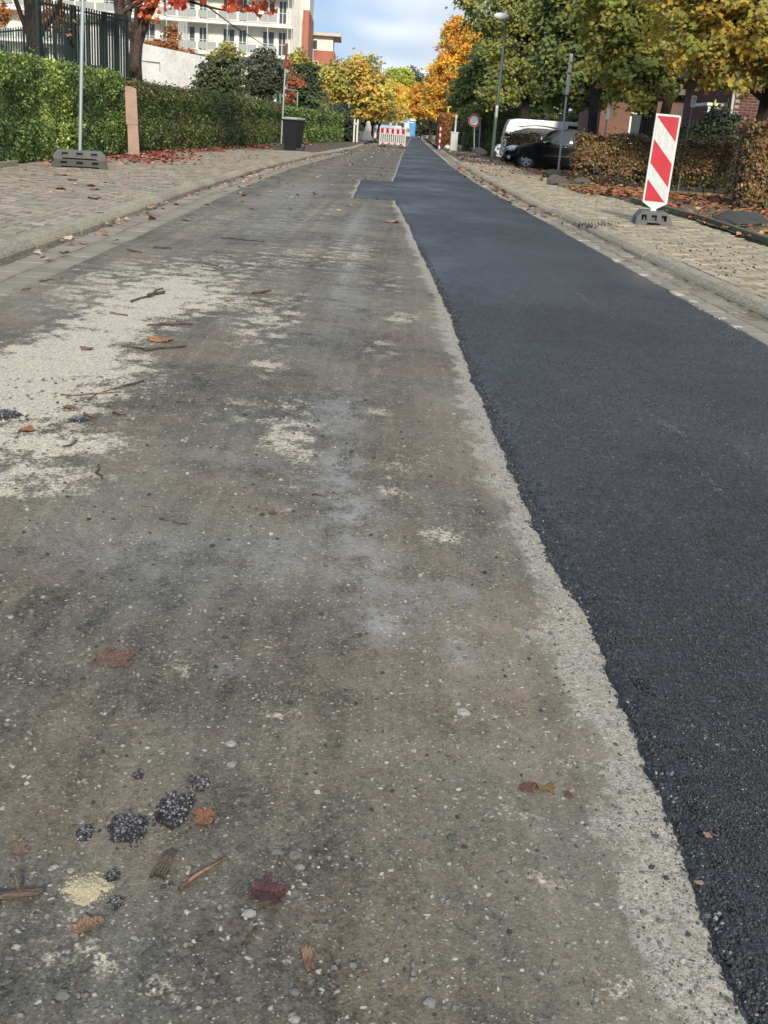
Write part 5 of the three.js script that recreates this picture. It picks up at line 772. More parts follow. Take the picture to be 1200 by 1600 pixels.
{ // street lamp
  const p = G(768, 252, 0.12), tp = Z(791, 28, p.z), t = thing('street_lamp', 'green footed street lamp with pale flat lamp head', 'street lamp', [p.x, 0.1, p.z]), h = tp.y - 0.1, dx = tp.x - p.x;
  mesh('lower_mast', tube([[0, 0, 0], [dx * 0.15, h * 0.15, 0], [dx * 0.31, h * 0.31, 0]], 0.068, 0.06, 12, 6), mat(0.05, 0.085, 0.06, 0.6), t);
  mesh('bare_band', tube([[dx * 0.31, h * 0.31, 0], [dx * 0.35, h * 0.35, 0], [dx * 0.4, h * 0.4, 0]], 0.062, 0.06, 12, 6), zincM, t);
  mesh('upper_mast', tube([[dx * 0.4, h * 0.4, 0], [dx * 0.7, h * 0.7, 0], [dx, h, 0]], 0.055, 0.038, 12, 6), mat(0.07, 0.10, 0.085, 0.55), t);
  const head = mesh('lamp_head', (() => { const g = new THREE.SphereGeometry(1, 18, 12); g.scale(0.26, 0.12, 0.13); g.translate(dx - 0.17, h + 0.04, 0.02); return g; })(), mat(0.72, 0.74, 0.74, 0.35), t);
  mesh('diffuser', (() => { const g = new THREE.SphereGeometry(1, 16, 8); g.scale(0.2, 0.09, 0.1); g.translate(dx - 0.19, h + 0.01, 0.03); return g; })(), mat(0.8, 0.82, 0.82, 0.2), head);
}
{ // round sign: closed to vehicles
  const p = Z(741, 237, -58.5), c = Z(741, 188, p.z), t = thing('traffic_sign', 'round white no vehicles sign with red rim on grey post', 'sign', [p.x, 0.08, p.z]), y = c.y - 0.08, R = 0.30, dx = c.x - p.x;
  mesh('post', tube([[0, 0, 0], [dx / 2, y / 2, 0], [dx, y + 0.25, 0]], 0.028, 0.028, 10, 4), mat(0.24, 0.28, 0.24, 0.6), t);
  const d = mesh('sign_disc', new THREE.CylinderGeometry(R, R, 0.02, 40).rotateX(Math.PI / 2).translate(dx, y, 0.045), retroRed, t);
  mesh('white_field', new THREE.CylinderGeometry(R * 0.72, R * 0.72, 0.006, 36).rotateX(Math.PI / 2).translate(dx, y, 0.058), mat(0.8, 0.8, 0.8, 0.5), d);
  mesh('white_border', new THREE.TorusGeometry(R * 0.975, 0.008, 6, 40).translate(dx, y, 0.055), plasticWhite, d);
  mesh('sticker', box(0.06, 0.05, 0.003, dx, y - 0.12, 0.0625), mat(0.12, 0.12, 0.12, 0.6), d);
}
{ // grey cabinet with a stand pipe, striped guide post, timber post
  let p = G(708, 235, 0.11), t = thing('cable_cabinet', 'pale grey cable cabinet with a slim post on the right kerb', 'cabinet', [p.x, 0.1, p.z], 0.1), m = mat(0.5, 0.52, 0.5, 0.6);
  mesh('housing', rbox(0.36, 0.86, 0.3, 0.02, 0, 0.43, 0), m, t); mesh('lid', rbox(0.44, 0.06, 0.36, 0.02, 0, 0.885, 0), m, t); mesh('door_seam', box(0.30, 0.7, 0.006, 0, 0.44, 0.151), mat(0.46, 0.48, 0.46, 0.6), t); mesh('post', cyl(0.05, 0.045, 0.72, 0.03, 0.9, 0), m, t); mesh('post_cap', rbox(0.12, 0.18, 0.1, 0.02, 0.03, 1.66, 0), plasticWhite, t);
  p = G(686, 234, 0.1); t = thing('guide_post', 'slim red and white banded post at the right kerb', 'post', [p.x, 0.1, p.z]); for (let i = 0; i < 7; i++) mesh('band', cyl(0.05, 0.05, 0.15, 0, i * 0.15 + 0.05, 0), i % 2 ? retroRed : plasticWhite, t); mesh('foot', cyl(0.17, 0.13, 0.05), rubberM, t);
  p = G(694, 229, 0.1); t = thing('beech_column', 'narrow rust brown clipped column beside the banded post', 'shrub', [p.x + 0.05, 0.05, p.z - 3]); { const list = [], r = rng(81); for (let i = 0; i < 2600; i++) { const a = r() * 6.28, y = 0.05 + r() * 2.0, q = 0.32 + 0.1 * r(), k = 0.6 + 0.8 * r(); list.push([Math.cos(a) * q, y, Math.sin(a) * q, Math.cos(a) + gauss(r), gauss(r), Math.sin(a) + gauss(r), 0.12, r() * 6, 0.30 * k, 0.12 * k, 0.04 * k]); } const im = scatter(list, ovalLeaf, hedgeLeafM); im.name = 'foliage'; im.userData.kind = 'stuff'; t.add(im); mesh('twig_core', cyl(0.26, 0.28, 1.98, 0, 0, 0, 10), coreBrown, t); }
  p = G(676, 226, 0.02); t = thing('timber_post', 'dark square timber post by the stacked paving slabs', 'post', [p.x + 0.25, 0.02, p.z]); mesh('shaft', box(0.16, 1.9, 0.16, 0, 0.95, 0), barkDark, t); mesh('cap', box(0.2, 0.06, 0.2, 0, 1.93, 0), barkDark, t);
  p = G(694, 200, 0.02);
  const lp = Z(699, 190, -78), t2 = thing('yellow_post', 'thin yellow post rising behind the cable cabinet', 'post', [lp.x, 0.05, -78]); mesh('shaft', cyl(0.05, 0.05, 2.5, 0, 0, 0), mat(0.62, 0.52, 0.08, 0.6), t2); mesh('arm', box(0.3, 0.08, 0.06, 0.1, 2.48, 0), mat(0.62, 0.52, 0.08, 0.6), t2);
  // stacks of slabs on the far right
  const slabM = mat(0.46, 0.40, 0.34, 0.85, { map: grainA }), sp = [['low stack of pale paving slabs beside the new asphalt', 676, 226, 3], ['taller stack of pale slabs behind the low stack', 671, 219, 5], ['long pile of kerb stones farther along the lane', 664, 217, 4]];
  sp.forEach(([lab, px, py, n], i) => { const g = G(px, py, 0), o = thing('slab_stack', lab, 'slabs', [g.x + 0.6, 0.0, g.z], 0.2 * i); for (let k = 0; k < n; k++) mesh('slab', rbox(1.3 + (k % 2) * 0.12, 0.09, 0.9, 0.01, (k % 3) * 0.03, 0.055 + k * 0.098, 0), slabM, o); mesh('pallet', box(1.3, 0.012, 0.9, 0, 0.004, 0), barkPale, o); });
}
// ---- garden markers behind the beech hedge
for (const [px, y0, y1, z, lab, two] of [[944, 205, 170, -30, 'thin white topped marker post behind the low beech hedge', 0], [1074, 192, 149, -26.4, 'marker post with a white plate printed in black above the striped beacon', 1], [1056, 190, 168, -26.8, 'short white marker plate just left of the printed marker post', 2]]) {
  const p = Z(px, y0, z), q = Z(px + (two === 1 ? 6 : 3), y1, z), t = thing('marker_post', lab, 'marker', [p.x, 0.08, z]), h = q.y - 0.08, w = two === 1 ? 0.11 : 0.09; t.rotation.z = -Math.atan2(q.x - p.x, h) - 0.03;
  mesh('rod', cyl(0.014, 0.014, h - 0.1, 0, 0, 0, 8), mat(0.16, 0.17, 0.17, 0.6), t); const pl = mesh('plate', rbox(w, two === 1 ? 0.24 : 0.26, 0.015, 0.006, 0.01, h - 0.12, 0.015), plasticWhite, t);
  if (two === 1) { mesh('print', merge([box(0.05, 0.014, 0.003, 0.012, h - 0.05, 0.0245), box(0.014, 0.05, 0.003, 0.03, h - 0.085, 0.0245), box(0.05, 0.012, 0.003, 0.01, h - 0.15, 0.0245)]), mat(0.04, 0.04, 0.04, 0.7), pl); }
}
// ---- swing frame and wire fence on the left
{
  const m = mat(0.16, 0.42, 0.26, 0.5), a = Z(427, 165, -53), b = Z(440, 165, -53), c = Z(436, 138, -53), t = thing('swing_frame', 'light green tubular swing frame beyond the long hedge', 'swing frame', [a.x, 0.1, -53]), w = c.x - a.x, h = c.y - 0.1;
  const q0 = w - h * 0.48, q1 = w + h * 0.12; mesh('leg', tube([[q0, 0, 0], [(q0 + w) / 2, h / 2, 0], [w, h, 0]], 0.03, 0.03, 8, 4), m, t); mesh('leg', tube([[q1, 0, 0.2], [(q1 + w) / 2, h / 2, 0.1], [w + 0.02, h, 0]], 0.03, 0.03, 8, 4), m, t); mesh('crossbeam', tube([[w, h, 0], [w + 0.3, h, -1.2], [w + 0.6, h, -2.4]], 0.03, 0.03, 8, 4), m, t); mesh('leg', tube([[w + 0.6, 0, -2.4], [w + 0.6, h / 2, -2.4], [w + 0.6, h, -2.4]], 0.03, 0.03, 8, 4), m, t);
  const gm = mat(0.015, 0.075, 0.045, 0.5), f = thing('wire_fence', 'dark green wire mesh fence beside the dark conifer', 'fence', [Z(485, 180, -66).x, 0.1, -66], 0); const y1 = Z(490, 140, -66).y - 0.1, n = 12;
  for (const x of [0, 0.5, 1.0]) mesh('post', box(0.07, y1, 0.07, x, y1 / 2, 0), gm, f); for (let i = 0; i < 14; i++) mesh('wire', box(0.98, 0.012, 0.012, 0.5, 0.2 + i * (y1 - 0.25) / 13, 0.02), gm, f); for (let i = 0; i < n; i++) mesh('wire', box(0.012, y1 - 0.2, 0.012, 0.06 + i * 0.08, y1 / 2, -0.02), gm, f);
}
// ---- the red and white works barrier and what stands beyond it
function barrier(label, a, b, foot) {
  const L = Math.hypot(b.x - a.x, b.z - a.z), t = thing('works_barrier', label, 'barrier', [a.x, 0.0, a.z], Math.atan2(-(b.z - a.z), b.x - a.x)), wm = plasticWhite;
  mesh('top_rail', rbox(L, 0.06, 0.05, 0.01, L / 2, 1.03, 0), wm, t); mesh('bottom_rail', rbox(L, 0.1, 0.05, 0.01, L / 2, 0.2, 0), wm, t); for (const x of [0.04, L - 0.04]) mesh('upright', rbox(0.07, 1.0, 0.055, 0.01, x, 0.56, 0), wm, t);
  const n = 5, bw = (L - 0.18) / (n * 2 - 1); for (let i = 0; i < n * 2 - 1; i++) mesh('board_block', box(bw, 0.25, 0.036, 0.09 + bw * (i + 0.5), 0.84, 0), i % 2 ? wm : retroRed, t);
  mesh('middle_rail', rbox(L - 0.14, 0.05, 0.04, 0.008, L / 2, 0.69, 0), wm, t); for (let i = 0; i < 11; i++) mesh('bar', box(0.06, 0.42, 0.03, 0.16 + i * (L - 0.32) / 10, 0.455, 0), wm, t);
  for (let i = 0; i < 4; i++) mesh('reflector', box(0.14, 0.06, 0.01, 0.25 + i * (L - 0.5) / 3, 0.2, 0.032), retroRed, t);
  for (const x of [0.15, L - 0.15]) mesh('foot', rbox(0.16, 0.09, 0.75, 0.02, x, 0.05, 0), rubberM, t); return t;
}
barrier('white plastic works barrier with red blocks closing the left lane', G(592, 229), G(633, 232));
barrier('second works barrier set edge on beside the dark clothed workman', G(583, 223), G(587, 219));
barrier('far works barrier standing before the blue toilet cabin', G(634, 216), G(640, 216));
{
  const p = G(574, 221, 0), m = mat(0.72, 0.68, 0.6, 0.7), t = thing('sand_sack', 'pale upright bulk sack standing left of the workman', 'sack', [p.x, 0, p.z]), g = new THREE.CylinderGeometry(0.16, 0.42, 1.15, 10, 6), q = g.attributes.position; for (let i = 0; i < q.count; i++) { const k = 1 + (S(NB, q.getX(i) + 0.3, q.getY(i) * 0.4) - 0.5) * 0.5; q.setX(i, q.getX(i) * k); q.setZ(i, q.getZ(i) * k); } g.computeVertexNormals(); g.translate(0, 0.57, 0); mesh('sack_body', g, m, t); mesh('tied_neck', new THREE.SphereGeometry(0.15, 10, 8).translate(0, 1.2, 0), m, t);
  const s = G(555, 222, 0.1), t2 = thing('tree_guard', 'pale wooden guard around the leaning trunk', 'guard', [s.x, 0.1, s.z]); for (const x of [-0.09, 0.09]) mesh('board', box(0.09, 1.25, 0.05, x, 0.62, 0), plasticWhite, t2); mesh('crosspiece', box(0.26, 0.08, 0.03, 0, 1.0, 0.042), plasticWhite, t2);
  // portable toilet
  const c = G(642, 213.2, 0), t3 = thing('toilet_cabin', 'blue portable toilet cabin with pale domed roof', 'toilet cabin', [c.x, -0.02, c.z]), bl = mat(0.05, 0.22, 0.48, 0.5);
  mesh('cabin', rbox(1.1, 2.05, 1.1, 0.05, 0, 1.05, 0), bl, t3); mesh('door', rbox(0.72, 1.75, 0.04, 0.015, 0, 1.0, 0.55), mat(0.06, 0.26, 0.52, 0.5), t3); mesh('vent_plate', box(0.6, 0.16, 0.02, 0, 1.82, 0.585), plasticWhite, t3);
  const dome = new THREE.SphereGeometry(0.62, 20, 8, 0, 6.283, 0, 1.57); dome.scale(1, 0.55, 1); dome.translate(0, 2.06, 0); mesh('roof', dome, mat(0.6, 0.66, 0.68, 0.4), t3);
  const sg = Z(632, 187, -120), t4 = thing('works_sign', 'pale teal square sign board on a post by the toilet cabin', 'sign', [sg.x, 0, -120]); mesh('post', cyl(0.05, 0.05, sg.y - 0.3, 0, 0, -0.05), zincM, t4); mesh('board', rbox(0.62, 0.62, 0.03, 0.03, 0, sg.y, 0), mat(0.34, 0.52, 0.50, 0.5), t4); mesh('board_rim', merge([box(0.66, 0.03, 0.02, 0, sg.y + 0.3, 0.02), box(0.66, 0.03, 0.02, 0, sg.y - 0.3, 0.02)]), plasticWhite, t4);
}
// ---- vehicles: body lofted from a side line, a plan line and a tumblehome
function vehicle(o) {
  const t = thing(o.name, o.label, o.category, o.pos, o.turn), paint = new THREE.MeshPhysicalMaterial({ color: o.paint, roughness: 0.35, specularIntensity: 0.3, clearcoat: 0.7, clearcoatRoughness: 0.05 }), lerpLine = (l, x) => { for (let i = 0; i < l.length - 1; i++) if (x <= l[i + 1][0]) { const f = clamp((x - l[i][0]) / (l[i + 1][0] - l[i][0])); return lerp(l[i][1], l[i + 1][1], f * f * (3 - 2 * f) * 0.5 + f * 0.5); } return l[l.length - 1][1]; };
  const L = o.length, half = (x, y) => { const belt = o.belt, w = lerpLine(o.plan, x); if (y < 0.45) return w * lerp(0.93, 1, clamp((y - 0.15) / 0.3)); if (y < belt) return w; return w * lerp(1, o.tumble, Math.pow(clamp((y - belt) / (o.height - belt)), 1.15)); };
  const NX = 72, NR = 9, NTp = 5, pos = [], idx = [], row = (NR + NTp) * 2 - 1;
  for (let i = 0; i <= NX; i++) {
    const x = L * i / NX, topY = lerpLine(o.side, x), bot = lerpLine(o.sill, x), pts = [];
    for (let k = 0; k < NR; k++) { const y = lerp(bot, topY - 0.05, k / (NR - 1)); pts.push([y, half(x, y)]); }
    const e = pts[NR - 1][1]; for (let k = 1; k <= NTp; k++) { const f = k / NTp; pts.push([topY - 0.05 + 0.05 * Math.sin(f * Math.PI / 2) + 0.0, e * (f === 1 ? 0 : Math.cos(f * Math.PI / 2) * 0.15 + 0.85 * (1 - Math.pow(f, 3)))]); }
    for (let k = 0; k < pts.length; k++) pos.push(x, pts[k][0], pts[k][1]); for (let k = pts.length - 2; k >= 0; k--) pos.push(x, pts[k][0], -pts[k][1]);
  }
  for (let i = 0; i < NX; i++) for (let k = 0; k < row - 1; k++) { const a = i * row + k, b = a + row; idx.push(a, b, a + 1, b, b + 1, a + 1); }
  for (const [i, flip] of [[0, false], [NX, true]]) for (let k = 0; k < row / 2 - 1; k++) { const a = i * row + k, b = i * row + row - 1 - k; flip ? idx.push(a, b, a + 1, b, b - 1, a + 1) : idx.push(a, a + 1, b, b, a + 1, b - 1); }
  const g = new THREE.BufferGeometry(); g.setAttribute('position', new THREE.Float32BufferAttribute(pos, 3)); g.setIndex(idx); g.computeVertexNormals(); const body = mesh('body', g, paint, t);
  const glass = new THREE.MeshPhysicalMaterial({ color: lin(0.02, 0.024, 0.026), roughness: 0.05, clearcoat: 1 }), dark = mat(0.015, 0.015, 0.016, 0.6);
  const skin = (poly, off, side) => { const s = new THREE.Shape(poly.map(p => new THREE.Vector2(p[0], p[1]))), sg = new THREE.ShapeGeometry(s, 6), tri = []; const src = sg.toNonIndexed ? (sg.index ? sg.toNonIndexed() : sg) : sg, p = src.attributes.position; // subdivide by rows so that it follows the body
    for (let i = 0; i < p.count; i++) { const x = p.getX(i), y = p.getY(i); tri.push(x, y, side * (half(x, y) + off)); } const q = new THREE.BufferGeometry(); q.setAttribute('position', new THREE.Float32BufferAttribute(tri, 3)); q.computeVertexNormals(); return q; };
  for (const side of [1, -1]) {
    for (const w of o.windows) mesh('side_window', skin(w, 0.006, side), glass, t);
    for (const w of o.trims || []) mesh('side_trim', skin(w, 0.012, side), o.trimM || dark, t);
    for (const d of o.seams || []) mesh('door_seam', tube(d.map(q => [q[0], q[1], side * (half(q[0], q[1]) + 0.001)]), 0.006, 0.006, 5, 10), dark, t);
    for (const h of o.handles || []) mesh('door_handle', rbox(0.2, 0.035, 0.04, 0.015, h[0], h[1], side * (half(h[0], h[1]) + 0.015)), paint, t);
    if (o.mirror) { const m = mesh('mirror', (() => { const q = new THREE.SphereGeometry(1, 12, 10); q.scale(0.09, 0.085, 0.12); q.translate(o.mirror[0], o.mirror[1], side * (half(o.mirror[0], o.mirror[1]) + 0.12)); return q; })(), paint, t); }
    if (o.headlight) { const hl = mesh('headlight', (() => { const q = new THREE.SphereGeometry(1, 16, 12); q.scale(...o.headlight.slice(2, 5)); q.rotateZ(o.headlight[5] || 0); q.rotateY(side * 0.45); q.translate(o.headlight[0], o.headlight[1], side * (half(o.headlight[0], o.headlight[1]) - 0.07)); return q; })(), new THREE.MeshPhysicalMaterial({ color: lin(0.55, 0.57, 0.58), roughness: 0.12, clearcoat: 1 }), t); }
    if (o.fog) mesh('fog_lamp', new THREE.SphereGeometry(0.09, 12, 8).translate(o.fog[0], o.fog[1], side * (half(o.fog[0], o.fog[1]) - 0.05)), mat(0.6, 0.6, 0.6, 0.2), t);
    if (o.rail) mesh('roof_rail', tube([[o.rail[0], o.rail[2], side * 0.6], [(o.rail[0] + o.rail[1]) / 2, o.rail[2] + 0.08, side * 0.6], [o.rail[1], o.rail[2], side * 0.6]], 0.02, 0.02, 6), mat(0.08, 0.08, 0.09, 0.4), t);
    for (const wx of o.wheels) {
      const R = o.wheelR, zz = side * (half(wx, R) - 0.075), w = mesh('wheel', new THREE.TorusGeometry(R - 0.075, 0.085, 12, 32).scale(1, 1, 1.15).translate(wx, R, zz), rubberM, t);
      mesh('arch', new THREE.TorusGeometry(R + 0.01, 0.045, 4, 28).scale(1, 1, 0.3).translate(wx, R + 0.005, side * (half(wx, R) - 0.004)), dark, t);
      const rim = []; for (let k = 0; k < 5; k++) { const s = new THREE.Shape(); s.moveTo(-0.03, 0.03); s.lineTo(0.03, 0.03); s.lineTo(0.055, R - 0.125); s.lineTo(-0.055, R - 0.125); s.closePath(); const e = new THREE.ExtrudeGeometry(s, { depth: 0.03, bevelEnabled: true, bevelSize: 0.006, bevelThickness: 0.006, bevelSegments: 1 }); e.rotateZ(k * 1.2566); e.translate(wx, R, zz + side * 0.075 - 0.015); rim.push(e); }
      rim.push(new THREE.TorusGeometry(R - 0.125, 0.018, 8, 28).translate(wx, R, zz + side * 0.07)); rim.push(new THREE.CylinderGeometry(0.05, 0.05, 0.05, 12).rotateX(Math.PI / 2).translate(wx, R, zz + side * 0.07)); mesh('rim', merge(rim), mat(0.55, 0.56, 0.57, 0.3, { metalness: 0.7 }), w);
    }
  }
  if (o.windshield) { const [x0, y0, x1, y1] = o.windshield, ww = [], n = 8; const P = (f, s) => { const x = lerp(x0, x1, f), y = lerp(y0, y1, f); return [x - o.wsOff * 1, lerpLine(o.side, x) + 0.008, s * (half(x, lerpLine(o.side, x) - 0.05) * 0.90)]; }; const pp = [], ii = []; for (let i = 0; i <= n; i++) for (let k = 0; k <= 8; k++) { const q = P(i / n, k / 4 - 1); pp.push(q[0], q[1] - 0.0, q[2]); if (i && k) { const d = i * 9 + k; ii.push(d - 10, d - 9, d - 1, d - 1, d - 9, d); } } const wg = new THREE.BufferGeometry(); wg.setAttribute('position', new THREE.Float32BufferAttribute(pp, 3)); wg.setIndex(ii); wg.computeVertexNormals(); mesh('windshield', wg, new THREE.MeshPhysicalMaterial({ color: lin(0.05, 0.06, 0.06), roughness: 0.05, clearcoat: 1 }), t); }
  if (o.grille) mesh('grille', rbox(0.05, 0.16, 0.9, 0.02, o.grille[0], o.grille[1], 0), dark, t);
  if (o.bumper) mesh('bumper', rbox(0.12, 0.2, o.plan[1][1] * 1.5, 0.05, o.bumper[0], o.bumper[1], 0), o.bumperM || dark, t);
  if (o.plate) mesh('number_plate', rbox(0.015, 0.11, 0.5, 0.005, o.plate[0], o.plate[1], 0), plasticWhite, t);
  mesh('underside', box(L * 0.84, 0.14, o.plan[1][1] * 1.7, L / 2, 0.27, 0), dark, t);
  return t;
}
{
  const z0 = -46.5, wh = Z(827, 264.5, z0), nose = Z(788.5, 245, z0);
  const hatch = { name: 'parked_car', category: 'car', length: 4.2, height: 1.58, belt: 0.98, tumble: 0.74, wheelR: 0.315, wheels: [0.86, 3.45], side: [[0, 0.62], [0.12, 0.74], [0.9, 0.98], [1.2, 1.05], [2.05, 1.53], [2.6, 1.6], [3.4, 1.58], [3.9, 1.45], [4.1, 1.0], [4.2, 0.7]], sill: [[0, 0.3], [0.3, 0.22], [3.9, 0.22], [4.2, 0.34]], plan: [[0, 0.55], [0.5, 0.82], [1.2, 0.85], [3.4, 0.85], [3.9, 0.8], [4.2, 0.66]],
    windows: [[[1.62, 1.03], [2.5, 1.04], [2.5, 1.47], [2.16, 1.45]], [[2.58, 1.04], [3.35, 1.06], [3.3, 1.46], [2.58, 1.47]], [[3.42, 1.07], [3.8, 1.12], [3.62, 1.4], [3.40, 1.45]]], windshield: [1.25, 1.06, 2.0, 1.5], wsOff: 0, seams: [[[1.45, 0.35], [1.5, 0.8], [1.6, 1.0]], [[2.54, 0.35], [2.54, 0.7], [2.54, 1.0]]], trims: [[[1.5, 0.52], [3.1, 0.54], [3.1, 0.59], [1.5, 0.57]]], handles: [[2.3, 0.9], [3.2, 0.92]], mirror: [1.66, 1.04], headlight: [0.34, 0.74, 0.25, 0.10, 0.12, 0.28], fog: [0.2, 0.40], grille: [0.03, 0.58], bumper: [0.06, 0.4], plate: [-0.02, 0.48] };
  const scaleFix = wh.x - nose.x;
  vehicle({ ...hatch, label: 'black hatchback parked nose out beside the low beech hedge', paint: lin(0.004, 0.0045, 0.006), pos: [nose.x, wh.y, z0 - 0.85], turn: 0.0 });
  const e = Z(798, 200, -51.2); vehicle({ ...hatch, label: 'dark grey estate car with roof rails hidden behind the reddish hedge', paint: lin(0.06, 0.062, 0.066), pos: [Z(796, 200, -51.2).x + 4.2, wh.y - 0.02, -51.9], turn: Math.PI, rail: [2.0, 3.7, 1.62] });
  const v = Z(791, 200, -54.5), vr = Z(800, 184, -54.5), vh = vr.y - wh.y;
  vehicle({ name: 'parked_van', category: 'van', label: 'long white panel van parked behind the dark grey estate car', length: 5.2, height: vh, belt: 1.15, tumble: 0.86, wheelR: 0.34, wheels: [0.95, 4.1], paint: lin(0.72, 0.73, 0.73), pos: [v.x - 0.05, wh.y, -55.4], turn: 0, side: [[0, 1.0], [0.04, vh * 0.8], [0.22, vh - 0.06], [0.6, vh], [3.4, vh - 0.01], [3.9, vh - 0.1], [4.6, 1.15], [5.1, 0.95], [5.2, 0.7]], sill: [[0, 0.3], [5.2, 0.3]], plan: [[0, 0.9], [0.3, 0.95], [4.4, 0.95], [5.2, 0.75]], windows: [[[2.85, 1.2], [3.9, 1.2], [3.62, vh - 0.2], [2.85, vh - 0.18]]], windshield: [3.95, 1.6, 4.5, 1.2], wsOff: 0, trims: [[[0.7, vh - 0.42], [2.4, vh - 0.42], [2.4, vh - 0.36], [0.7, vh - 0.36]]], trimM: mat(0.45, 0.46, 0.46, 0.5), bumper: [0, 0.45], bumperM: plasticWhite, seams: [[[1.5, 0.4], [1.5, 1.0], [1.5, vh - 0.3]]] });
  const w = Z(772.5, 240, -59.5); vehicle({ ...hatch, label: 'white hatchback with only its nose showing behind the lamp post', paint: lin(0.72, 0.73, 0.74), pos: [w.x, -0.26, -60.2], turn: 0 });
  // the white van beyond the barrier, coming towards us
  const f = G(596, 209.5, 0); vehicle({ name: 'delivery_van', category: 'van', label: 'white van with sloping windscreen parked beyond the striped barrier', length: 5.0, height: 2.3, belt: 1.2, tumble: 0.85, wheelR: 0.34, wheels: [0.9, 4.0], paint: lin(0.74, 0.75, 0.76), pos: [f.x + 0.2, -0.05, -146], turn: 0.9, side: [[0, 0.8], [0.2, 1.0], [0.9, 1.25], [1.7, 2.1], [2.2, 2.3], [4.8, 2.28], [4.95, 1.9], [5.0, 0.9]], sill: [[0, 0.3], [5.0, 0.3]], plan: [[0, 0.75], [0.5, 0.95], [4.7, 0.95], [5, 0.9]], windows: [[[1.35, 1.3], [2.3, 1.3], [2.3, 2.0], [1.85, 2.0]], [[2.5, 1.3], [3.6, 1.3], [3.6, 2.0], [2.5, 2.0]]], windshield: [0.95, 1.3, 1.7, 2.05], wsOff: 0, headlight: [0.15, 0.85, 0.12, 0.1, 0.14, 0], grille: [0.02, 0.7], bumper: [0.02, 0.45] });
}
// ---- two workmen far down the street: one continuous body each
function person(label, p, turn, top1, trousers) {
  const t = thing('person', label, 'person', [p.x, p.y, p.z], turn), bones = [[0, 0.95, 0, 0.155, 0, 1.36, 0, 0.165], [0, 1.36, 0, 0.15, 0, 1.5, 0, 0.07], [0, 1.5, 0.0, 0.06, 0, 1.58, 0.01, 0.07], [0, 1.62, 0.015, 0.1, 0, 1.7, 0.01, 0.098]];
  for (const s of [-1, 1]) bones.push([s * 0.1, 0.92, 0, 0.105, s * 0.12, 0.5, s * 0.04, 0.075], [s * 0.12, 0.5, s * 0.04, 0.07, s * 0.13, 0.08, s * 0.06 - 0.03, 0.05], [s * 0.13, 0.05, s * 0.06 - 0.04, 0.045, s * 0.14, 0.035, s * 0.06 + 0.14, 0.038], [s * 0.17, 1.4, 0, 0.075, s * 0.25, 1.1, -0.02, 0.055], [s * 0.25, 1.1, -0.02, 0.05, s * 0.2, 0.86, 0.12, 0.04]);
  const mc = new MarchingCubes(56, litterM, false, false, 60000); mc.isolation = 0; const n = 56, sc = 0.95;
  for (let k = 0; k < n; k++) for (let j = 0; j < n; j++) for (let i = 0; i < n; i++) {
    const x = (i / n * 2 - 1) * sc, y = (j / n * 2 - 1) * sc + 0.9, z = (k / n * 2 - 1) * sc; let d = 9;
    for (const [ax, ay, az, ra, bx, by, bz, rb] of bones) { const ux = bx - ax, uy = by - ay, uz = bz - az, h = clamp(((x - ax) * ux + (y - ay) * uy + (z - az) * uz) / (ux * ux + uy * uy + uz * uz)), e = Math.hypot(x - ax - ux * h, (y - ay - uy * h), z - az - uz * h) - lerp(ra, rb, h), q = Math.max(0.04 - Math.abs(d - e), 0) / 0.04; d = Math.min(d, e) - q * q * 0.01; }
    mc.field[i + j * n + k * n * n] = -d;
  }
  mc.update(); const N = mc.count ?? mc.geometry.drawRange.count, pos = Array.from(mc.positionArray.slice(0, N * 3)), col = [];
  for (let i = 0; i < N; i++) { pos[i * 3] *= sc; pos[i * 3 + 1] = pos[i * 3 + 1] * sc + 0.9; pos[i * 3 + 2] *= sc; const y = pos[i * 3 + 1], hand = Math.abs(pos[i * 3]) > 0.15 && y < 0.9 && y > 0.78 && pos[i * 3 + 2] > 0.05; const c = y > 1.54 || hand ? [0.42, 0.25, 0.17] : y > 0.92 ? top1 : y > 0.09 ? trousers : [0.02, 0.02, 0.02]; col.push(...c); }
  const g = new THREE.BufferGeometry(); g.setAttribute('position', new THREE.Float32BufferAttribute(pos, 3)); g.setAttribute('color', new THREE.Float32BufferAttribute(col, 3)); g.computeVertexNormals();
  mesh('body', g, new THREE.MeshStandardMaterial({ vertexColors: true, roughness: 0.85 }), t);
  const hair = new THREE.SphereGeometry(0.113, 14, 10, 0, 6.283, 0, 1.75); hair.rotateX(-0.45); hair.translate(0, 1.69, 0.0); mesh('hair', hair, mat(0.03, 0.02, 0.015, 0.9), t);
  for (const s of [-1, 1]) { const fg = []; for (let i = 0; i < 4; i++) fg.push(tube([[s * 0.2 + (i - 1.5) * 0.017, 0.85, 0.125], [s * 0.2 + (i - 1.5) * 0.018, 0.81, 0.14], [s * 0.195 + (i - 1.5) * 0.016, 0.775 + 0.008 * Math.abs(i - 1.4), 0.13]], 0.009, 0.007, 6, 4)); fg.push(tube([[s * 0.175, 0.86, 0.135], [s * 0.16, 0.83, 0.155], [s * 0.165, 0.80, 0.16]], 0.01, 0.008, 6, 4)); mesh('fingers', merge(fg), mat(0.42, 0.25, 0.17, 0.7), t); }
  mesh('nose', new THREE.ConeGeometry(0.018, 0.04, 6).rotateX(1.2).translate(0, 1.655, 0.118), mat(0.42, 0.25, 0.17, 0.7), t);
}
{ const p = Z(581, 216, -107); person('person in dark jacket standing behind the striped barrier', V(p.x, 0, p.z), 2.2, [0.02, 0.021, 0.024], [0.015, 0.015, 0.018]);
  const q = Z(656.5, 214, -128); person('person in black clothes standing by the stacked slabs', V(q.x, 0, q.z), -1.2, [0.012, 0.012, 0.014], [0.01, 0.01, 0.012]); }

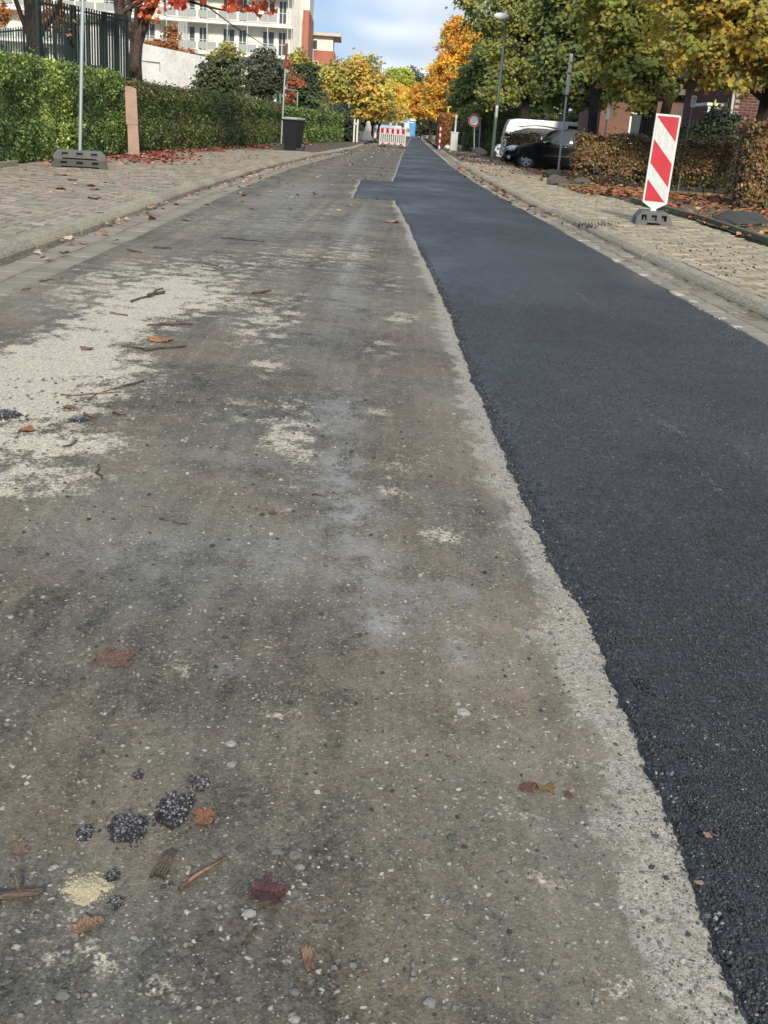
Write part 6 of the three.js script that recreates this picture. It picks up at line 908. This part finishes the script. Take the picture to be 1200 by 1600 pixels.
// ================================================================== WHAT LIES ON THE GROUND
const mpp = (px, py, Y = 0) => G(px + 8, py, Y).distanceTo(G(px - 8, py, Y)) / 16;      // metres across one pixel there
const OUT = {
  maple: mirror([[0, 0], [0.10, 0.04], [0.26, 0.02], [0.22, 0.14], [0.50, 0.22], [0.42, 0.32], [0.55, 0.52], [0.48, 0.66], [0.28, 0.58], [0.24, 0.72], [0.12, 0.84], [0, 1.02]]),
  oak: mirror([[0, 0], [0.10, 0.12], [0.22, 0.18], [0.16, 0.28], [0.32, 0.40], [0.24, 0.50], [0.34, 0.64], [0.2, 0.74], [0.22, 0.86], [0.08, 0.96], [0, 1]]),
  oval: mirror([[0, 0], [0.16, 0.1], [0.29, 0.28], [0.34, 0.5], [0.28, 0.72], [0.14, 0.92], [0, 1.02]]),
  torn: [[0, 0], [0.2, 0.05], [0.34, 0.3], [0.22, 0.42], [0.36, 0.62], [0.2, 0.9], [0.02, 0.8], [-0.16, 0.98], [-0.3, 0.7], [-0.2, 0.5], [-0.34, 0.3], [-0.18, 0.1]] };
const veinTex = (() => { const n = 256, d = new Uint8Array(n * n * 4); for (let j = 0; j < n; j++) for (let i = 0; i < n; i++) { const x = (i / n - 0.5) * 1.3, y = j / n * 1.05; let v = 1e9; v = Math.min(v, Math.abs(x) * 1.2); for (let k = 0; k < 7; k++) { const y0 = 0.06 + k * 0.12; if (y > y0) v = Math.min(v, Math.abs(y - y0 - Math.abs(x) * 0.85)); } const m = S(NB, i / n, j / n), f = S(NC, i / n * 0.8, j / n * 0.8), q = (0.62 + 0.55 * (m - 0.5) + 0.7 * (f - 0.5)) * (m > 0.66 ? 0.6 : 1) * lerp(0.5, 1, ss(0.004, 0.016, v)), o = (j * n + i) * 4; d[o] = enc(q); d[o + 1] = enc(q * 0.95); d[o + 2] = enc(q * 0.9); d[o + 3] = 255; } return tex(d, n, n, true); })();
function groundLeaf(kind, seed, curl) {       // a fallen leaf: three rings so that it can curl and crumple, colour mottled
  const o = OUT[kind], n = o.length, r = rng(seed), pos = [], uvs = [], idx = [], rings = [0.12, 0.4, 0.72, 1], cx = 0, cy = 0.48, ph = r() * 9, cA = r() * 3.14;
  const put = (x, y, edge) => { const u = (x - cx) * Math.cos(cA) + (y - cy) * Math.sin(cA), w = (S(NB, x * 0.6 + ph, y * 0.6) - 0.5); pos.push(x, 0.02 + curl * u * u * 1.3 + curl * w * 0.35 + Math.abs(x) * 0.02, -(y)); uvs.push(x / 1.3 + 0.5, y / 1.05); };
  put(cx, cy, 0);
  rings.forEach((f) => o.forEach(([x, y], i) => put(cx + (x - cx) * f, cy + (y - cy) * f, f)));
  for (let i = 0; i < n; i++) { const k = (i + 1) % n; idx.push(0, 1 + k, 1 + i); for (let q = 0; q < rings.length - 1; q++) { const a = 1 + q * n + i, b = 1 + q * n + k, c = a + n, d = b + n; idx.push(a, b, c, b, d, c); } }
  const g = new THREE.BufferGeometry(); g.setAttribute('position', new THREE.Float32BufferAttribute(pos, 3)); g.setAttribute('uv', new THREE.Float32BufferAttribute(uvs, 2)); g.setIndex(idx); g.computeVertexNormals(); return g;
}
function fallenLeaf(label, px, py, kind, size, turn, c, curl = 0.25, Y, group) {
  const p = G(px, py, Y || 0), seed = Math.round(px * 7 + py), t = thing('fallen_leaf', label, 'leaf', [p.x, (Y || roadHeight(p.x, p.z)) + 0.003, p.z], turn, group), m = new THREE.MeshStandardMaterial({ color: lin(c[0] * 1.2, c[1] * 1.25, c[2] * 1.4), map: veinTex, bumpMap: veinTex, bumpScale: 0.001, roughness: 0.75, side: THREE.DoubleSide });
  const s = size * mpp(px, py, Y || 0), b = mesh('blade', groundLeaf(kind, seed, curl), m, t); b.scale.set(s, s, s);
  const st = mesh('stalk', tube([[0, 0.012, 0.0], [0.004 * s * 20, 0.01, 0.12 * s], [0.01, 0.008, 0.28 * s]], 0.016 * s, 0.010 * s, 5, 4), m, t); return t;
}
const brownL = [0.20, 0.095, 0.05], tanL = [0.34, 0.20, 0.11], orangeL = [0.42, 0.16, 0.06], redL = [0.28, 0.03, 0.025], plumL = [0.10, 0.035, 0.035];
fallenLeaf('large flat brown leaf with dark midrib pressed on the milled road', 150, 1035, 'maple', 72, -0.9, [0.20, 0.10, 0.062], 0.03);
fallenLeaf('orange brown leaf touching the large asphalt clump', 318, 1288, 'torn', 52, 0.2, [0.30, 0.125, 0.05], 0.12);
fallenLeaf('faded tan leaf scrap beside the smaller asphalt clump', 34, 1336, 'torn', 42, 0.5, [0.24, 0.15, 0.09], 0.05);
fallenLeaf('curled tan oak leaf below the little sand heap', 108, 1462, 'oak', 62, -0.8, [0.30, 0.18, 0.10], 0.5);
fallenLeaf('crumpled dark plum leaf beside the grey pebbles', 392, 1398, 'maple', 66, -1.2, plumL, 0.45);
fallenLeaf('reddish brown leaf scrap near the ragged asphalt edge', 812, 1232, 'oval', 34, -1.0, [0.18, 0.07, 0.045], 0.2);
fallenLeaf('small curled yellow brown leaf beside the reddish scrap', 838, 1232, 'torn', 34, -1.3, [0.28, 0.17, 0.06], 0.6);
fallenLeaf('tiny rust brown leaf crumb by the sandy margin', 893, 1246, 'torn', 20, 0.4, [0.18, 0.075, 0.05], 0.3);
fallenLeaf('tiny tan flake lying on the fresh asphalt', 1109, 1313, 'torn', 18, 0.2, [0.45, 0.28, 0.19], 0.3, 0.026);
fallenLeaf('pale tan sliver at the ragged asphalt edge', 1100, 1384, 'oval', 16, 1.3, [0.5, 0.34, 0.22], 0.3, 0.026);
[[30, 672, 30, 'orange leaf on the lower fringe of the sand patch', orangeL], [143, 543, 24, 'pinkish brown leaf in the middle of the sand patch', [0.30, 0.16, 0.11]], [256, 534, 44, 'bright orange leaf beside the long twig pair', [0.50, 0.22, 0.07]], [98, 637, 22, 'small russet leaf in the sand above the orange leaf', [0.30, 0.13, 0.06]], [605, 346, 20, 'lone salmon orange leaf near the bend of the asphalt edge', [0.50, 0.22, 0.12]], [288, 345, 16, 'cream leaf near the left gutter', [0.5, 0.4, 0.28]], [318, 319, 14, 'salmon leaf by the end of the gutter rows', [0.5, 0.24, 0.14]], [420, 800, 14, 'tiny brown leaf scrap beside a sand spot', brownL]].forEach(([x, y, s, l, c]) => fallenLeaf(l, x, y, 'maple', s, x * 0.37, c, 0.3));
[[102, 296, 15, 'single dark red leaf on the left pavement', redL], [141, 296, 14, 'pale curled leaf beside the brown leaf pair on the left pavement', tanL], [156, 311, 20, 'spidery brown leaf on the left pavement near the kerb', [0.16, 0.06, 0.045]], [140, 290, 12, 'dark brown leaf just behind the pale curled leaf', [0.13, 0.05, 0.035]], [120, 282, 13, 'flat brown leaf in front of the rubber feet', brownL], [95, 272, 24, 'cream and tan leaves heaped against the rubber feet', [0.5, 0.38, 0.2]], [150, 331, 14, 'pale leaf on the left pavement close to the kerb', [0.5, 0.45, 0.36]]].forEach(([x, y, s, l, c]) => fallenLeaf(l, x, y, 'maple', s, x * 0.7, c, 0.45, WALK + 0.004));
[[122, 380, 18, 'orange leaf lying on the gutter stones', [0.5, 0.24, 0.13]], [173, 349, 16, 'pale silvery leaf in the gutter below the kerb', [0.55, 0.52, 0.44]], [112, 372, 12, 'white leaf scrap against the left kerb', [0.55, 0.5, 0.42]], [66, 392, 15, 'greyish leaf scrap in the left gutter', [0.42, 0.38, 0.3]], [190, 345, 12, 'cream leaf in the gutter beside the silvery leaf', [0.5, 0.42, 0.3]]].forEach(([x, y, s, l, c]) => fallenLeaf(l, x, y, 'torn', s, x * 0.5, c, 0.35, 0.012));

// ---- twigs and bark
const twigTex = withRepeat(barkTex, 22, 9), twigMs = [[0.14, 0.098, 0.07], [0.11, 0.08, 0.06], [0.25, 0.15, 0.088]].map(c => mat(...c, 0.9, { map: twigTex, bumpMap: twigTex, bumpScale: 0.0016 }));
function twig(label, x0, y0, x1, y1, w, mi, group, branch) {
  const a = G(x0, y0), b = G(x1, y1), r = rng(x0 * 3 + y0), s = mpp((x0 + x1) / 2, (y0 + y1) / 2), rad = w * s * (y0 > 1100 ? 0.42 : 0.34), L = a.distanceTo(b), n = V(-(b.z - a.z), 0, b.x - a.x).normalize(), t = thing('twig', label, 'twig', [a.x, roadHeight(a.x, a.z), a.z], 0, group), pts = [];
  for (let i = 0; i <= 4; i++) { const f = i / 4, p = a.clone().lerp(b, f).addScaledVector(n, (r() - 0.5) * L * (y0 > 1100 ? 0.05 : 0.12)).sub(a); p.y = rad * (0.9 + 0.7 * r()); pts.push(p); }
  mesh('stem', tube(pts, rad, rad * 0.7, 8, 16, 0.28, x0), twigMs[mi], t);
  if (branch) { const q = pts[2]; mesh('side_shoot', tube([q, q.clone().add(V(branch[0] * s, rad * 2.5, branch[1] * s)), q.clone().add(V(branch[0] * s * 2, rad * 2, branch[1] * s * 1.6))], rad * 0.5, rad * 0.3, 6, 6, 0.4, 2), twigMs[mi], t); }
  return t;
}
function barkPiece(label, x0, y0, x1, y1, w, mi) {      // ribs of bark lying side by side, broken off at uneven lengths
  const a = G(x0, y0), b = G(x1, y1), r = rng(x0 + y0), s = mpp((x0 + x1) / 2, (y0 + y1) / 2), W = w * s, n = V(-(b.z - a.z), 0, b.x - a.x).normalize(), t = thing('bark_piece', label, 'bark', [a.x, roadHeight(a.x, a.z), a.z]), N = 5, rad = W / N * 0.62;
  for (let k = 0; k < N; k++) { const o = (k - (N - 1) / 2) * W / N, f0 = r() * 0.12, f1 = 1 - r() * 0.2, P = f => b.clone().sub(a).multiplyScalar(f).addScaledVector(n, o * (1 - 0.25 * f) + (r() - 0.5) * rad * 0.4).add(V(0, rad * (0.75 + 0.25 * r()) + 0.0012 * Math.cos(o / W * 3) * 1.2, 0)); mesh('rib', tube([P(f0), P((f0 + f1) / 2 - 0.1), P((f0 + f1) / 2 + 0.15), P(f1)], rad, rad * 0.8, 7, 12, 0.35, k + x0), twigMs[mi], t); }
}
twig('thick dark twig with a side shoot left of the sand heap', -8, 1408, 68, 1398, 19, 1, null, [-10, -14]);
barkPiece('flat piece of dark ribbed bark below the asphalt clumps', 246, 1372, 270, 1324, 24, 1);
twig('slim light brown stick with frayed end', 282, 1390, 352, 1340, 9, 2);
barkPiece('short reddish bark stub lying alone on the open milled road', 476, 1468, 487, 1516, 17, 2);
twig('thin grey stalk pressed into dust below the oak leaf', 98, 1546, 145, 1512, 5, 1);
barkPiece('faint brown bark strip below the whitish pebble', 380, 1474, 402, 1442, 9, 0);
twig('long bent twig lying across the sand patch', 190, 541, 240, 546, 6, 0); twig('second twig of the pair beside the bright orange leaf', 225, 547, 292, 541, 6, 1);
{
  const list = [[205, 472, 262, 452, 5], [232, 465, 258, 458, 9], [172, 489, 200, 493, 5], [345, 372, 412, 378, 4], [198, 392, 222, 396, 4], [95, 618, 190, 614, 4], [140, 625, 200, 599, 3], [195, 604, 225, 596, 5], [130, 648, 150, 655, 6], [176, 647, 196, 650, 7], [250, 808, 290, 818, 5], [222, 788, 245, 790, 4], [275, 628, 296, 630, 3], [488, 772, 510, 775, 4], [520, 768, 530, 771, 4], [230, 508, 300, 506, 4], [240, 388, 268, 390, 4], [60, 440, 100, 436, 4], [320, 412, 350, 418, 3], [395, 460, 425, 456, 5], [20, 455, 48, 452, 4], [470, 520, 490, 522, 3], [150, 728, 158, 748, 6], [300, 585, 330, 583, 3], [120, 690, 100, 700, 6]];
  list.forEach(([a, b, c, d, w], i) => twig('small dark twig scattered on the sandy milled road', a, b, c, d, w, i % 3, 'small twigs scattered on the milled road'));
}
// ---- broken asphalt, pebbles, a heap of sand
const chipG = [0, 1, 2].map(k => { const g = new THREE.IcosahedronGeometry(1, 1), p = g.attributes.position, r = rng(400 + k), f = {}; for (let i = 0; i < p.count; i++) { const key = [p.getX(i), p.getY(i), p.getZ(i)].map(q => q.toFixed(2)).join(); f[key] ??= 0.72 + 0.5 * r(); p.setXYZ(i, p.getX(i) * f[key], p.getY(i) * f[key] * 0.75, p.getZ(i) * f[key]); } g.computeVertexNormals(); return g; });
function clump(label, px, py, rx, ry, hgt, seed, pale) {      // stones held together by tar: every stone a small facetted lump on a low core
  const p = G(px, py), s = mpp(px, py), r = rng(seed), t = thing('asphalt_clump', label, 'asphalt lump', [p.x, roadHeight(p.x, p.z), p.z]), sz = ry * 1.4 / rx, R = rx * s;
  const rim = a => 0.72 + 0.62 * S(NB, Math.cos(a) * 0.16 + seed * 0.37, Math.sin(a) * 0.16 + 0.4);
  const list = [], n = Math.round(420 * Math.min(1, rx / 30) + 40), core = new THREE.IcosahedronGeometry(1, 3), q = core.attributes.position; for (let i = 0; i < q.count; i++) { const k = 0.86 * rim(Math.atan2(q.getZ(i), q.getX(i))) * (0.9 + 0.3 * S(NC, q.getX(i) * 0.3 + seed, q.getZ(i) * 0.3 + q.getY(i) * 0.2)); q.setXYZ(i, q.getX(i) * k * R, Math.max(-0.1, q.getY(i)) * hgt * R * k, q.getZ(i) * k * R * sz); } core.computeVertexNormals();
  mesh('tar_core', core, mat(0.018, 0.018, 0.019, 0.6, { bumpMap: grainBump, bumpScale: 0.002 }), t);
  for (let i = 0; i < n; i++) { const a = r() * 6.283, d0 = Math.sqrt(r()) * (r() < 0.1 ? 1.5 : 1.04), d = d0 * rim(a), k = r(), c = k < 0.22 + 0.55 * d0 * d0 ? [0.02, 0.02, 0.022] : k < 0.9 ? vary([1, 1.02, 1.06], 0.05 + 0.2 * r() * r()) : pale ? [0.24, 0.24, 0.235] : [0.14, 0.14, 0.14], e = R * (0.035 + 0.085 * r() * r()) * (rx < 20 ? 2.0 : 1); list.push([Math.cos(a) * d * R, Math.max(0, Math.sqrt(Math.max(0, 1 - d0 * d0)) * hgt * R * 0.9 * rim(a)), Math.sin(a) * d * R * sz, r() - 0.5, 1, r() - 0.5, e, r() * 6, ...c]); }
  const im = scatter(list, chipG[0], mat(1, 1, 1, 0.55)); im.name = 'stones'; im.userData.kind = 'stuff'; t.add(im); return t;
}
clump('round clump of broken asphalt beside the orange brown leaf', 198, 1293, 33, 26, 0.32, 1);
clump('larger speckled asphalt clump touching the orange brown leaf', 272, 1263, 30, 34, 0.36, 2, true);
clump('small dark crumb cluster above the larger asphalt clump', 312, 1222, 14, 14, 0.45, 3);
clump('pale topped asphalt nugget left of the round clump', 132, 1300, 13, 13, 0.7, 4, true);
clump('black asphalt nugget beside the little sand heap', 174, 1369, 10, 10, 0.8, 5);
clump('grey speckled nugget below the black nugget', 181, 1411, 11, 11, 0.8, 6, true);
clump('grey asphalt nugget standing alone above the clumps', 216, 1209, 9, 9, 0.8, 7, true);
clump('thin dark asphalt slab at the edge of the sand patch', 8, 650, 24, 14, 0.3, 8);
clump('brown dirt lump beside the twigs on the sandy patch', 122, 658, 14, 6, 0.5, 9);
const pebM = [0.25, 0.165, 0.085, 0.34].map(v => mat(v, v * 0.98, v * 0.92, 0.85, { map: withRepeat(grainA, 2, 2), bumpMap: grainBump, bumpScale: 0.001 }));
[[388, 1424, 11, 3, 'whitish pebble below the crumpled plum leaf'], [438, 1381, 10, 0, 'light grey pebble right of the crumpled plum leaf'], [97, 1556, 12, 1, 'round grey pebble below the thin stalk'], [672, 1562, 10, 0, 'pale pebble alone on the open milled road'], [461, 1332, 10, 1, 'grey pebble above the crumpled plum leaf'], [432, 1326, 9, 1, 'cream grey pebble beside the grey pebble'], [468, 1350, 8, 0, 'small light pebble under the grey pebble'], [376, 1322, 8, 2, 'dark grey pebble right of the frayed stick'], [706, 1305, 8, 2, 'dark crumb stone on the open milled road'], [788, 1362, 8, 1, 'grey crumb stone below the reddish leaf scrap'], [490, 1457, 6, 1, 'little grey pebble above the reddish bark stub'], [1024, 1306, 6, 2, 'black crumb on the pale sandy margin'], [895, 1308, 6, 0, 'light chip near the sandy margin'], [360, 1160, 9, 3, 'white stone chip above the orange leaf'], [362, 1190, 8, 0, 'light chip just below the white stone chip'], [228, 1116, 7, 2, 'dark crumb below the large flat brown leaf'], [725, 1110, 10, 3, 'white crushed stone spot on the open milled road'], [460, 1590, 9, 3, 'pale pebble at the near edge of the milled road'], [460, 1546, 9, 1, 'grey white pebble near the reddish bark stub'], [110, 1358, 7, 3, 'cream chip above the little sand heap'], [86, 1352, 6, 3, 'small cream chip beside the cream chip']].forEach(([x, y, rp, mi, l], i) => { const p = G(x, y), s = mpp(x, y) * rp, o = mesh('', chipG[i % 3], pebM[mi]); o.scale.set(s, s * 0.6, s * 1.0); o.rotation.y = i; o.position.set(p.x, roadHeight(p.x, p.z) + s * 0.12, p.z); top(o, 'pebble', l, 'pebble'); });
{
  const p = G(137, 1386), R = 33 * mpp(137, 1386), g = sheet(-1.4, 1.4, -1.4, 1.4, 60, 60, () => 0), q = g.attributes.position;
  for (let i = 0; i < q.count; i++) { const x = q.getX(i), z = q.getZ(i), d = Math.hypot(x, z * 0.95) + (S(NB, x * 0.4 + 0.2, z * 0.4) - 0.5) * 0.6; q.setXYZ(i, x * R, (0.36 * Math.pow(clamp(1.05 - d), 0.8) + (S(NC, x * 0.4, z * 0.4) - 0.5) * 0.12 * clamp(1.15 - d) - 0.05) * R, z * R); } g.computeVertexNormals();
  const t = thing('sand_heap', 'little heap of cream sand beside the black nugget', 'sand heap', [p.x, roadHeight(p.x, p.z) + 0.0005, p.z]); mesh('mound', g, mat(0.46, 0.40, 0.26, 0.95, { map: grainA, bumpMap: grainBump, bumpScale: 0.0015 }), t);
  const list = [], r = rng(91); for (let i = 0; i < 500; i++) { const a = r() * 6.28, d = Math.sqrt(r()) * 1.25, k = 0.7 + 0.5 * r(); list.push([Math.cos(a) * d * R, clamp(0.30 * Math.pow(clamp(1.0 - d), 0.8)) * R, Math.sin(a) * d * R, r() - 0.5, 1, r() - 0.5, R * (0.012 + 0.03 * r() * r()), r() * 6, 0.5 * k, 0.44 * k, 0.3 * k]); } const im = scatter(list, chipG[1], mat(1, 1, 1, 0.9)); im.name = 'grains'; im.userData.kind = 'stuff'; t.add(im);
}
// ---- loose grit on the milled road, crumbs along the asphalt edge, stones of the fresh asphalt, litter
{
  const r = rng(501), list = [];
  for (let i = 0; i < 9000; i++) { const d = 0.95 + 3.6 * Math.pow(r(), 1.4), z = -d, x = lerp(-0.62 * d - 0.1, joint(z) - 0.01, r()), e = 0.0009 + 0.0032 * Math.pow(r(), 4) * (1 + d * 0.3), k = r(), v = k < 0.7 ? 0.08 + 0.08 * r() : k < 0.85 ? 0.18 + 0.1 * r() : k < 0.87 ? 0.32 : 0.03; list.push([x, roadHeight(x, z) + e * 0.05, z, r() - 0.5, 2, r() - 0.5, e, r() * 6, v, v * 0.96, v * 0.86]); }
  stuff(scatter(list, chipG[0], mat(1, 1, 1, 0.85)), 'loose_grit', 'fine loose grit strewn over the milled road', 'grit');
  const l2 = []; for (let i = 0; i < 14000; i++) { const d = 1.0 + 10 * Math.pow(r(), 2.6), z = -d, s = gauss(r) * 0.018 + 0.012 + (r() < 0.05 ? -0.08 * r() : 0), x = joint(z) + s, e = (0.001 + (s < -0.012 ? 0.0016 : 0.0042) * r() * r()), v = r() < 0.95 ? 0.012 + 0.03 * r() : 0.16 + 0.1 * r(), y = s < 0 ? roadHeight(x, z) : 0.016 * ss(-0.014, 0.05, s); l2.push([x, y + e * 0.3, z, r() - 0.5, 1.5, r() - 0.5, e, r() * 6, v, v, v * 1.02]); }
  stuff(scatter(l2, chipG[1], mat(1, 1, 1, 0.55)), 'asphalt_crumbs', 'black crumbs along the ragged edge of the fresh asphalt', 'asphalt crumbs');
  const l3 = []; for (let i = 0; i < 150000; i++) { const d = 1.05 + 9.5 * Math.pow(r(), 2.4), z = -d; if (r() < ss(3.2, 9.5, d)) continue; const dummy = 0, x = lerp(joint(z) + 0.03, Math.min(laneR(z) - 0.03, 0.45 * d + 0.35), r()), e = (0.0014 + 0.0020 * r()), v = 0.016 + 0.034 * r() * r(); if (x < joint(z) + 0.02) continue; const h = 0.016 * ss(-0.014, 0.05, x - joint(z)) + (S(NA, x / 2.7, z / 2.7) - 0.5) * 0.008; l3.push([x, h - e * 0.22 + e * 0.25 * r(), z, (r() - 0.5) * 0.7, 1, (r() - 0.5) * 0.7, e, r() * 6, v, v, v * 1.12]); }
  stuff(scatter(l3, chipG[2], mat(1, 1, 1, 0.4)), 'asphalt_stones', 'coarse black stones of the fresh asphalt surface', 'asphalt stones');
  const debris = []; for (let i = 0; i < 260; i++) { const g = G(930 + gauss(r) * 34, 352 + gauss(r) * 5 + 0, WALK), e = 0.004 + 0.016 * r() * r() * r(); debris.push([g.x, WALK + e * 0.3, g.z, r() - 0.5, 1, r() - 0.5, e, r() * 6, 0.02, 0.018, 0.016]); } for (let i = 0; i < 160; i++) { const g = G(960 + r() * 220, 380 + r() * 60, WALK); if (g.x < kerbR(g.z) + 0.2) continue; const e = 0.004 + 0.012 * r() * r(); debris.push([g.x, WALK + 0.004, g.z, r() - 0.5, 1, r() - 0.5, e, r() * 6, 0.03, 0.025, 0.02]); }
  stuff(scatter(debris, chipG[0], mat(1, 1, 1, 0.7)), 'asphalt_crumbs', 'spilled black asphalt crumbs on the right pavement by the beacon', 'asphalt crumbs');
  const dust = []; for (const [x0, y0, x1, y1, n] of [[820, 400, 955, 492, 700], [955, 492, 1040, 555, 260], [1012, 642, 1090, 688, 420], [1068, 704, 1160, 800, 300], [1080, 1130, 1180, 1200, 160], [1150, 690, 1200, 730, 200]]) for (let i = 0; i < n * 0.3; i++) { const f = r(); if (S(NB, f * 0.8, x0 * 0.013) < 0.45) continue; const g = G(lerp(x0, x1, f) + gauss(r) * 4, lerp(y0, y1, f) + gauss(r) * 4, 0.024), e = 0.001 + 0.0014 * r(), v = 0.1 + 0.14 * r(); dust.push([g.x, 0.016 + (S(NA, g.x / 2.7, g.z / 2.7) - 0.5) * 0.008 + e * 0.4, g.z, r() - 0.5, 2, r() - 0.5, e, r() * 6, v, v * 0.97, v * 0.9]); }
  stuff(scatter(dust, chipG[0], mat(1, 1, 1, 0.9)), 'dust_trail', 'thin pale trails of dust on the fresh asphalt', 'dust');
  const litter = (n, place, pal, size, lab) => { const l = []; for (let i = 0; i < n; i++) { const q = place(); if (!q) continue; const c = pick(r, pal), k = 0.6 + 0.7 * r(); l.push([q[0], q[1] + 0.006 + 0.02 * r() * r(), q[2], gauss(r) * 0.5, 1, gauss(r) * 0.5, size * (0.6 + 0.7 * r()), r() * 6.28, c[1] * k, c[2] * k, c[3] * k]); } stuff(scatter(l, mapleLeaf, litterM), 'leaf_litter', lab, 'leaf litter'); };
  const reds = [[4, 0.26, 0.045, 0.035], [3, 0.34, 0.10, 0.06], [2, 0.16, 0.05, 0.04], [2, 0.42, 0.26, 0.17]], browns = [[4, 0.30, 0.13, 0.05], [3, 0.18, 0.08, 0.04], [2, 0.42, 0.22, 0.07], [1, 0.40, 0.07, 0.04]], mixed = [[3, 0.36, 0.2, 0.12], [2, 0.45, 0.36, 0.26], [2, 0.2, 0.1, 0.06], [1, 0.28, 0.09, 0.06]];
  litter(2600, () => { const z = -20.5 - 34 * Math.pow(r(), 0.9), x = hedgeL(z) + 0.02 + Math.abs(gauss(r)) * (0.35 + 0.5 * S(NA, z / 7, 0.2)); return [x, WALK, z]; }, reds, 0.095, 'red fallen leaves drifted along the foot of the left hedges');
  litter(500, () => { const g = G(240 + gauss(r) * 60, 248 + gauss(r) * 9, WALK); return g.x > kerbL(g.z) - 0.3 || g.x < hedgeL(g.z) ? null : [g.x, WALK, g.z]; }, reds, 0.095, 'red leaves scattered on the pavement before the stone pillar');
  litter(420, () => { const z = -14 - 60 * r(), x = lerp(kerbL(z) + 0.05, joint(z) - 0.1, Math.pow(r(), 2)); return [x, 0.0, z]; }, mixed, 0.085, 'scattered autumn leaves on the far milled road');
  litter(160, () => { const z = -8 - 34 * r(); return [kerbL(z) + 0.04 + 0.4 * r() * r(), 0.012, z]; }, mixed, 0.08, 'pale leaves caught in the left gutter');
  litter(380, () => { const z = -8 - 50 * r(); return [lerp(kerbL(z) - 0.25, hedgeL(z), Math.sqrt(r())), WALK, z]; }, reds, 0.07, 'thin sprinkle of leaves over the left pavement');
  litter(2600, () => { const x = 3.3 + 3.2 * r(), z = -22.6 + gauss(r) * 1.1 - 0.3; return [x, groundR(x, z) + 0.015, z]; }, browns, 0.085, 'orange brown leaves under the low beech hedge');
  litter(900, () => { const x = 3.9 + 2.4 * r(), z = -15.5 - 6.5 * r(); return [x, groundR(x, z) + 0.015, z]; }, browns, 0.075, 'brown leaves on the bare soil behind the beacon');
  litter(1800, () => { const z = -24 - 22 * r(), x = 2.9 + 2.2 * Math.sqrt(r()); return [x, groundR(x, z) + 0.02, z]; }, browns, 0.085, 'rusty leaves before the parked black car');
  litter(600, () => { const z = -28 - 34 * r(); return [lerp(kerbR(z) + 0.25, 3.3, r()), WALK, z]; }, mixed, 0.08, 'leaves sprinkled on the far right pavement');
  litter(120, () => { const z = -16 - 20 * r(); return [lerp(laneR(z) - 0.05, kerbR(z), r()), 0.03, z]; }, browns, 0.09, 'orange leaves in the right gutter');
  litter(250, () => { const x = 3.9 + 1.0 * r(), z = -9.5 - 6 * r(); return [x, 0.13, z]; }, browns, 0.07, 'leaves on the mossy strip beside the boulder');
}
renderer.render(scene, camera);
